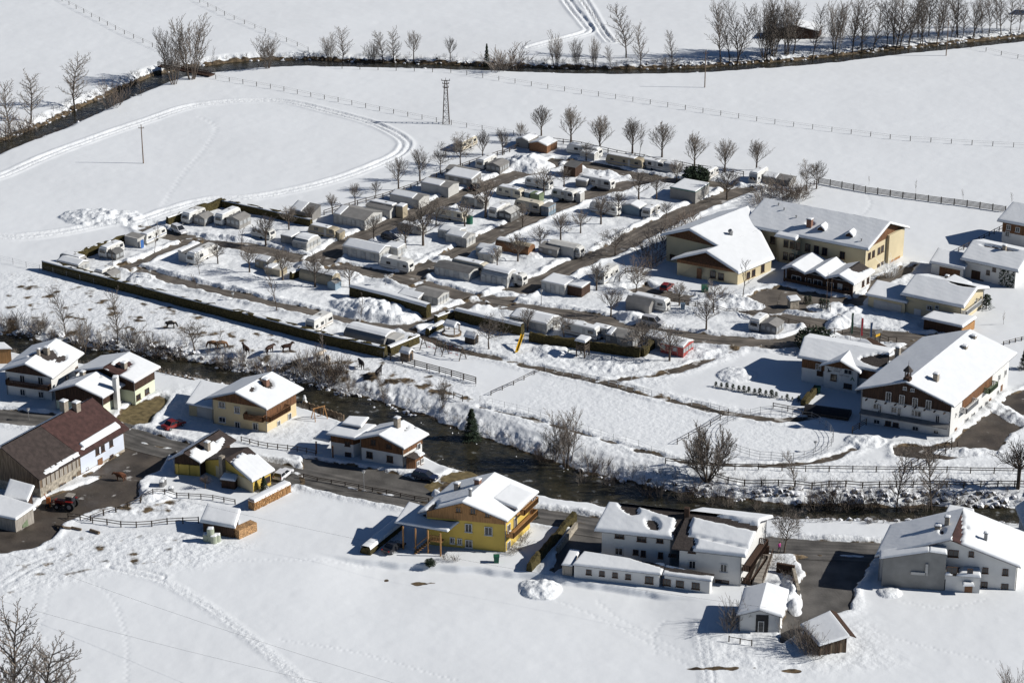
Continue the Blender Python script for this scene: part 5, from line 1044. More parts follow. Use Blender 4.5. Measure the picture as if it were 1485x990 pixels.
U(831, 248, 'dark wooden hut with white door post under the bare tree at the lane bend', [('su', 0, 0, 3.2, 3.4, 2.6, 'darkwood', TD, 0, .5, False)], 'garden_hut', 'hut')
U(779, 286, 'little sage green garden shed between cream caravans', [('gu', 0, 0, 2.4, 2.2, 2.1, 'sage', 'sage', .6, 0, False)], 'garden_shed', 'shed')
# third row
U(533, 365, 'long white panelled awning with thick snow roof at the lane crossing', [('gv', 0, 0, 9.6, 5.0, 2.3, TL, TL, 1.2, .9)])
U(572, 364, 'square white panelled hut with flat snow roof at the end of the long white awning', [('flat', 0, 0, 3.8, 3.2, 2.4, TL, TL, 1.2)], 'garden_hut', 'hut')
U(576, 384, 'clean white caravan with dark windows on the corner plot', [('cv', 0, 0, 7.4, 2.7, W_, .2)])
U(667, 392, 'long grey roofed awning with a cream caravan behind it on the lane corner', [('cv', 1.0, 2.6, 8.4, 2.7, Cc, .9), ('gv', -.4, -.6, 8.6, 4.2, 2.0, TL, TD, 0, .5, True)])
U(724, 402, 'arched white tent over a caravan, snow roof and dark round end windows', [('arch', 0, 0, 6.4, 4.4, 2.3, TL, TL, 1, .9, True), ('cv', 4.0, 1.0, 3.6, 2.5, W_, .6)])
U(710, 368, 'low panelled hut with stepped snow roof behind a small bare tree', [('gv', -.8, 1.0, 4.6, 3.2, 2.0, TL, TL, 1.2), ('su', .4, -1.2, 3.8, 2.2, 1.7, TL, TL, 1)])
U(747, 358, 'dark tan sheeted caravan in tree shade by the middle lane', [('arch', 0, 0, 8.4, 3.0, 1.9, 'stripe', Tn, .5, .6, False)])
U(878, 303, 'white camper mostly in shade behind two trunks on the middle lane', [('cv', 0, 0, 7.2, 2.6, W_, .4)])
U(932, 305, 'white caravan with snow covered blue fronted awning near the far cross lane', [('gu', -2.2, 0, 4.6, 3.6, 2.0, TB, TL, 1.2, .6, False), ('cu', 2.0, .2, 5.0, 2.4, W_, 1)])
U(1000, 279, 'big grey hut with bright green eaves and shutters under flat snow', [('flat', 0, 0, 6.6, 7.0, 2.7, Gy, 'dgreen', 1.2, 0, False)], 'garden_hut', 'hut')
U(815, 362, 'caravan with slanted grey awning and bare beige roof on the open plot', [('cv', 1.4, .4, 7.0, 2.5, W_, 0), ('su', -2.0, -1.4, 4.6, 2.6, 1.8, TG, TG, 0, .5), ('gv', .4, .3, 6.4, 2.9, 2.4, TL, 'tlight', 0, .3, False)])
U(820, 416, 'panelled hut with flat thick snow roof and open porch at the lane corner', [('flat', -1.6, 0, 5.6, 5.0, 2.3, TL, TL, 1.2), ('flat', 3.0, .4, 3.4, 3.6, 2.2, 'darkwood', TL, 1.0, 0, False)])
U(880, 400, 'white camper with two dark windows behind the ploughed snow heap', [('cu', 0, 0, 6.6, 3.0, W_, .2)])
U(936, 441, 'white caravan with a bare grey gabled awning beside the school road', [('cv', .6, 1.2, 8.2, 2.6, W_, 1.2), ('gv', -.6, -1.2, 5.4, 2.4, 1.8, TG, TG, 0, 1, False)])
U(1110, 471, 'single small caravan with bare grey tent on the plot below the school road', [('cu', -1.5, .2, 5.0, 2.6, W_, 1), ('gu', 1.6, -.2, 3.4, 3.6, 2.0, TG, TG, 0)])
# bottom row
U(540, 489, 'long rounded awning with smooth snow roof in the end corner of the long hedge', [('arch', -.4, 0, 9.6, 5.0, 2.2, TG, TL, 1, .8, False), ('flat', 5.2, .4, 2.2, 3.2, 2.2, TL, TL, 0, 0)])
U(461, 471, 'white motorhome beside the bottom lane, ploughed snow at its nose', [('cu', 0, .4, 6.6, 3.0, W_, .4)], 'motorhome', 'motorhome')
U(616, 431, 'bare grey gabled awning in front of the end of the snow capped hedge', [('gv', .8, 1.2, 6.0, 4.4, 2.0, TL, TG, 0), ('su', -2.4, -1.6, 5.2, 2.4, 1.6, TG, TL, 1.2, .5, False)])
U(773, 465, 'long snow roofed hut with two windows in its sunlit end, behind the playground hedge', [('gv', .4, 0, 8.6, 5.2, 2.1, TL, TL, 1.2, .7, True)])
U(843, 480, 'white caravan with dirty snow roof close behind the playground hedge', [('cv', 0, 0, 8.2, 2.6, W_, 1.2)])
U(893, 487, 'caravan with big brownish grey awning roof in the hedge corner', [('cv', -3.0, .4, 5.4, 2.4, W_, .8), ('gv', 2.2, -.4, 6.0, 4.6, 2.2, TG, TG, .2, .7)])
r = U(972, 498, 'red and white boarded hut with patchy snow roof at the lower lane end', [('gv', -2.6, .8, 5.0, 4.0, 2.0, Gy, TG, .8, .6, False), ('gv', 1.8, -.6, 5.0, 4.4, 2.1, 'redc', TL, 1.2, .5, True)])
r = U(676, 209, 'snow crusted caravan standing alone in the field beyond the rail fence', [('cu', 0, 0, 7.0, 2.6, Cc, 1.2)])
# brick stump, green tank, pink curtains
p = PG(681, 324); r = root('green_tank', 'round green water tank beside the lumpy snow roofed caravan', 'tank', p); MB().tube((0, 0, -.2), (0, 0, 1.6), .75, .75, 14).tube((0, 0, 1.6), (0, 0, 1.85), .75, .3, 14).obj('tank_body', 'dgreen', None).parent = r

# ------------------------------------------------------------------ hedges
def hedge(label, px, h, w, snow, seed=0, d=.34):
    pts = line(px, .25, 1.0); rr = random.Random(seed); c = pts[len(pts)//2]; r = root('hedge', label, 'hedge', (c[0], c[1], 0))
    m = MB(); n = len(pts); rings = []
    for k, (x, y) in enumerate(pts):
        a, b = V3(pts[max(0, k-1)]), V3(pts[min(n-1, k+1)]); t = (b-a).normalized(); s = V3((-t.y, t.x, 0)); o = V3((x, y, 0)); j = lambda q=.09: rr.uniform(-q, q)
        rings.append([o-s*(w/2+j())+V3((0, 0, -.3)), o-s*(w/2+j())+V3((0, 0, h*.5)), o-s*(w*.40+j())+V3((0, 0, h+j(.22))), o+s*(w*.40+j())+V3((0, 0, h+j(.22))), o+s*(w/2+j())+V3((0, 0, h*.5)), o+s*(w/2+j())+V3((0, 0, -.3))])
    vs = [v for q in rings for v in q]; fs = [(6*k+i, 6*k+i+1, 6*k+i+7, 6*k+i+6) for k in range(n-1) for i in range(5)]+[(0, 1, 2, 3, 4, 5), tuple(6*(n-1)+i for i in (5, 4, 3, 2, 1, 0))]
    m.add(vs, fs)
    for _ in range(int(n*46)):   # leaf sprays break the clipped faces
        k = rr.randrange(n-1) if n > 1 else 0; q = rings[k]; i = rr.randrange(5); p = q[i].lerp(q[i+1], rr.random()).lerp(rings[k+1][i].lerp(rings[k+1][i+1], rr.random()), rr.random()); s_ = rr.uniform(.05, .16)
        m.add([p+V3((rr.uniform(-s_, s_), rr.uniform(-s_, s_), rr.uniform(-s_, s_))) for _ in range(3)], [(0, 1, 2)])
    m.obj('hedge_body', 'hedge', r)
    if snow:
        for k0 in range(0, n-1, 9):
            if snow < .3 and rr.random() < .35: continue
            k1 = min(n-1, k0+9); s0, s1 = rings[k0], rings[k1]; e = .1
            q = [s0[2].lerp(s0[3], -.1), s1[2].lerp(s1[3], -.1), s1[2].lerp(s1[3], 1.1), s0[2].lerp(s0[3], 1.1)]
            for v in q: v.z = h-.06
            snow_slab(q, snow, seed=seed+k0, over=.06, ridge=('w', 'e')).obj('hedge_snow', 'snow', r, smooth=True)
hedge('very long dark clipped hedge along the horse paddock side of the campsite', [(64, 391), (200, 427), (380, 474), (480, 500), (560, 518)], 2.5, 1.1, .10, 1)
hedge('sunlit hedge closing the campsite corner beside the small wooden hut', [(564, 515), (606, 497)], 2.1, 1.1, .22, 2)
hedge('short hedge behind the caravans at the outer campsite corner', [(110, 377), (140, 367), (181, 352)], 2.1, .8, .12, 3)
hedge('hedge behind the white car running to the back corner', [(243, 326), (283, 312), (323, 299)], 2.1, .9, .12, 4)
hedge('dark hedge running down from the back corner past the sheeted caravan', [(324, 300), (390, 314), (452, 328)], 2.0, .9, .08, 5)
hedge('snow capped dark hedge behind the long ploughed snow heap', [(510, 428), (560, 440), (622, 458)], 2.5, 1.6, .55, 6)
hedge('tall olive hedge at the playground entrance', [(632, 470), (658, 460)], 2.1, 1.2, .1, 7)
hedge('dark snow capped hedge behind the playground pavilion', [(662, 463), (700, 472), (758, 486)], 2.5, 1.4, .5, 8)
hedge('short sunlit hedge with snow on top beside the playground pavilion', [(620, 485), (642, 473)], 1.4, 1.1, .3, 9)
hedge('dark hedge behind the yellow slide and climbing tower', [(768, 494), (830, 503), (890, 512), (928, 517)], 2.0, 1.0, .2, 10)
hedge('short olive hedge end beside the brownish grey awning', [(931, 516), (947, 503)], 1.9, 1.0, .15, 11)
hedge('short square olive hedge beside the low tan huts', [(422, 406), (446, 395)], 2.0, .9, .2, 12)
hedge('dark hedge along the drive of the yellow house', [(767, 829), (800, 791), (833, 752)], 1.7, 1.0, .0, 13)
hedge('snow laden hedge on the open field side of the yellow house', [(530, 804), (552, 786), (577, 766)], 1.5, 1.9, .5, 14)
hedge('low dark hedge at the foot of the reception house wall', [(1165, 587), (1184, 566)], 1.4, 1.0, .0, 15)
# ------------------------------------------------------------------ bare trees: trunk and limbs are one mesh, the twigs of the crown another
class Seg:
    def __init__(s): s.v = []; s.f = []
    def add(s, p, q, r0, r1, n=3):
        d = q-p
        if d.length < 1e-4: return
        d = d.normalized(); a = d.orthogonal().normalized(); b = d.cross(a); k0 = len(s.v)
        for o, r in ((p, r0), (q, r1)):
            for k in range(n):
                t = 2*math.pi*k/n; s.v.append(tuple(o+(a*math.cos(t)+b*math.sin(t))*r))
        s.f += [(k0+k, k0+(k+1) % n, k0+n+(k+1) % n, k0+n+k) for k in range(n)]
    def mesh(s, name, mat):
        me = bpy.data.meshes.new(name); me.from_pydata(s.v, [], s.f); me.materials.append(MAT[mat]); me.update(); return me
def grow(trunk, crown, rr, p, d, l, r, lev, maxlev, spread, up, kids, trunk_lev=1, seg=3, shrink=.62, start=.25):
    """one branch, then its side branches"""
    pts = [p]; dd = d.normalized(); q = p
    for k in range(seg):
        dd = (dd+V3((rr.uniform(-.14, .14), rr.uniform(-.14, .14), rr.uniform(-.06, .10)+up*.10))).normalized(); q = q+dd*(l/seg); pts.append(q)
    tgt = trunk if lev <= trunk_lev else crown
    for k in range(seg):
        f0, f1 = 1-k/seg*.8, 1-(k+1)/seg*.8; tgt.add(pts[k], pts[k+1], max(r*f0, .018), max(r*f1, .014), 5 if lev == 0 else 4 if lev == 1 else 3)
    if lev >= maxlev: return
    n = kids[min(lev, len(kids)-1)]
    for k in range(n):
        f = start+(1-start)*(k+rr.uniform(.1, .9))/n; x = f*seg; i = min(seg-1, int(x)); b = pts[i].lerp(pts[i+1], x-i); dr = (pts[i+1]-pts[i]).normalized()
        az = k*2.4+rr.uniform(-.5, .5); a = dr.orthogonal().normalized(); c = dr.cross(a); side = a*math.cos(az)+c*math.sin(az)
        s_ = spread[min(lev, len(spread)-1)]*rr.uniform(.75, 1.25)
        nd_ = (dr*math.cos(s_)+side*math.sin(s_)+V3((0, 0, up*.35))).normalized()
        grow(trunk, crown, rr, b, nd_, l*shrink*rr.uniform(.7, 1.15)*(1.15-.45*f), r*(.62-.25*f), lev+1, maxlev, spread, up, kids, trunk_lev, max(2, seg-1), shrink, .15)
def proto(kind, seed):
    rr = random.Random(seed); t, c = Seg(), Seg(); O = V3((0, 0, -.4)); up = V3((0, 0, 1))
    tm, cm = 'bark', 'twig'
    if kind in ('round', 'vase'):   # clipped campsite trees: a short stem and a leader with rising limbs all the way up
        vz = kind == 'vase'; H_ = 8.6 if vz else 7.4; st = rr.uniform(1.3, 1.9) if vz else rr.uniform(1.7, 2.3); lead = H_*.62; n = 17 if vz else 15
        t.add(O, V3((0, 0, st)), .20, .16, 7); q = V3((0, 0, st))
        for k in range(4):
            e = q+V3((rr.uniform(-.12, .12), rr.uniform(-.12, .12), (lead-st)/4)); t.add(q, e, .15-.03*k, .12-.03*k, 6); q = e
        for k in range(n):
            f = (k+rr.random()*.6)/n; az = k*2.4+rr.uniform(-.3, .3); sp = (rr.uniform(.42, .62) if vz else rr.uniform(.6, 1.0))*(1.15-.75*f); z = st+(lead-st)*f
            d = V3((math.cos(az)*math.sin(sp), math.sin(az)*math.sin(sp), math.cos(sp))); l = ((4.7-1.6*f) if vz else (3.7-1.0*f))*rr.uniform(.85, 1.1)
            grow(t, c, rr, V3((0, 0, z-.1)), d, l, .07-.02*f, 1, 3, [.6, .58, .6], .5, [0, 10, 7], 1, 4, .40)
    elif kind == 'spread':   # loose open crown; height 7.5
        grow(t, c, rr, O, up, 5.2, .18, 0, 4, [.95, .8, .7, .7], .35, [9, 6, 5, 3], 1, 4, .66, .40); H_ = 6.6
    elif kind == 'slim':     # riverside alder or birch; height 11
        grow(t, c, rr, O, up+V3((rr.uniform(-.1, .1), rr.uniform(-.1, .1), 0)), 10.5, .14, 0, 3, [.85, .75, .7], .42, [30, 8, 5], 0, 6, .31, .22); H_ = 10.5
        tm = 'barkdark'
    elif kind == 'multi':    # clump of stems; height 9
        for k in range(7):
            az = k*2.4; d = V3((math.cos(az)*.26, math.sin(az)*.26, 1)); grow(t, c, rr, O+V3((math.cos(az)*.3, math.sin(az)*.3, 0)), d, rr.uniform(6.5, 9.0), .085, 0, 3, [.65, .62, .6], .45, [15, 7, 4], 0, 5, .34, .25)
        H_ = 9
    elif kind == 'willow':   # big many-stemmed spreading tree by the arena; height 9
        for k in range(9):
            az = k*2.4; sp = rr.uniform(.15, .75); d = V3((math.cos(az)*math.sin(sp), math.sin(az)*math.sin(sp), math.cos(sp))); grow(t, c, rr, O+d*.2, d, rr.uniform(5, 6.6), .13, 0, 3, [.6, .6, .6], .4, [14, 9, 7], 0, 5, .40, .3)
        H_ = 7.4; tm = 'barkdark'
    elif kind == 'shrub':    # thicket of rods; height 3
        for k in range(17):
            az = k*2.4; sp = rr.uniform(.05, 1.0); d = V3((math.cos(az)*math.sin(sp), math.sin(az)*math.sin(sp), math.cos(sp))); (grow)(t, c, rr, O+V3((math.cos(az), math.sin(az), 0))*rr.uniform(0, .5), d, rr.uniform(1.8, 3.2), .022, 1 if k % 5 else 0, 2 if k % 5 else 2, [.5, .5], .5, [5, 5], 0, 3, .5)
        H_ = 3; cm = rr.choice(['twig', 'twigred']); tm = 'barkdark'
    elif kind == 'sapling':  # thin young tree; height 4
        grow(t, c, rr, O, up, 4.2, .05, 0, 2, [.7, .6], .7, [14, 4], 0, 4, .3, .35); H_ = 4.0
    elif kind == 'knot':     # small dense round head
        t.add(O, V3((0, 0, 1.7)), .17, .15, 6)
        for k in range(16):
            az = k*2.4; sp = rr.uniform(.1, 1.35); d = V3((math.cos(az)*math.sin(sp), math.sin(az)*math.sin(sp), math.cos(sp))); grow(t, c, rr, V3((0, 0, 1.7)), d, rr.uniform(1.5, 2.4), .06, 1, 3, [.7, .7, .7], .2, [0, 6, 4], 1, 3, .6)
        H_ = 4.0; tm = 'barkdark'; cm = 'barkdark'
    elif kind in ('fir', 'tuja'):
        Hh_ = 7.0 if kind == 'fir' else 1.8; t.add(O, V3((0, 0, Hh_)), .16 if kind == 'fir' else .05, .02, 6); N = 2400 if kind == 'fir' else 260
        for k in range(N):
            f = rr.random()**.8; z = .25+f*(Hh_-.3); R_ = (1-f)*(2.6 if kind == 'fir' else .42)+.08; az = rr.uniform(0, 6.283); rr_ = R_*(rr.random()**.45)*(.75+.25*math.sin(z*5.5)); o = V3((math.cos(az)*rr_, math.sin(az)*rr_, z-rr_*.28)); s_ = .34 if kind == 'fir' else .12
            out = V3((math.cos(az), math.sin(az), -.35)); sd = V3((-math.sin(az), math.cos(az), rr.uniform(-.5, .5))); k0 = len(c.v); c.v += [tuple(o-sd*s_*.4), tuple(o+sd*s_*.4), tuple(o+out*s_*1.2+sd*s_*.1)]; c.f.append((k0, k0+1, k0+2))
        H_ = Hh_; cm = 'green'; tm = 'barkdark'
    elif kind == 'bush':     # dense dark evergreen dome
        t.add(O, V3((0, 0, 1.5)), .1, .05, 5)
        for k in range(1500):
            u_ = V3((rr.gauss(0, 1), rr.gauss(0, 1), rr.gauss(0, 1))).normalized(); q = rr.random()**.4; o = V3((u_.x*1.9*q, u_.y*1.7*q, 1.2+u_.z*1.25*q+.15*math.sin(u_.x*6))); s_ = .22; k0 = len(c.v)
            c.v += [tuple(o+V3((rr.uniform(-s_, s_), rr.uniform(-s_, s_), rr.uniform(-s_, s_)))) for _ in range(3)]; c.f.append((k0, k0+1, k0+2))
        H_ = 2.6; cm = 'green'; tm = 'barkdark'
    return t.mesh('trunk', tm), c.mesh('crown', cm), H_
PROTO = {}
def pick(kind, i):
    n = {'round': 4, 'vase': 4, 'spread': 4, 'slim': 6, 'multi': 3, 'shrub': 5, 'sapling': 3}.get(kind, 1 if kind in ('willow', 'bush', 'knot') else 2)
    k = (kind, i % n)
    if k not in PROTO: PROTO[k] = proto(kind, 100+31*(i % n)+len(kind)*7)
    return PROTO[k]
TN = [0]
def tree(px, py, ty, kind, label, group=None, name=None, cat=None, wide=1.0):
    """tree standing at photo point (px, py), its tip at row ty"""
    p = PG(px, py); h = max(.6, ztop(p, ty)-p.z); TN[0] += 1; i = TN[0]; t, c, H_ = pick(kind, i); s = h/H_
    nm = name or {'shrub': 'bare_shrub', 'fir': 'fir_tree', 'tuja': 'small_conifer', 'bush': 'evergreen_bush', 'sapling': 'young_tree'}.get(kind, 'bare_tree'); ct = cat or {'shrub': 'shrub', 'bush': 'bush', 'fir': 'fir tree', 'tuja': 'small conifer'}.get(kind, 'tree')
    r = root(nm, label, ct, p, group, RND.uniform(0, 6.283)); w = s*wide; r.scale = (w, w, s); inst('trunk', t, r); inst('crown', c, r); return r
g = 'clipped trees along the rail fence above the campsite'
fl = 'counted from the great snow heap along the far rail fence'
for k, (x, y, t, kd) in enumerate([(785, 197, 154, 'vase'), (828, 206, 155, 'vase'), (870, 219, 168, 'vase'), (917, 223, 173, 'vase'), (960, 228, 178, 'vase'), (1007, 242, 193, 'vase'), (1051, 250, 203, 'vase'), (1097, 247, 204, 'vase')]):
    tree(x, y, t, kd, f'bare vase shaped tree at the far rail fence, {ORD[k]} from the great snow heap', g, wide=1.35)
for k, (x, y, t, kd) in enumerate([(755, 207, 177, 'round'), (729, 225, 188, 'round'), (700, 228, 189, 'vase'), (668, 241, 198, 'spread'), (639, 252, 215, 'spread'), (609, 263, 216, 'round'), (578, 276, 229, 'round'), (545, 287, 263, 'round'), (515, 297, 265, 'round'), (482, 311, 281, 'round')]):
    tree(x, y, t, kd, f'bare bushy tree on the pylon side of the campsite, {ORD[k]} below the great snow heap', g)
tree(927, 227, 192, 'sapling', 'thin sapling between two vase shaped trees at the far rail fence')
for k, (x, y, t) in enumerate([(1260, 268, 255), (1328, 280, 261), (1397, 291, 275), (1467, 298, 279)]): tree(x, y, t, 'sapling', f'thin young tree beyond the panelled fence, {ORD[k]} from the clump of bare trees', 'young trees beyond the panelled fence', wide=.8)
tree(1184, 274, 234, 'round', 'bushy bare tree at the start of the panelled fence'); tree(1170, 277, 240, 'spread', 'smaller bare tree leaning beside the bushy one at the panelled fence')
CT = [(704.4, 315.5, 258, 'round', 'by the outer lane in front of the dark shaded caravan'), (613.5, 356, 300, 'round', 'by the outer lane, rising over the grey caravan in shade'), (542, 346, 316, 'round', 'before the bare grey awning roof on the outer lane'), (588, 360, 318, 'round', 'beside the dark parked car by the outer lane'), (674, 328, 295, 'round', 'at the green water tank'), (632, 326, 292, 'spread', 'at the edge of the outer lane opposite the pink curtained caravan'),
 (788.7, 283, 245, 'round', 'behind the sage green garden shed'), (818, 272, 243, 'round', 'between the outer lane and the dark wooden hut'), (871.5, 325, 286, 'round', 'on the middle lane in front of the shaded camper'), (897, 313.5, 280, 'round', 'just beyond the shaded camper on the middle lane'), (842, 338, 308, 'round', 'alone on the wide plot above the open snow'), (926, 291, 250, 'round', 'at the meeting of the middle lane and the upper lane'), (952, 289, 255, 'round', 'where middle and upper lanes meet, the one towards the green eaved hut'),
 (813, 349, 312, 'round', 'above the caravan with bare beige roof'), (783, 361, 330, 'round', 'behind the caravan with slanted grey awning'), (966, 317, 294, 'round', 'small, near the blue fronted awning'), (758, 331, 296, 'vase', 'vase shaped, at the edge of the middle lane before the porch tent'), (981, 267, 236, 'round', 'on the upper lane near the dark evergreen bush'), (850, 232, 209, 'round', 'before the long shaded caravan at the lane bend'), (1054, 290, 247, 'round', 'at the far end of the cross lane behind the school'),
 (385.5, 356, 314, 'round', 'round, on the main lane before the small low caravan'), (349, 369, 331, 'sapling', 'slim, on the main lane opposite the middle of the back hedge'), (316, 382.5, 354, 'round', 'at the end of the large white caravan with dark roof'), (362, 394.6, 358, 'round', 'beside the low tan huts'), (410, 406, 362, 'round', 'in front of the short square hedge'), (457, 416, 372, 'round', 'before the long arched beige caravan'), (507, 417, 385, 'round', 'over the little grey shed at the snow capped hedge'), (419, 333, 300, 'round', 'inside the back hedge by the sheeted caravan'), (449, 325, 300, 'round', 'at the lower end of the back hedge'),
 (284.5, 420, 400, 'sapling', 'tiny, at the bottom lane near its corner'), (289.6, 398, 368, 'sapling', 'thin, before the large white caravan'), (402, 449, 385, 'sapling', 'tall thin, on the bottom lane plot'), (224, 366, 330, 'sapling', 'thin, on the outermost plot beside the blue door hut'), (163, 386, 360, 'sapling', 'thin, in front of the dark porch tent'), (523, 469, 430, 'sapling', 'rising out of the long ploughed snow heap'),
 (709, 506, 468, 'spread', 'in the playground before the dark hedge'), (765, 480, 448, 'round', 'in front of the long snow roofed hut'), (818, 488, 458, 'spread', 'wide, between the two snow roofed units behind the playground hedge'), (729, 487, 455, 'sapling', 'thin, over the snow capped playground hedge'), (751, 379, 340, 'round', 'in front of the tan sheeted caravan'), (721, 387, 360, 'round', 'small, before the low panelled hut'), (865, 421, 385, 'round', 'beside the hut with the open porch'),
 (892, 372, 336, 'spread', 'at the third cross lane opposite the open plot'), (886, 459, 420, 'round', 'on the main lane near the roadside snow heap'), (922, 424, 391, 'spread', 'standing in the dirty snow bank by the school road'), (985, 443, 412, 'round', 'pollarded, on the verge of the school road'), (1024, 480, 438, 'round', 'on the verge between main lane and school road'), (1035, 453, 418, 'spread', 'at the school road before the snow banks'), (1077, 430, 376, 'sapling', 'slim, before the corner of the low school wing'), (931, 514, 466, 'spread', 'in the hedge corner by the brownish awning'), (971, 523, 476, 'round', 'before the red and white boarded hut'), (1105, 468, 440, 'sapling', 'small, behind the single small caravan'), (1126, 445, 425, 'sapling', 'small, at the school yard entrance')]
for x, y, t, kd, lb in CT: tree(x, y, t-2, kd, 'bare tree '+lb, 'trees on the campsite', wide=1.25 if kd in ('round', 'spread') else 1)
for k, (x, y, t) in enumerate([(1105, 292, 268), (1122, 285, 262), (1140, 290, 262), (1152, 286, 258), (1116, 276, 256), (1160, 290, 268), (1098, 300, 284)]): tree(x, y, t, 'shrub', f'dark brushwood behind the school, {ORD[k]} from the lane end', 'brushwood behind the school', wide=1.6)
for k, (x, y, t) in enumerate([(945, 388, 362), (925, 398, 372), (938, 372, 345), (955, 362, 330), (965, 352, 325), (978, 335, 312), (1000, 325, 300)]): tree(x, y, t, 'shrub', f'brown shrub in the shade of the school wing, {ORD[k]} up from the snow bank', 'shrubs beside the school wing', wide=1.5)
tree(1009, 266, 240, 'bush', 'dark evergreen bush beside the far rail fence', wide=1.15)
# near river
tree(1025, 697, 620, 'willow', 'big spreading many stemmed bare tree by the riding arena', name='willow_tree', cat='willow')
tree(822, 677, 598, 'multi', 'tall clump of thin bare stems on the river bank below the arena'); tree(805, 668, 618, 'multi', 'lower clump of stems on the near side of the tall clump by the brook')
tree(857, 690, 652, 'shrub', 'bushy bare shrub on the brook bank below the arena', wide=.9)
tree(1152, 708, 655, 'slim', 'young bare tree in the post and rail fence beyond the willow'); tree(1300, 741, 652, 'slim', 'tall slim bare tree on the river bank before the inn'); tree(1352, 742, 648, 'slim', 'leaning slim bare tree beside the inn ramp fence', wide=1.2); tree(1476, 708, 643, 'knot', 'thick pollarded dark tree at the end of the long rail fence')
tree(1137, 802, 746, 'spread', 'bare garden tree beside the walking person in pink'); tree(684, 640, 592, 'fir', 'dark fir tree on the bank at the river bend')
tree(95, 485, 422, 'slim', 'slim bare tree on the horse paddock bank before the white house'); tree(170, 500, 428, 'slim', 'tall straight bare tree on the bank above the green house'); tree(283, 511, 468, 'spread', 'bare tree beside the two tan grazing horses'); tree(320, 517, 482, 'sapling', 'thin tree in front of the tan grazing horses'); tree(471, 523, 478, 'sapling', 'thin bare tree on the bank before the white horses'); tree(557, 590, 550, 'slim', 'thin leaning bare tree on the river bank above the timber house'); tree(642, 591, 553, 'multi', 'bushy bare tree at the paddock gate above the fir'); tree(120, 517, 462, 'multi', 'many stemmed bare tree on the river bank behind the green house')
B1 = [(8, 480, 448), (30, 478, 444), (52, 486, 458), (60, 480, 452), (75, 492, 470), (140, 508, 482), (150, 505, 478), (190, 506, 470), (205, 512, 478), (225, 520, 488), (240, 518, 490), (258, 524, 500), (330, 538, 515), (350, 536, 505), (372, 540, 515), (395, 546, 515), (425, 552, 520), (445, 550, 512), (465, 556, 508), (478, 560, 515), (490, 552, 520), (508, 570, 545), (320, 530, 508), (440, 532, 505), (455, 528, 500), (480, 535, 508), (500, 540, 512)]
for k, (x, y, t) in enumerate(B1): tree(x, y, t+4, 'shrub', f'bare bank shrub below the horse paddock, {ORD[k]} going downstream' if k < 20 else f'bare bush on the bank by the white horses, {ORD[k-20]} going downstream', 'shrubs on the paddock bank', wide=1.05)
B2 = [(1035, 735, 705), (1060, 738, 715), (1010, 728, 700), (940, 720, 692), (955, 724, 698), (990, 730, 705), (1180, 742, 712), (1195, 740, 705), (1215, 742, 700), (1240, 742, 712), (1262, 742, 706), (1100, 742, 720), (1140, 744, 722), (1320, 744, 712), (1340, 744, 718), (1385, 735, 715), (1400, 738, 720), (780, 668, 645), (795, 672, 640), (845, 702, 680), (880, 706, 676)]
for k, (x, y, t) in enumerate(B2): tree(x, y, t, 'shrub', f'bare shrub among the river boulders, {ORD[k] if k < 20 else "last"} of those between arena and road', 'shrubs among the river boulders', wide=.9)
B3 = [(1165, 940, 905), (1175, 948, 915), (1185, 952, 922), (1155, 930, 900), (1062, 905, 868), (1055, 915, 885)]
for k, (x, y, t) in enumerate(B3): tree(x, y, t, 'shrub', f'brown shrub between the white garage and the wooden shed, {ORD[k]} counted from the shed' if k < 4 else f'thin shrub at the shaded side of the white garage, {["upper", "lower"][k-4]} one', 'shrubs by the small sheds', wide=1.0)
for k, (x, y, t) in enumerate([(744, 803, 792), (750, 797, 786), (757, 788, 776), (762, 780, 768), (646, 811, 801), (660, 813, 804)]): tree(x, y, t, 'shrub', f'low dark garden shrub against the yellow house, {ORD[k]} from its near corner' if k < 4 else f'low dark garden shrub below the yellow house stair, {ORD[k-4]} from the posts', 'garden shrubs of the yellow house', wide=1.5)
for k, (x, y, t) in enumerate([(1128, 812, 800), (1136, 826, 812), (1143, 838, 826), (1120, 822, 812), (1150, 846, 836)]): tree(x, y, t, 'shrub', f'bare garden shrub between guest house terrace and side road, {ORD[k]} from the road', 'garden shrubs by the terrace', wide=1.2)
# foreground corner
tree(18, 1072, 905, 'slim', 'bare tree in the near corner, the one nearer the picture edge', wide=1.45); tree(82, 1078, 924, 'slim', 'bare tree in the near corner with wide twigs reaching over the field', wide=1.5); tree(-25, 1060, 930, 'slim', 'bare tree cut off by the near picture corner', wide=1.3); tree(52, 1090, 960, 'multi', 'low many stemmed tree between the two near corner trees'); tree(1470, 1010, 972, 'shrub', 'bare bush tip at the bottom picture edge')
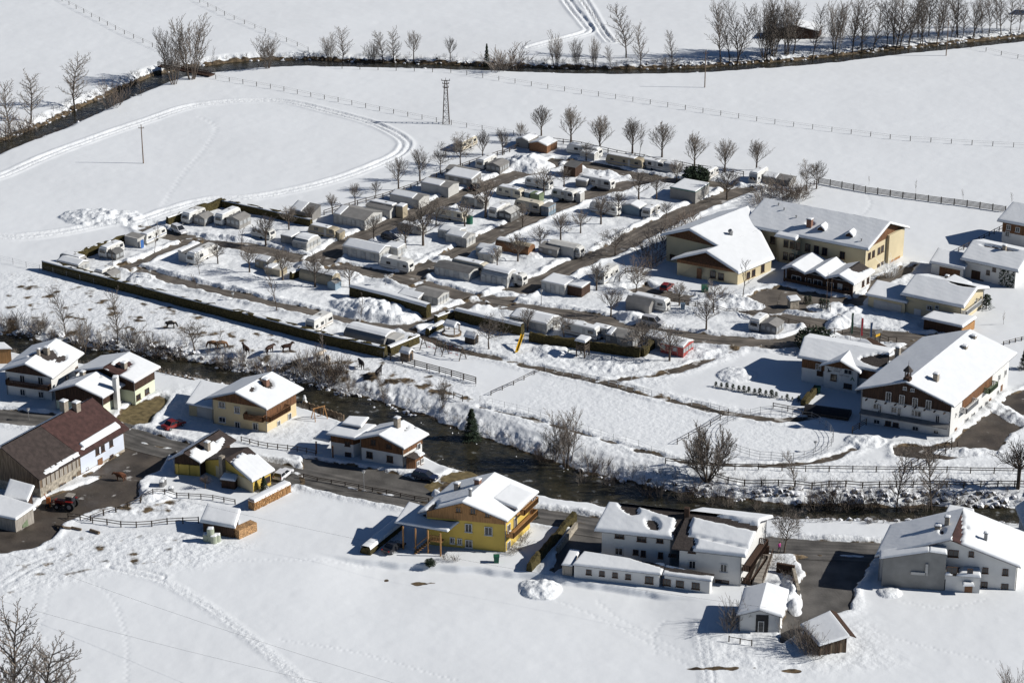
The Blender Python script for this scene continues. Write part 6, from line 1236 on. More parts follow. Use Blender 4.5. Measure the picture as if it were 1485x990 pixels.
# conifers
for k, (x, y, h_) in enumerate([(735, 85, 32), (767, 92, 32), (800, 98, 38), (836, 103, 36), (872, 110, 34), (902, 117, 40), (931, 120, 38), (966, 130, 36), (997, 133, 42), (1033, 138, 34), (1067, 147, 46), (1095, 150, 36), (1130, 155, 14), (1160, 163, 36), (1192, 165, 20), (1230, 173, 36)]):
    x0, y0 = 860+x/4.125, 540+y/4.125; tree(x0, y0, y0-h_/4.125, 'tuja', f'small dark conifer, {ORD[k]} of the planted row before the reception house', 'row of small conifers before the reception house', wide=1.9)
for k, (x, y, t) in enumerate([(1168, 440, 428), (1174, 441, 428), (1190, 446, 432), (1195, 447, 433), (1200, 446, 434)]): tree(x, y, t, 'tuja', f'small dark conifer by the school flagpoles, {ORD[k]} from the wayside shelter', 'conifers by the school flagpoles', wide=1.6)
tree(1180, 505, 475, 'bush', 'dark snowy evergreen beside the reception house', wide=1.3); tree(1430, 448, 426, 'tuja', 'dark conifer at the balcony end of the cream house', wide=2); tree(1484, 535, 505, 'fir', 'dark fir at the picture edge behind the inn', wide=.8); tree(624, 821, 809, 'bush', 'little dark bush on the bank before the yellow house', wide=.9); tree(298, 708, 690, 'knot', 'small bare garden tree before the yellow garage', wide=1); tree(383, 711, 690, 'fir', 'dark garden conifer behind the farmhouse wood pile', wide=1.1); tree(775, 752, 738, 'tuja', 'small conifer on the yellow house terrace', wide=2); tree(1455, 470, 452, 'sapling', 'small bare tree in the garden beyond the inn')
tree(1290, 402, 376, 'shrub', 'snow laden pale shrub at the school corner', wide=1.1); q_ = bpy.data.objects[-1] if False else [o for o in bpy.data.objects if o.get('label', '').startswith('snow laden pale')][0]
for ch in q_.children: ch.material_slots[0].link = 'OBJECT'; ch.material_slots[0].material = MAT['snow']
# far river
FR = [(278, 115, 28, 'multi', 1.0), (252, 122, 42, 'multi', .9), (108, 160, 83, 'slim', 1.5), (44, 180, 115, 'slim', 1.6), (18, 196, 128, 'slim', 1.4), (163, 156, 113, 'shrub', 1), (205, 139, 105, 'sapling', 1), (388, 99, 53, 'multi', 1.4), (10, 205, 170, 'shrub', 1.3), (40, 195, 168, 'shrub', 1.4), (308, 98, 70, 'sapling', .7),
 (478, 90, 49, 'multi', .9), (497, 88, 47, 'slim', 1.6), (540, 90, 60, 'multi', 1.0), (556, 90, 48, 'slim', 1.5), (572, 89, 44, 'slim', 1.3), (600, 88, 45, 'round', .8), (653, 88, 53, 'round', .8), (720, 103, 74, 'shrub', 1.6), (740, 103, 70, 'shrub', 1.6), (806, 101, 50, 'multi', .8), (836, 101, 58, 'multi', .7), (862, 100, 55, 'multi', .6), (886, 101, 65, 'slim', 1), (908, 84, 15, 'slim', 1.3), (928, 100, 40, 'slim', .9), (975, 95, 47, 'slim', 1.0), (968, 98, 82, 'shrub', 1.4),
 (1045, 90, 10, 'slim', 1.0), (1058, 90, 14, 'slim', .9), (1070, 90, 8, 'slim', 1.0), (1108, 84, 2, 'multi', .7), (1122, 82, 4, 'multi', .7), (1140, 80, 2, 'multi', .7), (1150, 78, 8, 'slim', 1.2), (1178, 84, 14, 'slim', 1), (1212, 80, 4, 'multi', .7), (1236, 76, 2, 'slim', 1.1), (1250, 78, 0, 'slim', 1.2), (1266, 75, 2, 'slim', 1), (1298, 71, -4, 'slim', 1.2), (1305, 69, -6, 'slim', 1.2), (1318, 68, 0, 'slim', 1.1), (1338, 66, 5, 'slim', 1), (1358, 64, 2, 'slim', 1.2), (1378, 60, 8, 'slim', 1), (1395, 57, 8, 'slim', 1.1), (1410, 55, 2, 'slim', 1.2), (1424, 52, 6, 'slim', 1), (1434, 50, 0, 'slim', 1.1), (1452, 50, -2, 'slim', 1.3), (1466, 46, -6, 'slim', 1.2), (1478, 44, -4, 'slim', 1)]
nm = {'multi': 'clump of bare stems', 'slim': 'slender bare tree', 'shrub': 'bare bush', 'sapling': 'thin sapling', 'round': 'round headed bare tree'}
def where(x):
    return 'near the timber bridge' if 230 < x < 310 else 'on the far river below the bridge' if x <= 230 else 'on the far bank between bridge and pylon' if x < 660 else 'on the far bank by the snow road' if x < 990 else 'round the dark far barn' if x < 1200 else 'in the wood beyond the dark barn'
cnt = {}
for x, y, t, kd, w in FR:
    k = (kd, where(x)); cnt[k] = cnt.get(k, 0)+1
    tree(x, y, t, kd, f'{nm[kd]} {where(x)}, {ORD[cnt[k]-1]} along the stream', 'trees along the far river', wide=w)
rq = random.Random(41); xs_ = sorted(rq.uniform(1042, 1484) for _ in range(22))
for k, x in enumerate(xs_):
    yb = float(np.interp(x, [1040, 1100, 1190, 1290, 1370, 1485], [96, 92, 84, 71, 63, 50]))-rq.uniform(1, 14); kd = 'slim'
    tree(x, yb, yb-rq.uniform(48, 82), kd, f'slender tree in the back row of the far wood, {ORD[k]} from the snow road' if k < 20 else f'slender tree in the outer back row of the far wood, {ORD[k-20]} beyond the barn', 'back row of the far riverside wood', wide=rq.uniform(.8, 1.1) if kd == 'slim' else .6)
tree(706, 95, 63, 'fir', 'single dark fir on the far river bank', wide=.55)
# countless bank brush and stones
def brush(name, i, n, h, seed, mat, lo=0, hi=3):
    nm_, pts, hw, wz, fb, nb = RIV[i]; rr = random.Random(seed); s = Seg()
    for _ in range(n):
        k = rr.randrange(len(pts)-1); a, b = V3((*pts[k], 0)), V3((*pts[k+1], 0)); t = (b-a).normalized(); nn = V3((-t.y, t.x, 0)); side = 1 if rr.random() < .55 else -1
        p = a.lerp(b, rr.random())+nn*side*(hw+rr.uniform(lo, hi)*(1 if side > 0 else .7)); 
        if not (200 < p.y < 780) or abs(p.x) > .23*p.y+25: continue
        z = gz(p.x, p.y)
        if z < wz-.1: continue
        p.z = z-.1
        for _ in range(5):
            q = p+V3((rr.uniform(-.6, .6), rr.uniform(-.6, .6), rr.uniform(.4, 1)*h)); s.add(p, q, .018, .010); s.add(p.lerp(q, .6), p.lerp(q, .6)+V3((rr.uniform(-.4, .4), rr.uniform(-.4, .4), .4*h)), .012, .008)
    o = bpy.data.objects.new(name, s.mesh(name, mat)); COL.objects.link(o); tag(o, kind='stuff')
brush('bank_brush', 0, 2000, 1.15, 5, 'twig', -.4, 4.5); brush('far_bank_brush', 1, 1500, 1.3, 6, 'barkdark', -.3, 3.5)
def rocks(name, i, n, seed, x0, x1, s0, s1):
    nm_, pts, hw, wz, fb, nb = RIV[i]; rr = random.Random(seed); m = MB(); ph = (1+5**.5)/2
    ico = [V3(v).normalized() for v in ((-1, ph, 0), (1, ph, 0), (-1, -ph, 0), (1, -ph, 0), (0, -1, ph), (0, 1, ph), (0, -1, -ph), (0, 1, -ph), (ph, 0, -1), (ph, 0, 1), (-ph, 0, -1), (-ph, 0, 1))]
    fs = [(0, 11, 5), (0, 5, 1), (0, 1, 7), (0, 7, 10), (0, 10, 11), (1, 5, 9), (5, 11, 4), (11, 10, 2), (10, 7, 6), (7, 1, 8), (3, 9, 4), (3, 4, 2), (3, 2, 6), (3, 6, 8), (3, 8, 9), (4, 9, 5), (2, 4, 11), (6, 2, 10), (8, 6, 7), (9, 8, 1)]
    for _ in range(n):
        k = rr.randrange(len(pts)-1); a, b = V3((*pts[k], 0)), V3((*pts[k+1], 0)); t = (b-a).normalized(); nn = V3((-t.y, t.x, 0)); side = 1 if rr.random() < .8 else -1; p = a.lerp(b, rr.random())+nn*side*(hw+rr.uniform(-.8, 2.0))
        if not (x0 < p.x < x1): continue
        p.z = gz(p.x, p.y); s = rr.uniform(s0, s1); e = V3((rr.uniform(.8, 1.4), rr.uniform(.7, 1.2), rr.uniform(.6, 1.0)))
        m.add([p+V3((v.x*e.x, v.y*e.y, v.z*e.z))*s*rr.uniform(.8, 1.2) for v in ico], fs)
    o = m.obj(name, 'rock'); tag(o, kind='stuff')
rocks('bank_rocks', 0, 900, 7, -150, 150, .25, .75); rocks('far_bank_rocks', 1, 700, 8, -170, 190, .2, .6)
# ------------------------------------------------------------------ fences
POSTC = {}
def post_mesh(h, w, mat):
    k = (round(h, 2), round(w, 2), mat)
    if k not in POSTC: POSTC[k] = MB().box((0, 0, -.4), (w, w, h+.4)).mesh('post', mat)
    return POSTC[k]
def fence(name, label, px, step, h, rails, mat='fence', rw=.10, pw=.16, rt=None, cat='fence', straight=True, round_=False, panel=False, jitter=.0, railmat=None, cap=None):
    pts = [PG(*q) for q in px] if not round_ else px; c = pts[len(pts)//2]; r = root(name, label, cat, c); rr = random.Random(int(px[0][0]*3) if not round_ else 4)
    L = [0]
    for a, b in zip(pts[:-1], pts[1:]): L.append(L[-1]+(b-a).length)
    n = max(1, round(L[-1]/step)); n = min(n, 99); ps = []
    for k in range(n+1):
        s = L[-1]*k/n; i = max(j for j in range(len(L)-1) if L[j] <= s+1e-6); p = pts[i].lerp(pts[i+1], (s-L[i])/(L[i+1]-L[i])); p.x += rr.uniform(-jitter, jitter); p.z = gz(p.x, p.y); ps.append(p)
    me = post_mesh(h, pw, mat)
    for p in ps:
        o = inst('post', me, r, p-c, rr.uniform(-.2, .2)); o.scale.z = 1+rr.uniform(-.06, .06); o.rotation_euler.x = rr.uniform(-.05, .05)
    for f in rails:
        m = MB()
        for a, b in zip(ps[:-1], ps[1:]): m.bar(a+V3((0, 0, h*f)), b+V3((0, 0, h*f)), rt or .05, rw)
        m.obj('rail' if rw > .04 else 'wire', railmat or mat, r)
    return r
wire = dict(rw=.022, rt=.022, pw=.14)
fence('wire_fence', 'very long post and wire fence across the field above the campsite trees', [(375, 98), (500, 100), (655, 106), (790, 128), (985, 158), (1130, 181), (1300, 203), (1400, 210), (1500, 215)], 5.0, 1.25, (.6, .95), **wire)
fence('wire_fence', 'post and wire fence running from the timber bridge to the lattice pylon and campsite', [(313, 115), (400, 130), (490, 148), (640, 179), (700, 189), (745, 196)], 4.5, 1.25, (.6, .95), **wire)
fence('wire_fence', 'post fence climbing the upper field above the timber bridge', [(80, -4), (110, 13), (170, 45), (235, 75)], 6.0, 1.3, (.6, .95), **wire)
fence('wire_fence', 'post fence climbing the upper field above the multi stemmed clump', [(278, -2), (330, 25), (395, 52), (447, 75)], 6.0, 1.3, (.6, .95), **wire)
fence('wire_fence', 'short post fence near the far wood at the picture edge', [(1408, 70), (1450, 80), (1500, 90)], 5.0, 1.2, (.6, .95), **wire)
fence('wire_fence', 'thin fence beside the far snow road', [(834, -6), (856, 20), (880, 48), (892, 62)], 4.0, 1.0, (.6, .95), rw=.02, rt=.02, pw=.09)
fence('wire_fence', 'thin wire fence along the foot of the very long hedge', [(0, 379), (60, 393), (150, 415), (280, 446), (400, 479), (520, 509), (650, 547), (690, 560)], 3.7, 1.4, (.4, .7, .95), mat='steel', rw=.018, rt=.018, pw=.07)
fence('rail_fence', 'dark three rail fence from the small wooden hut into the riding ground', [(566, 522), (600, 531), (645, 543), (690, 556)], 3.0, 1.35, (.35, .65, .95), rw=.16, rt=.06, pw=.2)
fence('rail_fence', 'two rail fence beside the sandy ride under the arena', [(965, 672), (1020, 679), (1060, 681), (1180, 684), (1320, 685), (1485, 687), (1510, 687)], 4.2, 1.2, (.55, .9), rw=.13, rt=.06)
fence('rail_fence', 'long two rail fence on the bank top beyond the willow', [(1034, 693), (1060, 702), (1110, 705), (1200, 706), (1320, 706), (1480, 706), (1520, 706)], 2.9, 1.2, (.5, .9), rw=.14, rt=.06, pw=.2)
fence('rail_fence', 'first handrail of the ramp fence below the inn', [(1312, 684), (1345, 664), (1380, 643)], 2.2, 1.2, (.5, .9), rw=.1); fence('rail_fence', 'second handrail of the ramp fence below the inn, nearer the muddy yard', [(1324, 686), (1356, 667), (1388, 648)], 2.2, 1.2, (.5, .9), rw=.1)
fence('rail_fence', 'old two rail fence curving past the tractor along the farm yard', [(99, 752), (133, 758), (157, 761), (173, 764), (207, 765), (240, 760), (288, 758)], 2.6, 1.15, (.5, .9), rw=.13, pw=.18)
fence('rail_fence', 'broken old fence from the farm yard towards the cow', [(133, 755), (150, 747), (171, 742), (190, 734), (205, 728)], 2.3, 1.1, (.5, .9), rw=.1, pw=.2, jitter=.2)
fence('rail_fence', 'low garden fence behind the hay shed with firewood', [(205, 725), (240, 716), (270, 722), (305, 724), (341, 731)], 2.2, 1.0, (.55, .9), rw=.1)
fence('rail_fence', 'rail fence between field and outer campsite row, from first hut to pylon side trees', [(470, 312), (515, 299), (556, 288), (618, 265), (642, 254), (684, 239), (731, 224), (755, 213)], 2.4, 1.2, (.5, .95), rw=.14, pw=.2)
fence('rail_fence', 'rail fence behind the far campsite row under the vase shaped trees', [(803, 207), (831, 211), (874, 220), (930, 231), (989, 242), (1031, 249), (1078, 256)], 2.6, 1.25, (.5, .95), rw=.13, pw=.2)
fence('panel_fence', 'long panelled fence with strong posts behind the school meadow', [(1187, 266), (1260, 280), (1330, 290), (1400, 299), (1458, 308)], 3.0, 1.55, (.15, .32, .5, .68, .86), rw=.14, rt=.05, pw=.2)
fence('rail_fence', 'dark rail fence from the brushwood up to the panelled fence', [(1135, 293), (1160, 281), (1187, 266)], 2.0, 1.3, (.3, .6, .95), rw=.12)
fence('rail_fence', 'low dark rail fence along the school road', [(962, 436), (1040, 449), (1099, 461), (1122, 463), (1174, 476)], 2.4, .9, (.5, .95), rw=.1, pw=.15)
fence('rail_fence', 'dark fence round the snowy plot behind the reception house', [(1184, 494), (1207, 485), (1231, 483), (1272, 490), (1300, 497)], 2.2, 1.2, (.4, .95), rw=.1)
fence('rail_fence', 'short two rail fence before the covered heap by the inn', [(1121, 592), (1142, 596), (1163, 600)], 3.0, 1.2, (.5, .9), rw=.14)
fence('rail_fence', 'rail fence at the shaded corner of the inn', [(1236, 628), (1256, 616)], 2.0, 1.3, (.35, .65, .95), rw=.12)
fence('rail_fence', 'white rail fence along the dark path above the riding arena', [(791, 538), (840, 548), (890, 559), (945, 574)], 2.0, 1.2, (.6, .97), mat='rail', rw=.08, rt=.08, pw=.12)
fence('rail_fence', 'short white rail fence at the far end of the riding arena', [(1003, 588), (1030, 593), (1056, 600)], 2.0, 1.2, (.6, .97), mat='rail', rw=.08, rt=.08, pw=.12)
fence('wire_fence', 'thin light fence along the lower side of the riding arena', [(696, 582), (750, 595), (860, 628), (963, 660)], 2.6, 1.2, (.5, .95), mat='steel', rw=.018, rt=.018, pw=.06)
fence('rail_fence', 'snow buried fence at the near end of the arena by the playground track', [(712, 573), (750, 556), (789, 538)], 3.0, .9, (.5, .95), mat='fence', rw=.08)
fence('rail_fence', 'crossing fence between riding arena and round pen', [(982, 644), (1005, 632), (1040, 612), (1056, 601)], 3.4, 1.1, (.5, .95), rw=.07)
fence('rail_fence', 'dark guard rail of the village road along the open field', [(440, 693), (490, 703), (542, 713), (622, 728)], 2.6, .85, (.6, .95), rw=.12, rt=.06)
fence('rail_fence', 'garden fence of the beige house along the road', [(350, 640), (380, 648), (422, 653), (458, 660)], 2.0, 1.0, (.4, .9), rw=.12)
fence('rail_fence', 'small gate fence at the horse paddock end above the fir', [(658, 577), (671, 582)], 2.0, 1.3, (.5, .9), rw=.12)
fence('rail_fence', 'short rail fence before the white garage', [(1057, 930), (1072, 933), (1090, 936)], 2.0, 1.0, (.9,), rw=.1)
fence('rail_fence', 'garden rail fence beyond the inn', [(1455, 501), (1470, 497), (1490, 492)], 1.6, .9, (.5, .9), rw=.08)
fence('rail_fence', 'dark fence in shade beside the low school wing', [(898, 408), (925, 396), (950, 384), (968, 374)], 2.4, 1.2, (.4, .9), rw=.12)
fence('rail_fence', 'dark fence climbing beside the ivy house', [(1390, 366), (1425, 348), (1456, 332)], 2.2, 1.2, (.4, .9), rw=.12)
c = P(1126, 633, .25); R_ = 10.2
fence('round_pen', 'round riding pen of light metal rails beside the inn', [V3((c.x+R_*math.cos(a*math.pi/18), c.y+R_*math.sin(a*math.pi/18), gz(c.x+R_*math.cos(a*math.pi/18), c.y+R_*math.sin(a*math.pi/18)))) for a in range(37)], 2.0, 1.6, (.3, .62, .96), mat='steel', rw=.045, rt=.045, pw=.07, cat='riding pen', round_=True)
for k, (x, y, h_) in enumerate([(708, 566, 1.5), (722, 592, 1.3), (762, 613, 1.2), (886, 645, 1.2), (939, 658, 1.2), (982, 641, 1.5), (670, 566, 1.6), (1182, 655, 2.2)]):
    p = PG(x, y); o = MB().box((0, 0, -.4), (.2, .2, h_+.4)).obj('fence_post', 'fence', None, p); tag(o, f'single weathered post along the arena paths, {ORD[k]} from the paddock gate', 'post', 'single posts along the arena')
for k, (x, y) in enumerate([(5, 385), (26, 387), (20, 413), (43, 403), (1192, 966), (1207, 973), (1225, 979), (1244, 985)]):
    p = PG(x, y); o = MB().box((0, 0, -.4), (.16, .16, 1.5)).obj('fence_post', 'fence', None, p); tag(o, (f'lone post in the trampled snow outside the hedge corner, {ORD[k]} from the picture edge' if k < 4 else f'thin post in the snow below the wooden shed, {ORD[k-4]} from the shed'), 'post', 'lone posts')
# timber river wall
for lab, a, b in (('old timber river wall below the green house', (222, 546), (284, 560)), ('timber river wall below the beige house garden', (440, 592), (500, 612))):
    p, q = P(*a, -1.0), P(*b, -1.0); m = MB(); n = int((q-p).length/.3)
    for k in range(n): e = p.lerp(q, k/n); m.box(at(e, -2.4), (.24, .2, 2.9+.12*math.sin(k*1.7)), (q-p).to_2d())
    o = m.obj('river_wall', 'oldwood', None, (p+q)/2); tag(o, lab, 'river wall', kind='thing')
# ------------------------------------------------------------------ bridge over the far river
a, b = P(229, 96, .9), P(303, 110, .9); r = root('timber_bridge', 'dark timber footbridge with slatted railings over the far river', 'bridge', (a+b)/2); d = (b-a).normalized(); s_ = V3((-d.y, d.x, 0)); w_ = 2.6
MB().hexa([a-s_*w_*.0+V3((0, 0, -.35)), b+V3((0, 0, -.35)), b+s_*w_+V3((0, 0, -.35)), a+s_*w_+V3((0, 0, -.35))], [a, b, b+s_*w_, a+s_*w_]).obj('deck', 'darkwood', r)
for o_ in (0, w_):
    m = MB(); n = 14
    for k in range(n+1): e = a.lerp(b, k/n)+s_*o_; m.bar(e-V3((0, 0, .3)), e+V3((0, 0, 1.2)), .14)
    for z in (.45, .8, 1.2): m.bar(a+s_*o_+V3((0, 0, z)), b+s_*o_+V3((0, 0, z)), .1, .16)
    m.obj('railing', 'greywood' if o_ else 'darkwood', r)
# ------------------------------------------------------------------ poles, pylon, lamps, flags, wires
def pole(x, y, ty, label, r_=.15):
    p = PG(x, y); h = ztop(p, ty)-p.z; q = root('power_pole', label, 'power pole', p); MB().tube((0, 0, -.5), (0, 0, h), r_, r_*.7, 8).obj('pole', 'pole', None).parent = q
    m = MB(); m.box((0, 0, h-.9), (1.4, .12, .12)); [m.tube((i*.55, 0, h-.8), (i*.55, 0, h-.5), .06, .05, 6) for i in (-1, 1)]; m.obj('crossarm', 'pole', None).parent = q; return p, h
pole(208, 237, 181, 'wooden power pole inside the ski loop of the upper field'); pole(1022, 127, 73, 'wooden power pole in the far field below the river bend'); pole(1372, 81, 26, 'wooden power pole by the far riverside wood')
p = PG(647, 179); h_ = ztop(p, 113)-p.z; r = root('lattice_pylon', 'rusty lattice pylon standing alone in the field above the campsite', 'pylon', p)
m = MB(); w0, w1 = .85, .28
for i, j in ((-1, -1), (1, -1), (1, 1), (-1, 1)): m.bar((i*w0, j*w0, -.4), (i*w1, j*w1, h_-.8), .16)
m.obj('leg_frame', 'rust', None).parent = r; m = MB(); N = 7
for k in range(N):
    z0, z1 = h_*.92*k/N, h_*.92*(k+1)/N; a0 = w0+(w1-w0)*z0/h_; a1 = w0+(w1-w0)*z1/h_
    for (i, j), (i2, j2) in (((-1, -1), (1, -1)), ((1, -1), (1, 1)), ((1, 1), (-1, 1)), ((-1, 1), (-1, -1))):
        m.bar((i*a0, j*a0, z0), (i2*a0, j2*a0, z0), .08); m.bar((i*a0, j*a0, z0), (i2*a1, j2*a1, z1), .06)
m.obj('bracing', 'rust', None).parent = r; m = MB()
for z, l in ((h_-2.6, 1.5), (h_-1.6, 1.7), (h_-.8, 2.2)): m.box((0, 0, z), (l, .14, .14)); [m.tube((i*l*.45, 0, z+.1), (i*l*.45, 0, z+.5), .09, .07, 6) for i in (-1, 1)]
m.tube((0, 0, h_-1), (0, 0, h_), .08, .05, 6); m.obj('crossarm', 'rust', None).parent = r
def lamp(x, y, ty, label, head='steel'):
    p = PG(x, y); p.z = max(p.z, 0); h = ztop(p, ty)-p.z; q = root('street_lamp', label, 'street lamp', p); MB().tube((0, 0, -.3), (0, 0, h-.4), .07, .05, 8).obj('pole', 'steel', None).parent = q; MB().tube((0, 0, h-.45), (0, 0, h-.05), .18, .34, 10).obj('lamp_head', 'lampw', None).parent = q; MB().tube((0, 0, h-.05), (0, 0, h+.08), .38, .1, 10).obj('lamp_cap', 'steel', None).parent = q
lamp(528, 712, 682, 'street lamp on the guard rail side of the village road'); lamp(42, 610, 592, 'street lamp before the white house'); lamp(1182, 655, 640, 'thin lamp inside the lower edge of the round pen'); lamp(217, 432, 395, 'small lamp post beside the corner of the bottom lane') if False else None
for x, y, ty, lb in ((218, 403, 391, 'low white lamp at the bottom lane corner'), (338, 435, 424, 'low white lamp half way along the bottom lane'), (559, 413, 398, 'slim white lamp post on the main lane below the corner caravan'), (785, 442, 420, 'slim lamp post on the main lane before the panelled hut')): lamp(x, y, ty, lb)
for x, y, t0, t1, mt, lb in ((1233, 496, 454, 484, 'flagg', 'flagpole with long green banner behind the reception house'), (1247.5, 493, 461, 487, 'flagr', 'flagpole with long red banner behind the reception house'), (1261, 494, 468, 489, 'flagb', 'flagpole with dark blue banner behind the reception house')):
    p = PG(x, y); z0, z1 = ztop(p, t1)-p.z, ztop(p, t0)-p.z; q = root('flagpole', lb, 'flagpole', p); MB().tube((0, 0, -.3), (0, 0, z1+.2), .05, .03, 8).obj('pole', 'steel', None).parent = q
    m = MB(); N = 8
    for k in range(N): za, zb = z0+(z1-z0)*k/N, z0+(z1-z0)*(k+1)/N; f = lambda z: .06*math.sin(z*2.1); m.prism([V3((.05, f(za), za)), V3((.42+f(za), f(za)+.05, za)), V3((.42+f(zb), f(zb)+.05, zb)), V3((.05, f(zb), zb))], (0, .02, 0))
    m.obj('banner', mt, None).parent = q
p = PG(1272, 501); z1 = ztop(p, 479)-p.z; q = root('yellow_sign', 'yellow sign board with small roof on two posts by the reception drive', 'sign', p, rz=.75); m = MB(); [m.box((i, 0, -.3), (.14, .14, z1+.1)) for i in (-.75, .75)]; m.obj('post', 'black', None).parent = q
MB().box((0, 0, z1-1.25), (1.7, .1, .55)).obj('board', 'signy', None).parent = q; MB().prism([V3((-1.1, -.35, z1-.5)), V3((1.1, -.35, z1-.5)), V3((1.1, 0, z1+.1)), V3((-1.1, 0, z1+.1))], (0, .08, .02)).obj('roof', 'black', None).parent = q
MB().box((0, 0, z1-.62), (1.7, .1, .2)).obj('board_head', 'orange', None).parent = q
for k, (x, y, ty) in enumerate([(1198, 449, 396), (1204, 452, 402)]):
    p = PG(x, y); q = root('flagpole', f'bare brown flagpole before the school hall, {["taller", "shorter"][k]} of the pair', 'flagpole', p); z = ztop(p, ty)-p.z; MB().tube((0, 0, -.3), (0, 0, z), .05, .035, 8).obj('pole', 'pole', None).parent = q; MB().tube((0, 0, z), (0, 0, z+.12), .08, .03, 8).obj('finial', 'steel', None).parent = q
p = PG(1150, 446); q = root('wayside_shelter', 'small stone wayside shelter with snow cap before the school hall', 'shelter', p, rz=.3); MB().box((0, 0, -.3), (1.9, 1.6, 2.3)).obj('wall', 'stone', None).parent = q
o = snow_slab([V3((-1.2, -1, 2.0)), V3((1.2, -1, 2.0)), V3((1.2, 1, 2.2)), V3((-1.2, 1, 2.2))], .35).obj('roof_snow', 'snow', None, smooth=True); o.parent = q; MB().box((0, 0, 1.9), (2.3, 1.9, .12)).obj('roof', 'roof', None).parent = q
for n_, (a, b, sag, lb) in enumerate([((-120, 835, 7), (560, 1010, 9), .9, 'thin overhead wire crossing the near corner of the open field'), ((-60, 775, 6.5), (640, 1010, 9), 1.0, 'second thin overhead wire, running from the farm yard across the open field'), ((225, 715, 6), (1110, 880, 6), 1.6, 'long thin overhead wire from the hay shed to the white garage')]):
    p, q = P(*a), P(*b); m = MB(); N = 36; pt = [p.lerp(q, k/N)-V3((0, 0, sag*4*(k/N)*(1-k/N))) for k in range(N+1)]
    for u, v in zip(pt[:-1], pt[1:]): m.tube(u, v, .012, .012, 4, False)
    o = m.obj('overhead_wire', 'black', None, (p+q)/2); tag(o, lb, 'wire')
# ------------------------------------------------------------------ vehicles
def vehicle(label, px, py, ang, paint, kind='car', L=4.4, W=1.78, H=1.48, name='parked_car', cat='car', z=None, snow=False):
    p = PG(px, py); p.z = max(p.z, -.02) if z is None else z; q = root(name, label, cat, p, 'parked cars', ang); l = L/2
    def put(o): o.parent = q; return o
    if kind == 'van': side = [(-l, .35), (-l, .95), (-l+.05, H-.12), (-l+.2, H), (l-1.5, H), (l-.85, 1.02), (l-.1, .85), (l, .6), (l, .35)]; belt = .98
    else: side = [(-l, .38), (-l, .78), (-l+.12, .92), (l-1.35, .92), (l-.12, .74), (l, .58), (l, .35)]; belt = .92
    if kind == 'van': side = [(-l, .35), (-l, .9), (-l+.06, 1.0), (l-1.05, 1.0), (l-.1, .84), (l, .6), (l, .35)]; belt = 1.0
    m = MB(); w = W/2; n = len(side)
    A = [V3((x, -w*(1 if z_ < .8 else .95), z_)) for x, z_ in side]; B = [V3((v.x, -v.y, v.z)) for v in A]; m.add(A+B, [tuple(range(n)), tuple(range(n, 2*n))[::-1]]+[(k, n+k, n+(k+1) % n, (k+1) % n) for k in range(n)]); put(m.obj('body', paint, None))
    cab = {'car': (-l+.75, -l+1.25, l-2.05, l-1.2), 'wagon': (-l+.1, -l+.35, l-2.05, l-1.15), 'van': (-l+.06, -l+.2, l-1.75, l-.95)}[kind]
    b = [V3((cab[0], -w*.94, belt)), V3((cab[3], -w*.94, belt)), V3((cab[3], w*.94, belt)), V3((cab[0], w*.94, belt))]; t = [V3((cab[1], -w*.76, H-.06)), V3((cab[2], -w*.76, H-.06)), V3((cab[2], w*.76, H-.06)), V3((cab[1], w*.76, H-.06))]
    g = put(MB().hexa(b, t).obj('window_glass', 'glass', None)); put(MB().hexa([v*1.0+V3((0, 0, -.02)) for v in t], [v+V3((0, 0, .07)) for v in t]).obj('roof', paint, None))
    pm = MB()
    for s_ in (-1, 1):
        for f in (0, .5, 1): pm.bar(V3((cab[0]+(cab[3]-cab[0])*f, s_*w*.945, belt)), V3((cab[1]+(cab[2]-cab[1])*f, s_*w*.77, H-.03)), .07)
    put(pm.obj('window_pillar', paint, None))
    for x in (-l+.8, l-.82):
        for s_ in (-1, 1):
            wh = put(MB().tube((x, s_*(w-.2), .32), (x, s_*(w+.01), .32), .32, .32, 14).obj('wheel', 'tyre', None)); MB().tube((x, s_*(w), .32), (x, s_*(w+.03), .32), .19, .17, 10).obj('rim', 'rim', None).parent = wh
    for s_ in (-1, 1):
        put(MB().box((l-.05, s_*w*.68, .58), (.12, .34, .15)).obj('headlight', 'lampw', None)); put(MB().box((-l+.02, s_*w*.78, .68), (.08, .22, .2)).obj('taillight', 'lampred', None))
    if snow: put(snow_slab([v+V3((0, 0, .075)) for v in t], .16, over=0).obj('roof_snow', 'snow', None, smooth=True))
    return q
def head(x0, y0, x1, y1): a, b = P(x0, y0), P(x1, y1); return math.atan2(b.y-a.y, b.x-a.x)
RA = head(430, 691, 620, 731)
vehicle('silver white estate car parked at the log pile beside the road', 411, 692, head(400, 700, 421, 683), 'carwhite', 'wagon')
vehicle('red car in deep shade before the beige house garage', 252, 619, head(240, 622, 266, 612), 'carred', 'car')
vehicle('dark blue estate car on the roadside at the timber house', 617, 694, head(600, 690, 634, 697), 'carblue', 'wagon', 4.6)
vehicle('white four wheel drive car at the outer campsite entrance', 260, 337, head(248, 331, 272, 342), 'carwhite', 'wagon', 4.5, 1.8, 1.7)
vehicle('dark car with red tail lamp beside the double awning hut', 690, 275, head(682, 280, 700, 268), 'cardark', 'car'); vehicle('dark estate car in tree shade beyond the long white panelled awning', 566, 348, head(556, 343, 578, 350), 'cardark', 'wagon')
vehicle('grey silver van parked by the lane in front of the bare awning', 947, 470, head(935, 468, 960, 473), 'carsilver', 'van', 4.6, 1.85, 1.8); vehicle('bright red car in the shade of the low school wing', 967, 419, head(960, 424, 975, 411), 'carred', 'wagon', 4.0, 1.7, 1.5)
vehicle('black car half hidden in the shade beside the yellow house hedge', 571, 797, head(562, 800, 582, 788), 'cardark', 'car')
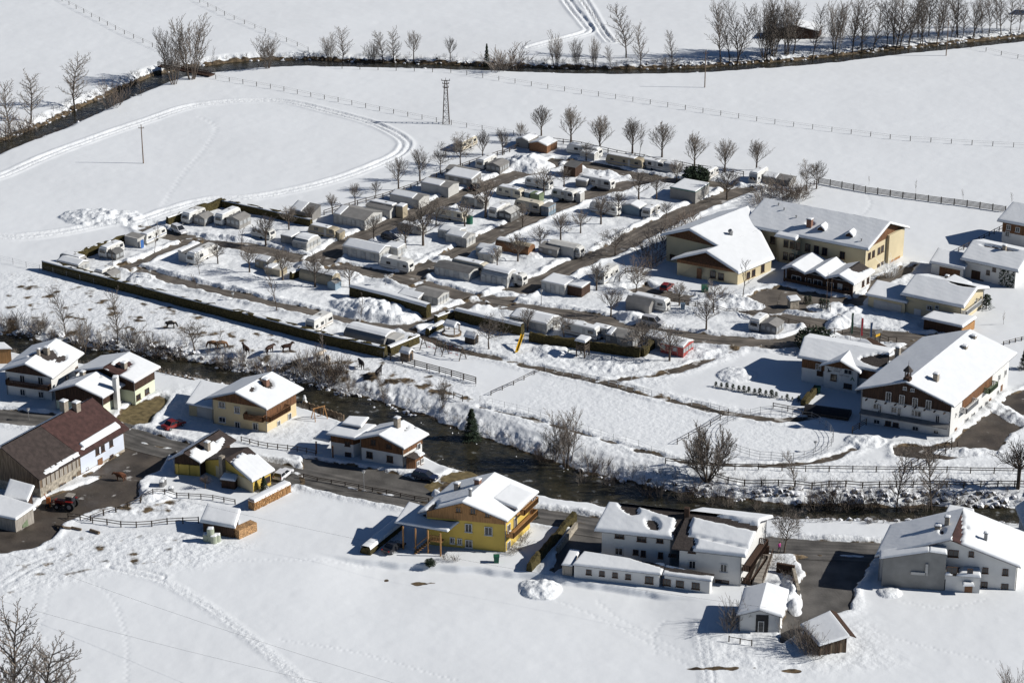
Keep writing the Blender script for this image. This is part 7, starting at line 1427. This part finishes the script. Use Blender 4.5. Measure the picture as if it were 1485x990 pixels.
# tractor
p = PG(97, 738); p.z = 0; q = root('tractor', 'red and black tractor with front loader in the farm yard', 'tractor', p, rz=head(110, 738, 85, 735)+.0)
def put(o): o.parent = q; return o
put(MB().box((.95, 0, .8), (2.1, .8, .75)).obj('bonnet', 'carred', None)); put(MB().box((-.75, 0, .7), (1.6, .9, .7)).obj('chassis', 'black', None))
put(MB().hexa([V3((-1.4, -.75, 1.3)), V3((-.05, -.75, 1.3)), V3((-.05, .75, 1.3)), V3((-1.4, .75, 1.3))], [V3((-1.3, -.65, 2.5)), V3((-.25, -.65, 2.5)), V3((-.25, .65, 2.5)), V3((-1.3, .65, 2.5))]).obj('cab', 'glass', None)); put(MB().box((-.78, 0, 2.5), (1.35, 1.5, .14)).obj('cab_roof', 'greywood', None))
for x, r_, w_ in ((-.95, .85, .45), (1.4, .55, .34)):
    for s_ in (-1, 1):
        o = put(MB().tube((x, s_*.7, r_), (x, s_*(.7+w_), r_), r_, r_, 18).obj('wheel', 'tyre', None)); MB().tube((x, s_*(.7+w_-.05), r_), (x, s_*(.72+w_), r_), r_*.5, r_*.45, 12).obj('rim', 'rim', None).parent = o
for s_ in (-1, 1): put(MB().box((-.95, s_*.95, 1.72), (1.3, .5, .1)).obj('mudguard', 'carred', None)); put(MB().bar((-.1, s_*.5, 1.5), (2.6, s_*.5, 1.1), .12).bar((2.6, s_*.5, 1.1), (3.0, s_*.5, .4), .12).obj('loader_arm', 'carred', None))
put(MB().box((3.2, 0, .2), (.6, 1.8, .6)).obj('loader_bucket', 'black', None))
p = PG(71, 737); p.z = 0; q = root('hay_fork', 'orange feed fork hanging at the barn corner', 'hay fork', p); put(MB().box((0, 0, .2), (.7, .25, 1.7)).obj('frame', 'orange', None)); put(MB().bar((-.3, 0, 1.8), (-.6, 0, 2.6), .1).bar((.3, 0, .2), (.3, -.5, .1), .06).bar((-.3, 0, .2), (-.3, -.5, .1), .06).obj('tine', 'orange', None))
# ------------------------------------------------------------------ animals and people, each body one skinned mesh
def skinned(name, verts, edges, radii, mat, rootv=0, sub=2):
    me = bpy.data.meshes.new(name); me.from_pydata(verts, edges, []); o = bpy.data.objects.new(name, me); COL.objects.link(o)
    sk = o.modifiers.new('s', 'SKIN'); sk.use_smooth_shade = True
    for d, rr_ in zip(me.skin_vertices[0].data, radii): d.radius = (rr_, rr_) if not isinstance(rr_, tuple) else rr_; d.use_root = False
    me.skin_vertices[0].data[rootv].use_root = True
    ss_ = o.modifiers.new('d', 'SUBSURF'); ss_.levels = sub; dg = bpy.context.evaluated_depsgraph_get(); n = bpy.data.meshes.new_from_object(o.evaluated_get(dg)); n.name = name
    bpy.data.objects.remove(o); n.materials.clear(); n.materials.append(MAT[mat]); return n
def horse_mesh(pose, mat, thick=1.12):
    v = [(-.62, 0, 1.22), (-.2, 0, 1.14), (.25, 0, 1.14), (.58, 0, 1.24)]; r = [.34*thick, .36*thick, .35*thick, .31*thick]; e = [(0, 1), (1, 2), (2, 3)]
    nk = {'graze': [(.86, 0, 1.10, .22), (1.06, 0, .82, .17), (1.18, 0, .52, .16), (1.22, 0, .32, .13), (1.27, 0, .10, .09)], 'stand': [(.78, 0, 1.40, .24), (.94, 0, 1.60, .18), (1.06, 0, 1.74, .15), (1.24, 0, 1.66, .13), (1.44, 0, 1.46, .095)], 'low': [(.84, 0, 1.30, .23), (1.08, 0, 1.34, .17), (1.24, 0, 1.34, .15), (1.38, 0, 1.20, .13), (1.52, 0, 1.00, .09)]}[pose]
    pv = 3
    for x, y, z, q in nk: v.append((x, y, z)); r.append(q); e.append((pv, len(v)-1)); pv = len(v)-1
    for s in (-1, 1):   # ears
        pk = 4+2; b = v[pk]; v.append((b[0]-.03, s*.07, b[2]+.15)); r.append(.025); e.append((pk, len(v)-1))
    for s in (-1, 1):
        for x, y, z, q, pa in (): pass
        ch = [(-.60, s*.17, .98, .22), (-.50, s*.17, .74, .14), (-.68, s*.17, .48, .09), (-.63, s*.17, .18, .065), (-.58, s*.17, .02, .08)]; pv = 0
        for x, y, z, q in ch: v.append((x+(.08*s), y, z)); r.append(q); e.append((pv, len(v)-1)); pv = len(v)-1
        ch = [(.52, s*.16, .92, .18), (.54, s*.16, .66, .12), (.54, s*.16, .42, .085), (.53, s*.16, .16, .062), (.56, s*.16, .02, .08)]; pv = 3
        for x, y, z, q in ch: v.append((x-(.06*s), y, z)); r.append(q); e.append((pv, len(v)-1)); pv = len(v)-1
    pv = 0
    for x, z, q in ((-.92, 1.28, .07), (-1.02, 1.0, .07), (-1.02, .6, .05)): v.append((x, 0, z)); r.append(q); e.append((pv, len(v)-1)); pv = len(v)-1
    return skinned('horse', v, e, r, mat)
HM = {}
def horse(px, py, ang, pose, mat, label, name='horse', cat='horse', thick=1.0, sc=1.12):
    if (pose, mat) not in HM: HM[pose, mat] = horse_mesh(pose, mat, thick*1.12)
    p = PG(px, py); o = bpy.data.objects.new(name, HM[pose, mat]); COL.objects.link(o); o.location = p; o.rotation_euler.z = ang; o.scale = (sc,)*3; tag(o, label, cat, 'horses in the paddock' if cat == 'horse' else None)
horse(248, 476, .05, 'graze', 'hpie', 'black and white patched horse grazing away from the others'); horse(309, 505, math.pi-.2, 'graze', 'htan', 'tan horse grazing, nearer the picture edge of the two'); horse(321, 505, .1, 'graze', 'htan', 'tan horse grazing, rump against the other tan one')
horse(357, 513, 2.2, 'stand', 'hbay', 'bay horse standing with its head up beside the tan grazers'); horse(391, 512, .9, 'low', 'hbay', 'bay horse with lowered head between the two upright ones'); horse(416, 510, .25, 'stand', 'hbay', 'dark bay horse standing side on, next to the white horses')
horse(464, 521, .8, 'low', 'hwhite', 'white horse behind the thin bare tree, turned away'); horse(476, 527, -1.3, 'stand', 'hwhite', 'white horse facing the river'); horse(524, 534, 2.0, 'low', 'hblack', 'black horse with lowered head near the wire fence'); horse(549, 546, 1.1, 'stand', 'hblack', 'black horse standing by the bare earth, head high')
horse(175, 697, 2.9, 'low', 'cow', 'brown cow standing on the wet yard before the barn', 'cow', 'cow', 1.25, 1.05)
p = P(1130, 799, 0); q = root('person', 'person in pink jacket and dark trousers walking along the village road', 'person', p, rz=.3)
v = [(0, 0, .92), (0, 0, 1.15), (0, 0, 1.38), (0, 0, 1.48), (0, .02, 1.56), (0, .02, 1.66)]; r_ = [.14, .13, .15, .06, .09, .10]; e = [(0, 1), (1, 2), (2, 3), (3, 4), (4, 5)]
for s, sw in ((-1, .22), (1, -.22)):
    for ch, pv in (([(s*.10, 0, .86, .10), (s*.10, sw*.5, .48, .07), (s*.10, sw*1.2, .08, .05), (s*.10, sw*1.2+.14, .04, .045)], 0), ([(s*.20, 0, 1.38, .07), (s*.25, -sw*.5, 1.12, .055), (s*.24, -sw*1.0+.06, .90, .045), (s*.24, -sw*1.1+.1, .80, .05)], 2)):
        for x, y, z, rr_ in ch: v.append((x, y, z)); r_.append(rr_); e.append((pv, len(v)-1)); pv = len(v)-1
bm = skinned('body', v, e, r_, 'trous'); bm.materials.clear(); [bm.materials.append(MAT[k]) for k in ('trous', 'pink', 'skin')]
for f in bm.polygons: f.material_index = 2 if f.center.z > 1.47 or (f.center.z < .88 and abs(f.center.x) > .19) else 1 if f.center.z > .84 else 0
inst('body', bm, q); MB().tube((0, -.0, 1.62), (0, -.01, 1.78), .115, .06, 10).obj('hair', 'hair', None).parent = q
# ------------------------------------------------------------------ playground and small things
r = root('swing_frame', 'long wooden swing frame with A shaped supports beside the playground path', 'swing frame', PG(643, 512)); A_, B_ = PG(614, 506), PG(671, 522); up = V3((0, 0, 2.7))
for f in (0, .38, .56, 1):
    c = A_.lerp(B_, f); d = (B_-A_).normalized(); s_ = V3((-d.y, d.x, 0)); m = MB(); [m.bar(c+s_*k*1.0+d*.25*k-V3((0, 0, .3)), c+up, .13) for k in (-1, 1)]; m.bar(c-s_*.55+V3((0, 0, 1.2)), c+s_*.55+V3((0, 0, 1.2)), .1); m.obj('support', 'fence', r)
MB().bar(A_+up, B_+up, .16).obj('beam', 'fence', r)
for f in (.15, .28, .7, .85):
    c = A_.lerp(B_, f)+up; m = MB(); [m.bar(c+d*k, c+d*k-V3((0, 0, 1.9)), .03) for k in (-.25, .25)]; m.bar(c-d*.28-V3((0, 0, 1.9)), c+d*.28-V3((0, 0, 1.9)), .22, .05); m.obj('swing_seat', 'redc', r)
def hut(label, x, y, L, W, h, rz, wall='fence', open_=False, name='wooden_hut', cat='hut', rise=.7):
    p = PG(x, y); q = root(name, label, cat, p, rz=rz)
    def put(o): o.parent = q; return o
    if open_: m = MB(); [m.box((i*(L/2-.2), j*(W/2-.2), -.3), (.16, .16, h+.3)) for i in (-1, 1) for j in (-1, 1)]; put(m.obj('post', wall, None)); put(MB().tube((0, 0, -.2), (0, 0, .4), L*.72, L*.72, 12).obj('sand_box', wall, None)); put(MB().tube((0, 0, .401), (0, 0, .43), L*.6, L*.6, 12).obj('sand', 'snow', None))
    else: put(MB().prism([V3((-L/2+.2, -W/2+.2, -.3)), V3((-L/2+.2, W/2-.2, -.3)), V3((-L/2+.2, W/2-.2, h)), V3((-L/2+.2, 0, h+rise)), V3((-L/2+.2, -W/2+.2, h))], (L-.4, 0, 0)).obj('wall', wall, None)); put(MB().box((L/2-.2, 0, 0), (.06, .8, h*.85)).obj('doorway', 'black', None))
    for s_ in (-1, 1):
        k = [V3((-L/2, s_*W/2, h)), V3((L/2, s_*W/2, h)), V3((L/2, 0, h+rise)), V3((-L/2, 0, h+rise))]; k = k if s_ < 0 else [k[1], k[0], k[3], k[2]]
        o = put(MB().slab(k, .1).obj('roof', 'darkwood', None)); o = snow_slab(k, .32, over=.05, ridge=('n',)).obj('roof_snow', 'snow', None, smooth=True); put(o)
hut('open playground pavilion with snowy roof over a round sand box', 655, 484, 2.8, 2.2, 2.0, VX and math.atan2(VX.y, VX.x), 'oldwood', True, 'play_pavilion', 'pavilion'); hut('dark little play house with open door beside the pavilion', 684, 497, 2.6, 2.0, 1.5, math.atan2(VX.y, VX.x), 'fence'); hut('small wooden hut with snow roof at the three rail fence', 590, 521, 2.4, 2.0, 1.7, math.atan2(VX.y, VX.x), 'oldwood')
def local(q):
    def f(o): o.parent = q; return o
    return f
q = root('slide', 'bright yellow slide in the playground', 'slide', PG(753, 506), rz=head(758, 496, 748, 509)); put = local(q); a, b = V3((-2.2, 0, 2.2)), V3((1.5, 0, .3))
put(MB().bar(a, b, .55, .06).bar(b, b+V3((.8, 0, -.05)), .55, .06).bar(a+V3((0, .28, .1)), b+V3((0, .28, .1)), .06, .22).bar(a+V3((0, -.28, .1)), b+V3((0, -.28, .1)), .06, .22).obj('chute', 'slide', None)); m = MB(); [m.bar(a+V3((-.1, k, 0)), V3((-2.9, k, -.3)), .07) for k in (-.25, .25)]; [m.bar(V3((-2.3-.6*(1-f), -.25, 2.1*f)), V3((-2.3-.6*(1-f), .25, 2.1*f)), .05) for f in (.15, .35, .55, .75, .95)]; put(m.obj('ladder', 'steel', None))
q = root('climbing_tower', 'wooden climbing tower with snow roof and small green slide', 'climbing tower', PG(845, 516), rz=math.atan2(VX.y, VX.x)); put = local(q)
m = MB(); [m.box((i*.9, j*.9, -.3), (.18, .18, 3.9)) for i in (-1, 1) for j in (-1, 1)]; put(m.obj('post', 'fence', None)); put(MB().box((0, 0, 1.5), (2.0, 2.0, .12)).obj('platform', 'fence', None))
m = MB(); [m.bar((i*.9, j*.9, z), (i2*.9, j2*.9, z), .1, .3) for z in (1.9, 2.4) for (i, j), (i2, j2) in (((-1, -1), (1, -1)), ((1, -1), (1, 1)), ((1, 1), (-1, 1)))]; [m.bar((-.9, -.9, .1), (.9, -.9, 1.5), .1), m.bar((.9, -.9, .1), (.9, .9, 1.5), .1)]; put(m.obj('railing', 'fence', None))
k = [V3((-1.2, -1.2, 3.5)), V3((1.2, -1.2, 3.5)), V3((1.2, 1.2, 3.7)), V3((-1.2, 1.2, 3.7))]; put(MB().slab(k, .1).obj('roof', 'fence', None)); put(snow_slab(k, .4, over=.05).obj('roof_snow', 'snow', None, smooth=True))
put(MB().bar((-.9, .3, 1.6), (-3.0, .3, .4), .5, .06).bar((-3.0, .3, .4), (-3.7, .3, .3), .5, .06).obj('chute', 'sage', None))
for k, (x, y, h_) in enumerate([(306, 784, 1.25), (300, 783, 1.2), (310, 786, 1.25), (315, 784, 1.2)]):
    p = PG(x, y); o = root('silage_bale', f'pale green wrapped bale at the dark hay shed, {["tallest, behind the others", "with the broadest snow cap", "in front of the stack", "half hidden beside the firewood end"][k]}', 'bale', p, 'wrapped bales at the hay shed'); put = local(o); z = 1.1 if k == 0 else 0
    put(MB().tube((0, 0, -.2), (0, 0, h_+z-.08), .62, .62, 16).tube((0, 0, h_+z-.08), (0, 0, h_+z), .62, .52, 16).obj('wrap', 'bale', None)); put(snow_slab([V3((i*.5, j*.5, h_+z)) for i, j in ((-1, -1), (1, -1), (1, 1), (-1, 1))], .18, over=0).obj('cap_snow', 'snow', None, smooth=True))
a, b = P(369, 741, .2), P(422, 714, .2); c = (a+b)/2; r = root('wood_pile', 'long stacked pile of split logs under snow behind the yellow ended farmhouse', 'wood pile', c); d = (b-a).normalized(); n = V3((-d.y, d.x, 0))
MB().box(c+n*.7+V3((0, 0, -.4)), ((b-a).length, 1.4, 2.3), d.to_2d()).obj('log_stack', 'logend', r); m = MB(); rr = random.Random(2)
for _ in range(520): e = a.lerp(b, rr.random())+V3((0, 0, rr.uniform(-.1, 1.8))); m.tube(e-n*.02, e-n*rr.uniform(.03, .14), rr.uniform(.06, .12), rr.uniform(.05, .11), 6)
m.obj('log_end', 'tanwood', r); snow_slab([a-n*.1+V3((0, 0, 1.72)), b-n*.1+V3((0, 0, 1.72)), b+n*1.5+V3((0, 0, 1.72)), a+n*1.5+V3((0, 0, 1.72))], .45, over=.05).obj('pile_snow', 'snow', r, smooth=True)
p = PG(1200, 600); q = root('covered_heap', 'long dark tarpaulin covered heap in the shade before the inn', 'covered heap', p, rz=math.atan2(VX.y, VX.x)*.6); put = local(q); m = MB(); N = 10; e = [V3((-4.2, 1.9*math.cos(math.pi*k/N), -.3+1.6*math.sin(math.pi*k/N))) for k in range(N+1)]; m.prism(e, (8.4, 0, 0)); put(m.obj('cover', 'tarp', None)); m = MB(); [m.bar((-4.3, -2.1, .3+k*.35), (4.3, -2.1, .3+k*.35), .08, .2) for k in range(2)]; put(m.obj('retaining_board', 'fence', None))
p = PG(1022, 423); q = root('garden_bin', 'round topped green bin by the wall of the low school wing', 'bin', p); put = local(q); put(MB().tube((-.7, 0, .8), (.7, 0, .8), .85, .85, 12).obj('drum', 'dgreen', None)); put(MB().box((0, 0, -.2), (1.3, 1.2, .6)).obj('base', 'black', None))
for k, (x, y, mt) in enumerate([(1186, 569, 'dgreen'), (990, 448, 'tblue'), (720, 815, 'dgreen')]):
    p = PG(x, y); p.z = max(p.z, 0); q = root('waste_bin', ['green waste bins at the reception house wall', 'blue grey waste bin beside the pollarded tree on the school road', 'green water butt at the corner of the yellow house'][k], 'waste bin', p); put = local(q); put(MB().hexa([V3((i*.36, j*.36, -.2)) for i, j in ((-1, -1), (1, -1), (1, 1), (-1, 1))], [V3((i*.45, j*.45, 1.15)) for i, j in ((-1, -1), (1, -1), (1, 1), (-1, 1))]).obj('tub', mt, None)); put(MB().box((0, 0, 1.15), (1.0, 1.0, .12)).obj('lid', mt, None))
p = PG(442, 586); q = root('snowman', 'white snowman like figure in the garden of the beige house', 'snowman', p); put = local(q); m = MB(); m.tube((0, 0, -.2), (0, 0, .5), .45, .55, 12).tube((0, 0, .5), (0, 0, .95), .55, .3, 12).tube((0, 0, .95), (0, 0, 1.4), .32, .34, 12).tube((0, 0, 1.4), (0, 0, 1.65), .34, .12, 12).tube((0, 0, 1.65), (0, 0, 1.9), .22, .16, 10); put(m.obj('snow_body', 'snow', None, smooth=False))
q = root('garden_swing', 'light wooden garden swing frame by the river at the beige house', 'swing', PG(463, 607), rz=.6); put = local(q); m = MB(); [m.bar((i*1.3, j*.9, -.3), (i*1.1, 0, 2.3), .12) for i in (-1, 1) for j in (-1, 1)]; m.bar((-1.3, 0, 2.3), (1.3, 0, 2.3), .14); put(m.obj('frame', 'tanwood', None)); put(MB().bar((-.3, 0, 2.3), (-.3, 0, .6), .03).bar((.3, 0, 2.3), (.3, 0, .6), .03).bar((-.4, 0, .6), (.4, 0, .6), .25, .05).obj('seat', 'wood', None))
for k, (x, y, x1, y1) in enumerate([(80, 763, 92, 765), (93, 766, 103, 767), (104, 766, 118, 769), (131, 770, 144, 774)]):
    a, b = PG(x, y), PG(x1, y1); c = (a+b)/2; o = MB().tube(a+V3((0, 0, .22)), b+V3((0, 0, .22)), .3 if k == 3 else .22, .28 if k == 3 else .2, 9).obj('cut_log', 'oldwood', None, c); tag(o, f'cut log lying in the snow below the farm yard fence, {["thin one beside the mud", "second from the mud", "third from the mud", "thickest one"][k]}', 'log', 'logs below the farm yard fence')
p = PG(756, 640); 
for k, (x, y, h_) in enumerate([(235, 705, 1.0), (238, 702, 1.1), (248, 712, .7)]):
    p = PG(x, y); q = root('snowy_barrel', f'snow topped barrel among the farm yard clutter, {["front", "rear", "lying lowest"][k]} one', 'barrel', p, 'barrels in the farm yard'); put = local(q); put(MB().tube((0, 0, -.2), (0, 0, h_), .5, .45, 12).obj('drum', 'metal', None)); put(snow_slab([V3((i*.42, j*.42, h_)) for i, j in ((-1, -1), (1, -1), (1, 1), (-1, 1))], .3, over=0).obj('cap_snow', 'snow', None, smooth=True))
# terrace walls by the guest house and the white box-like shop windows on far edges
for lab, a, b, h_, mt in (('low garden wall under snow beside the side road', (1150, 832), (1158, 862), 1.1, 'stone'), ('dark garden wall behind the white garage', (1126, 828), (1152, 833), 1.6, 'darkwood'), ('dark timber shelter at the end of the guest house terrace', (1096, 803), (1115, 806), 1.7, 'darkwood'), ('retaining wall between hedge and drive of the yellow house', (808, 800), (836, 766), 1.0, 'stone')):
    p, q = PG(*a), PG(*b); m = MB(); m.box((p+q)/2+V3((0, 0, -.4)), ((q-p).length, .5, h_+.4), (q-p).to_2d()); c = (p+q)/2; o = m.obj('garden_wall', mt, None, c); tag(o, lab, 'wall', kind='thing')
# ------------------------------------------------------------------ light
SUN_EL = rad(30.5); SUN_AZ = math.atan2(1, -.05)   # compass angle from +Y towards +X
sd = bpy.data.lights.new('sun', 'SUN'); sd.energy = 5.0; sd.angle = rad(.5); sd.color = (1, .972, .925)
so = bpy.data.objects.new('sun', sd); COL.objects.link(so)
tos = Vector((math.sin(SUN_AZ)*math.cos(SUN_EL), math.cos(SUN_AZ)*math.cos(SUN_EL), math.sin(SUN_EL)))
so.rotation_euler = tos.to_track_quat('Z', 'Y').to_euler(); so.location = (100, 300, 200)
w = bpy.data.worlds.new('World'); SC.world = w; w.use_nodes = True; nt = w.node_tree
sk = nt.nodes.new('ShaderNodeTexSky'); sk.sky_type = 'NISHITA'; sk.sun_disc = False; sk.sun_elevation = SUN_EL; sk.sun_rotation = SUN_AZ; sk.altitude = 1500; sk.air_density = .75; sk.dust_density = 0; sk.ozone_density = 4
nt.links.new(sk.outputs[0], nt.nodes['Background'].inputs[0]); nt.nodes['Background'].inputs[1].default_value = .056
vs_ = SC.view_settings; SC.display_settings.display_device = 'sRGB'; vs_.view_transform = 'Standard'; vs_.look = 'None'; vs_.gamma = 1; vs_.use_curve_mapping = False; vs_.exposure = .05
SC.cycles.max_bounces = 5; SC.cycles.diffuse_bounces = 1; SC.cycles.glossy_bounces = 2; SC.cycles.use_denoising = True
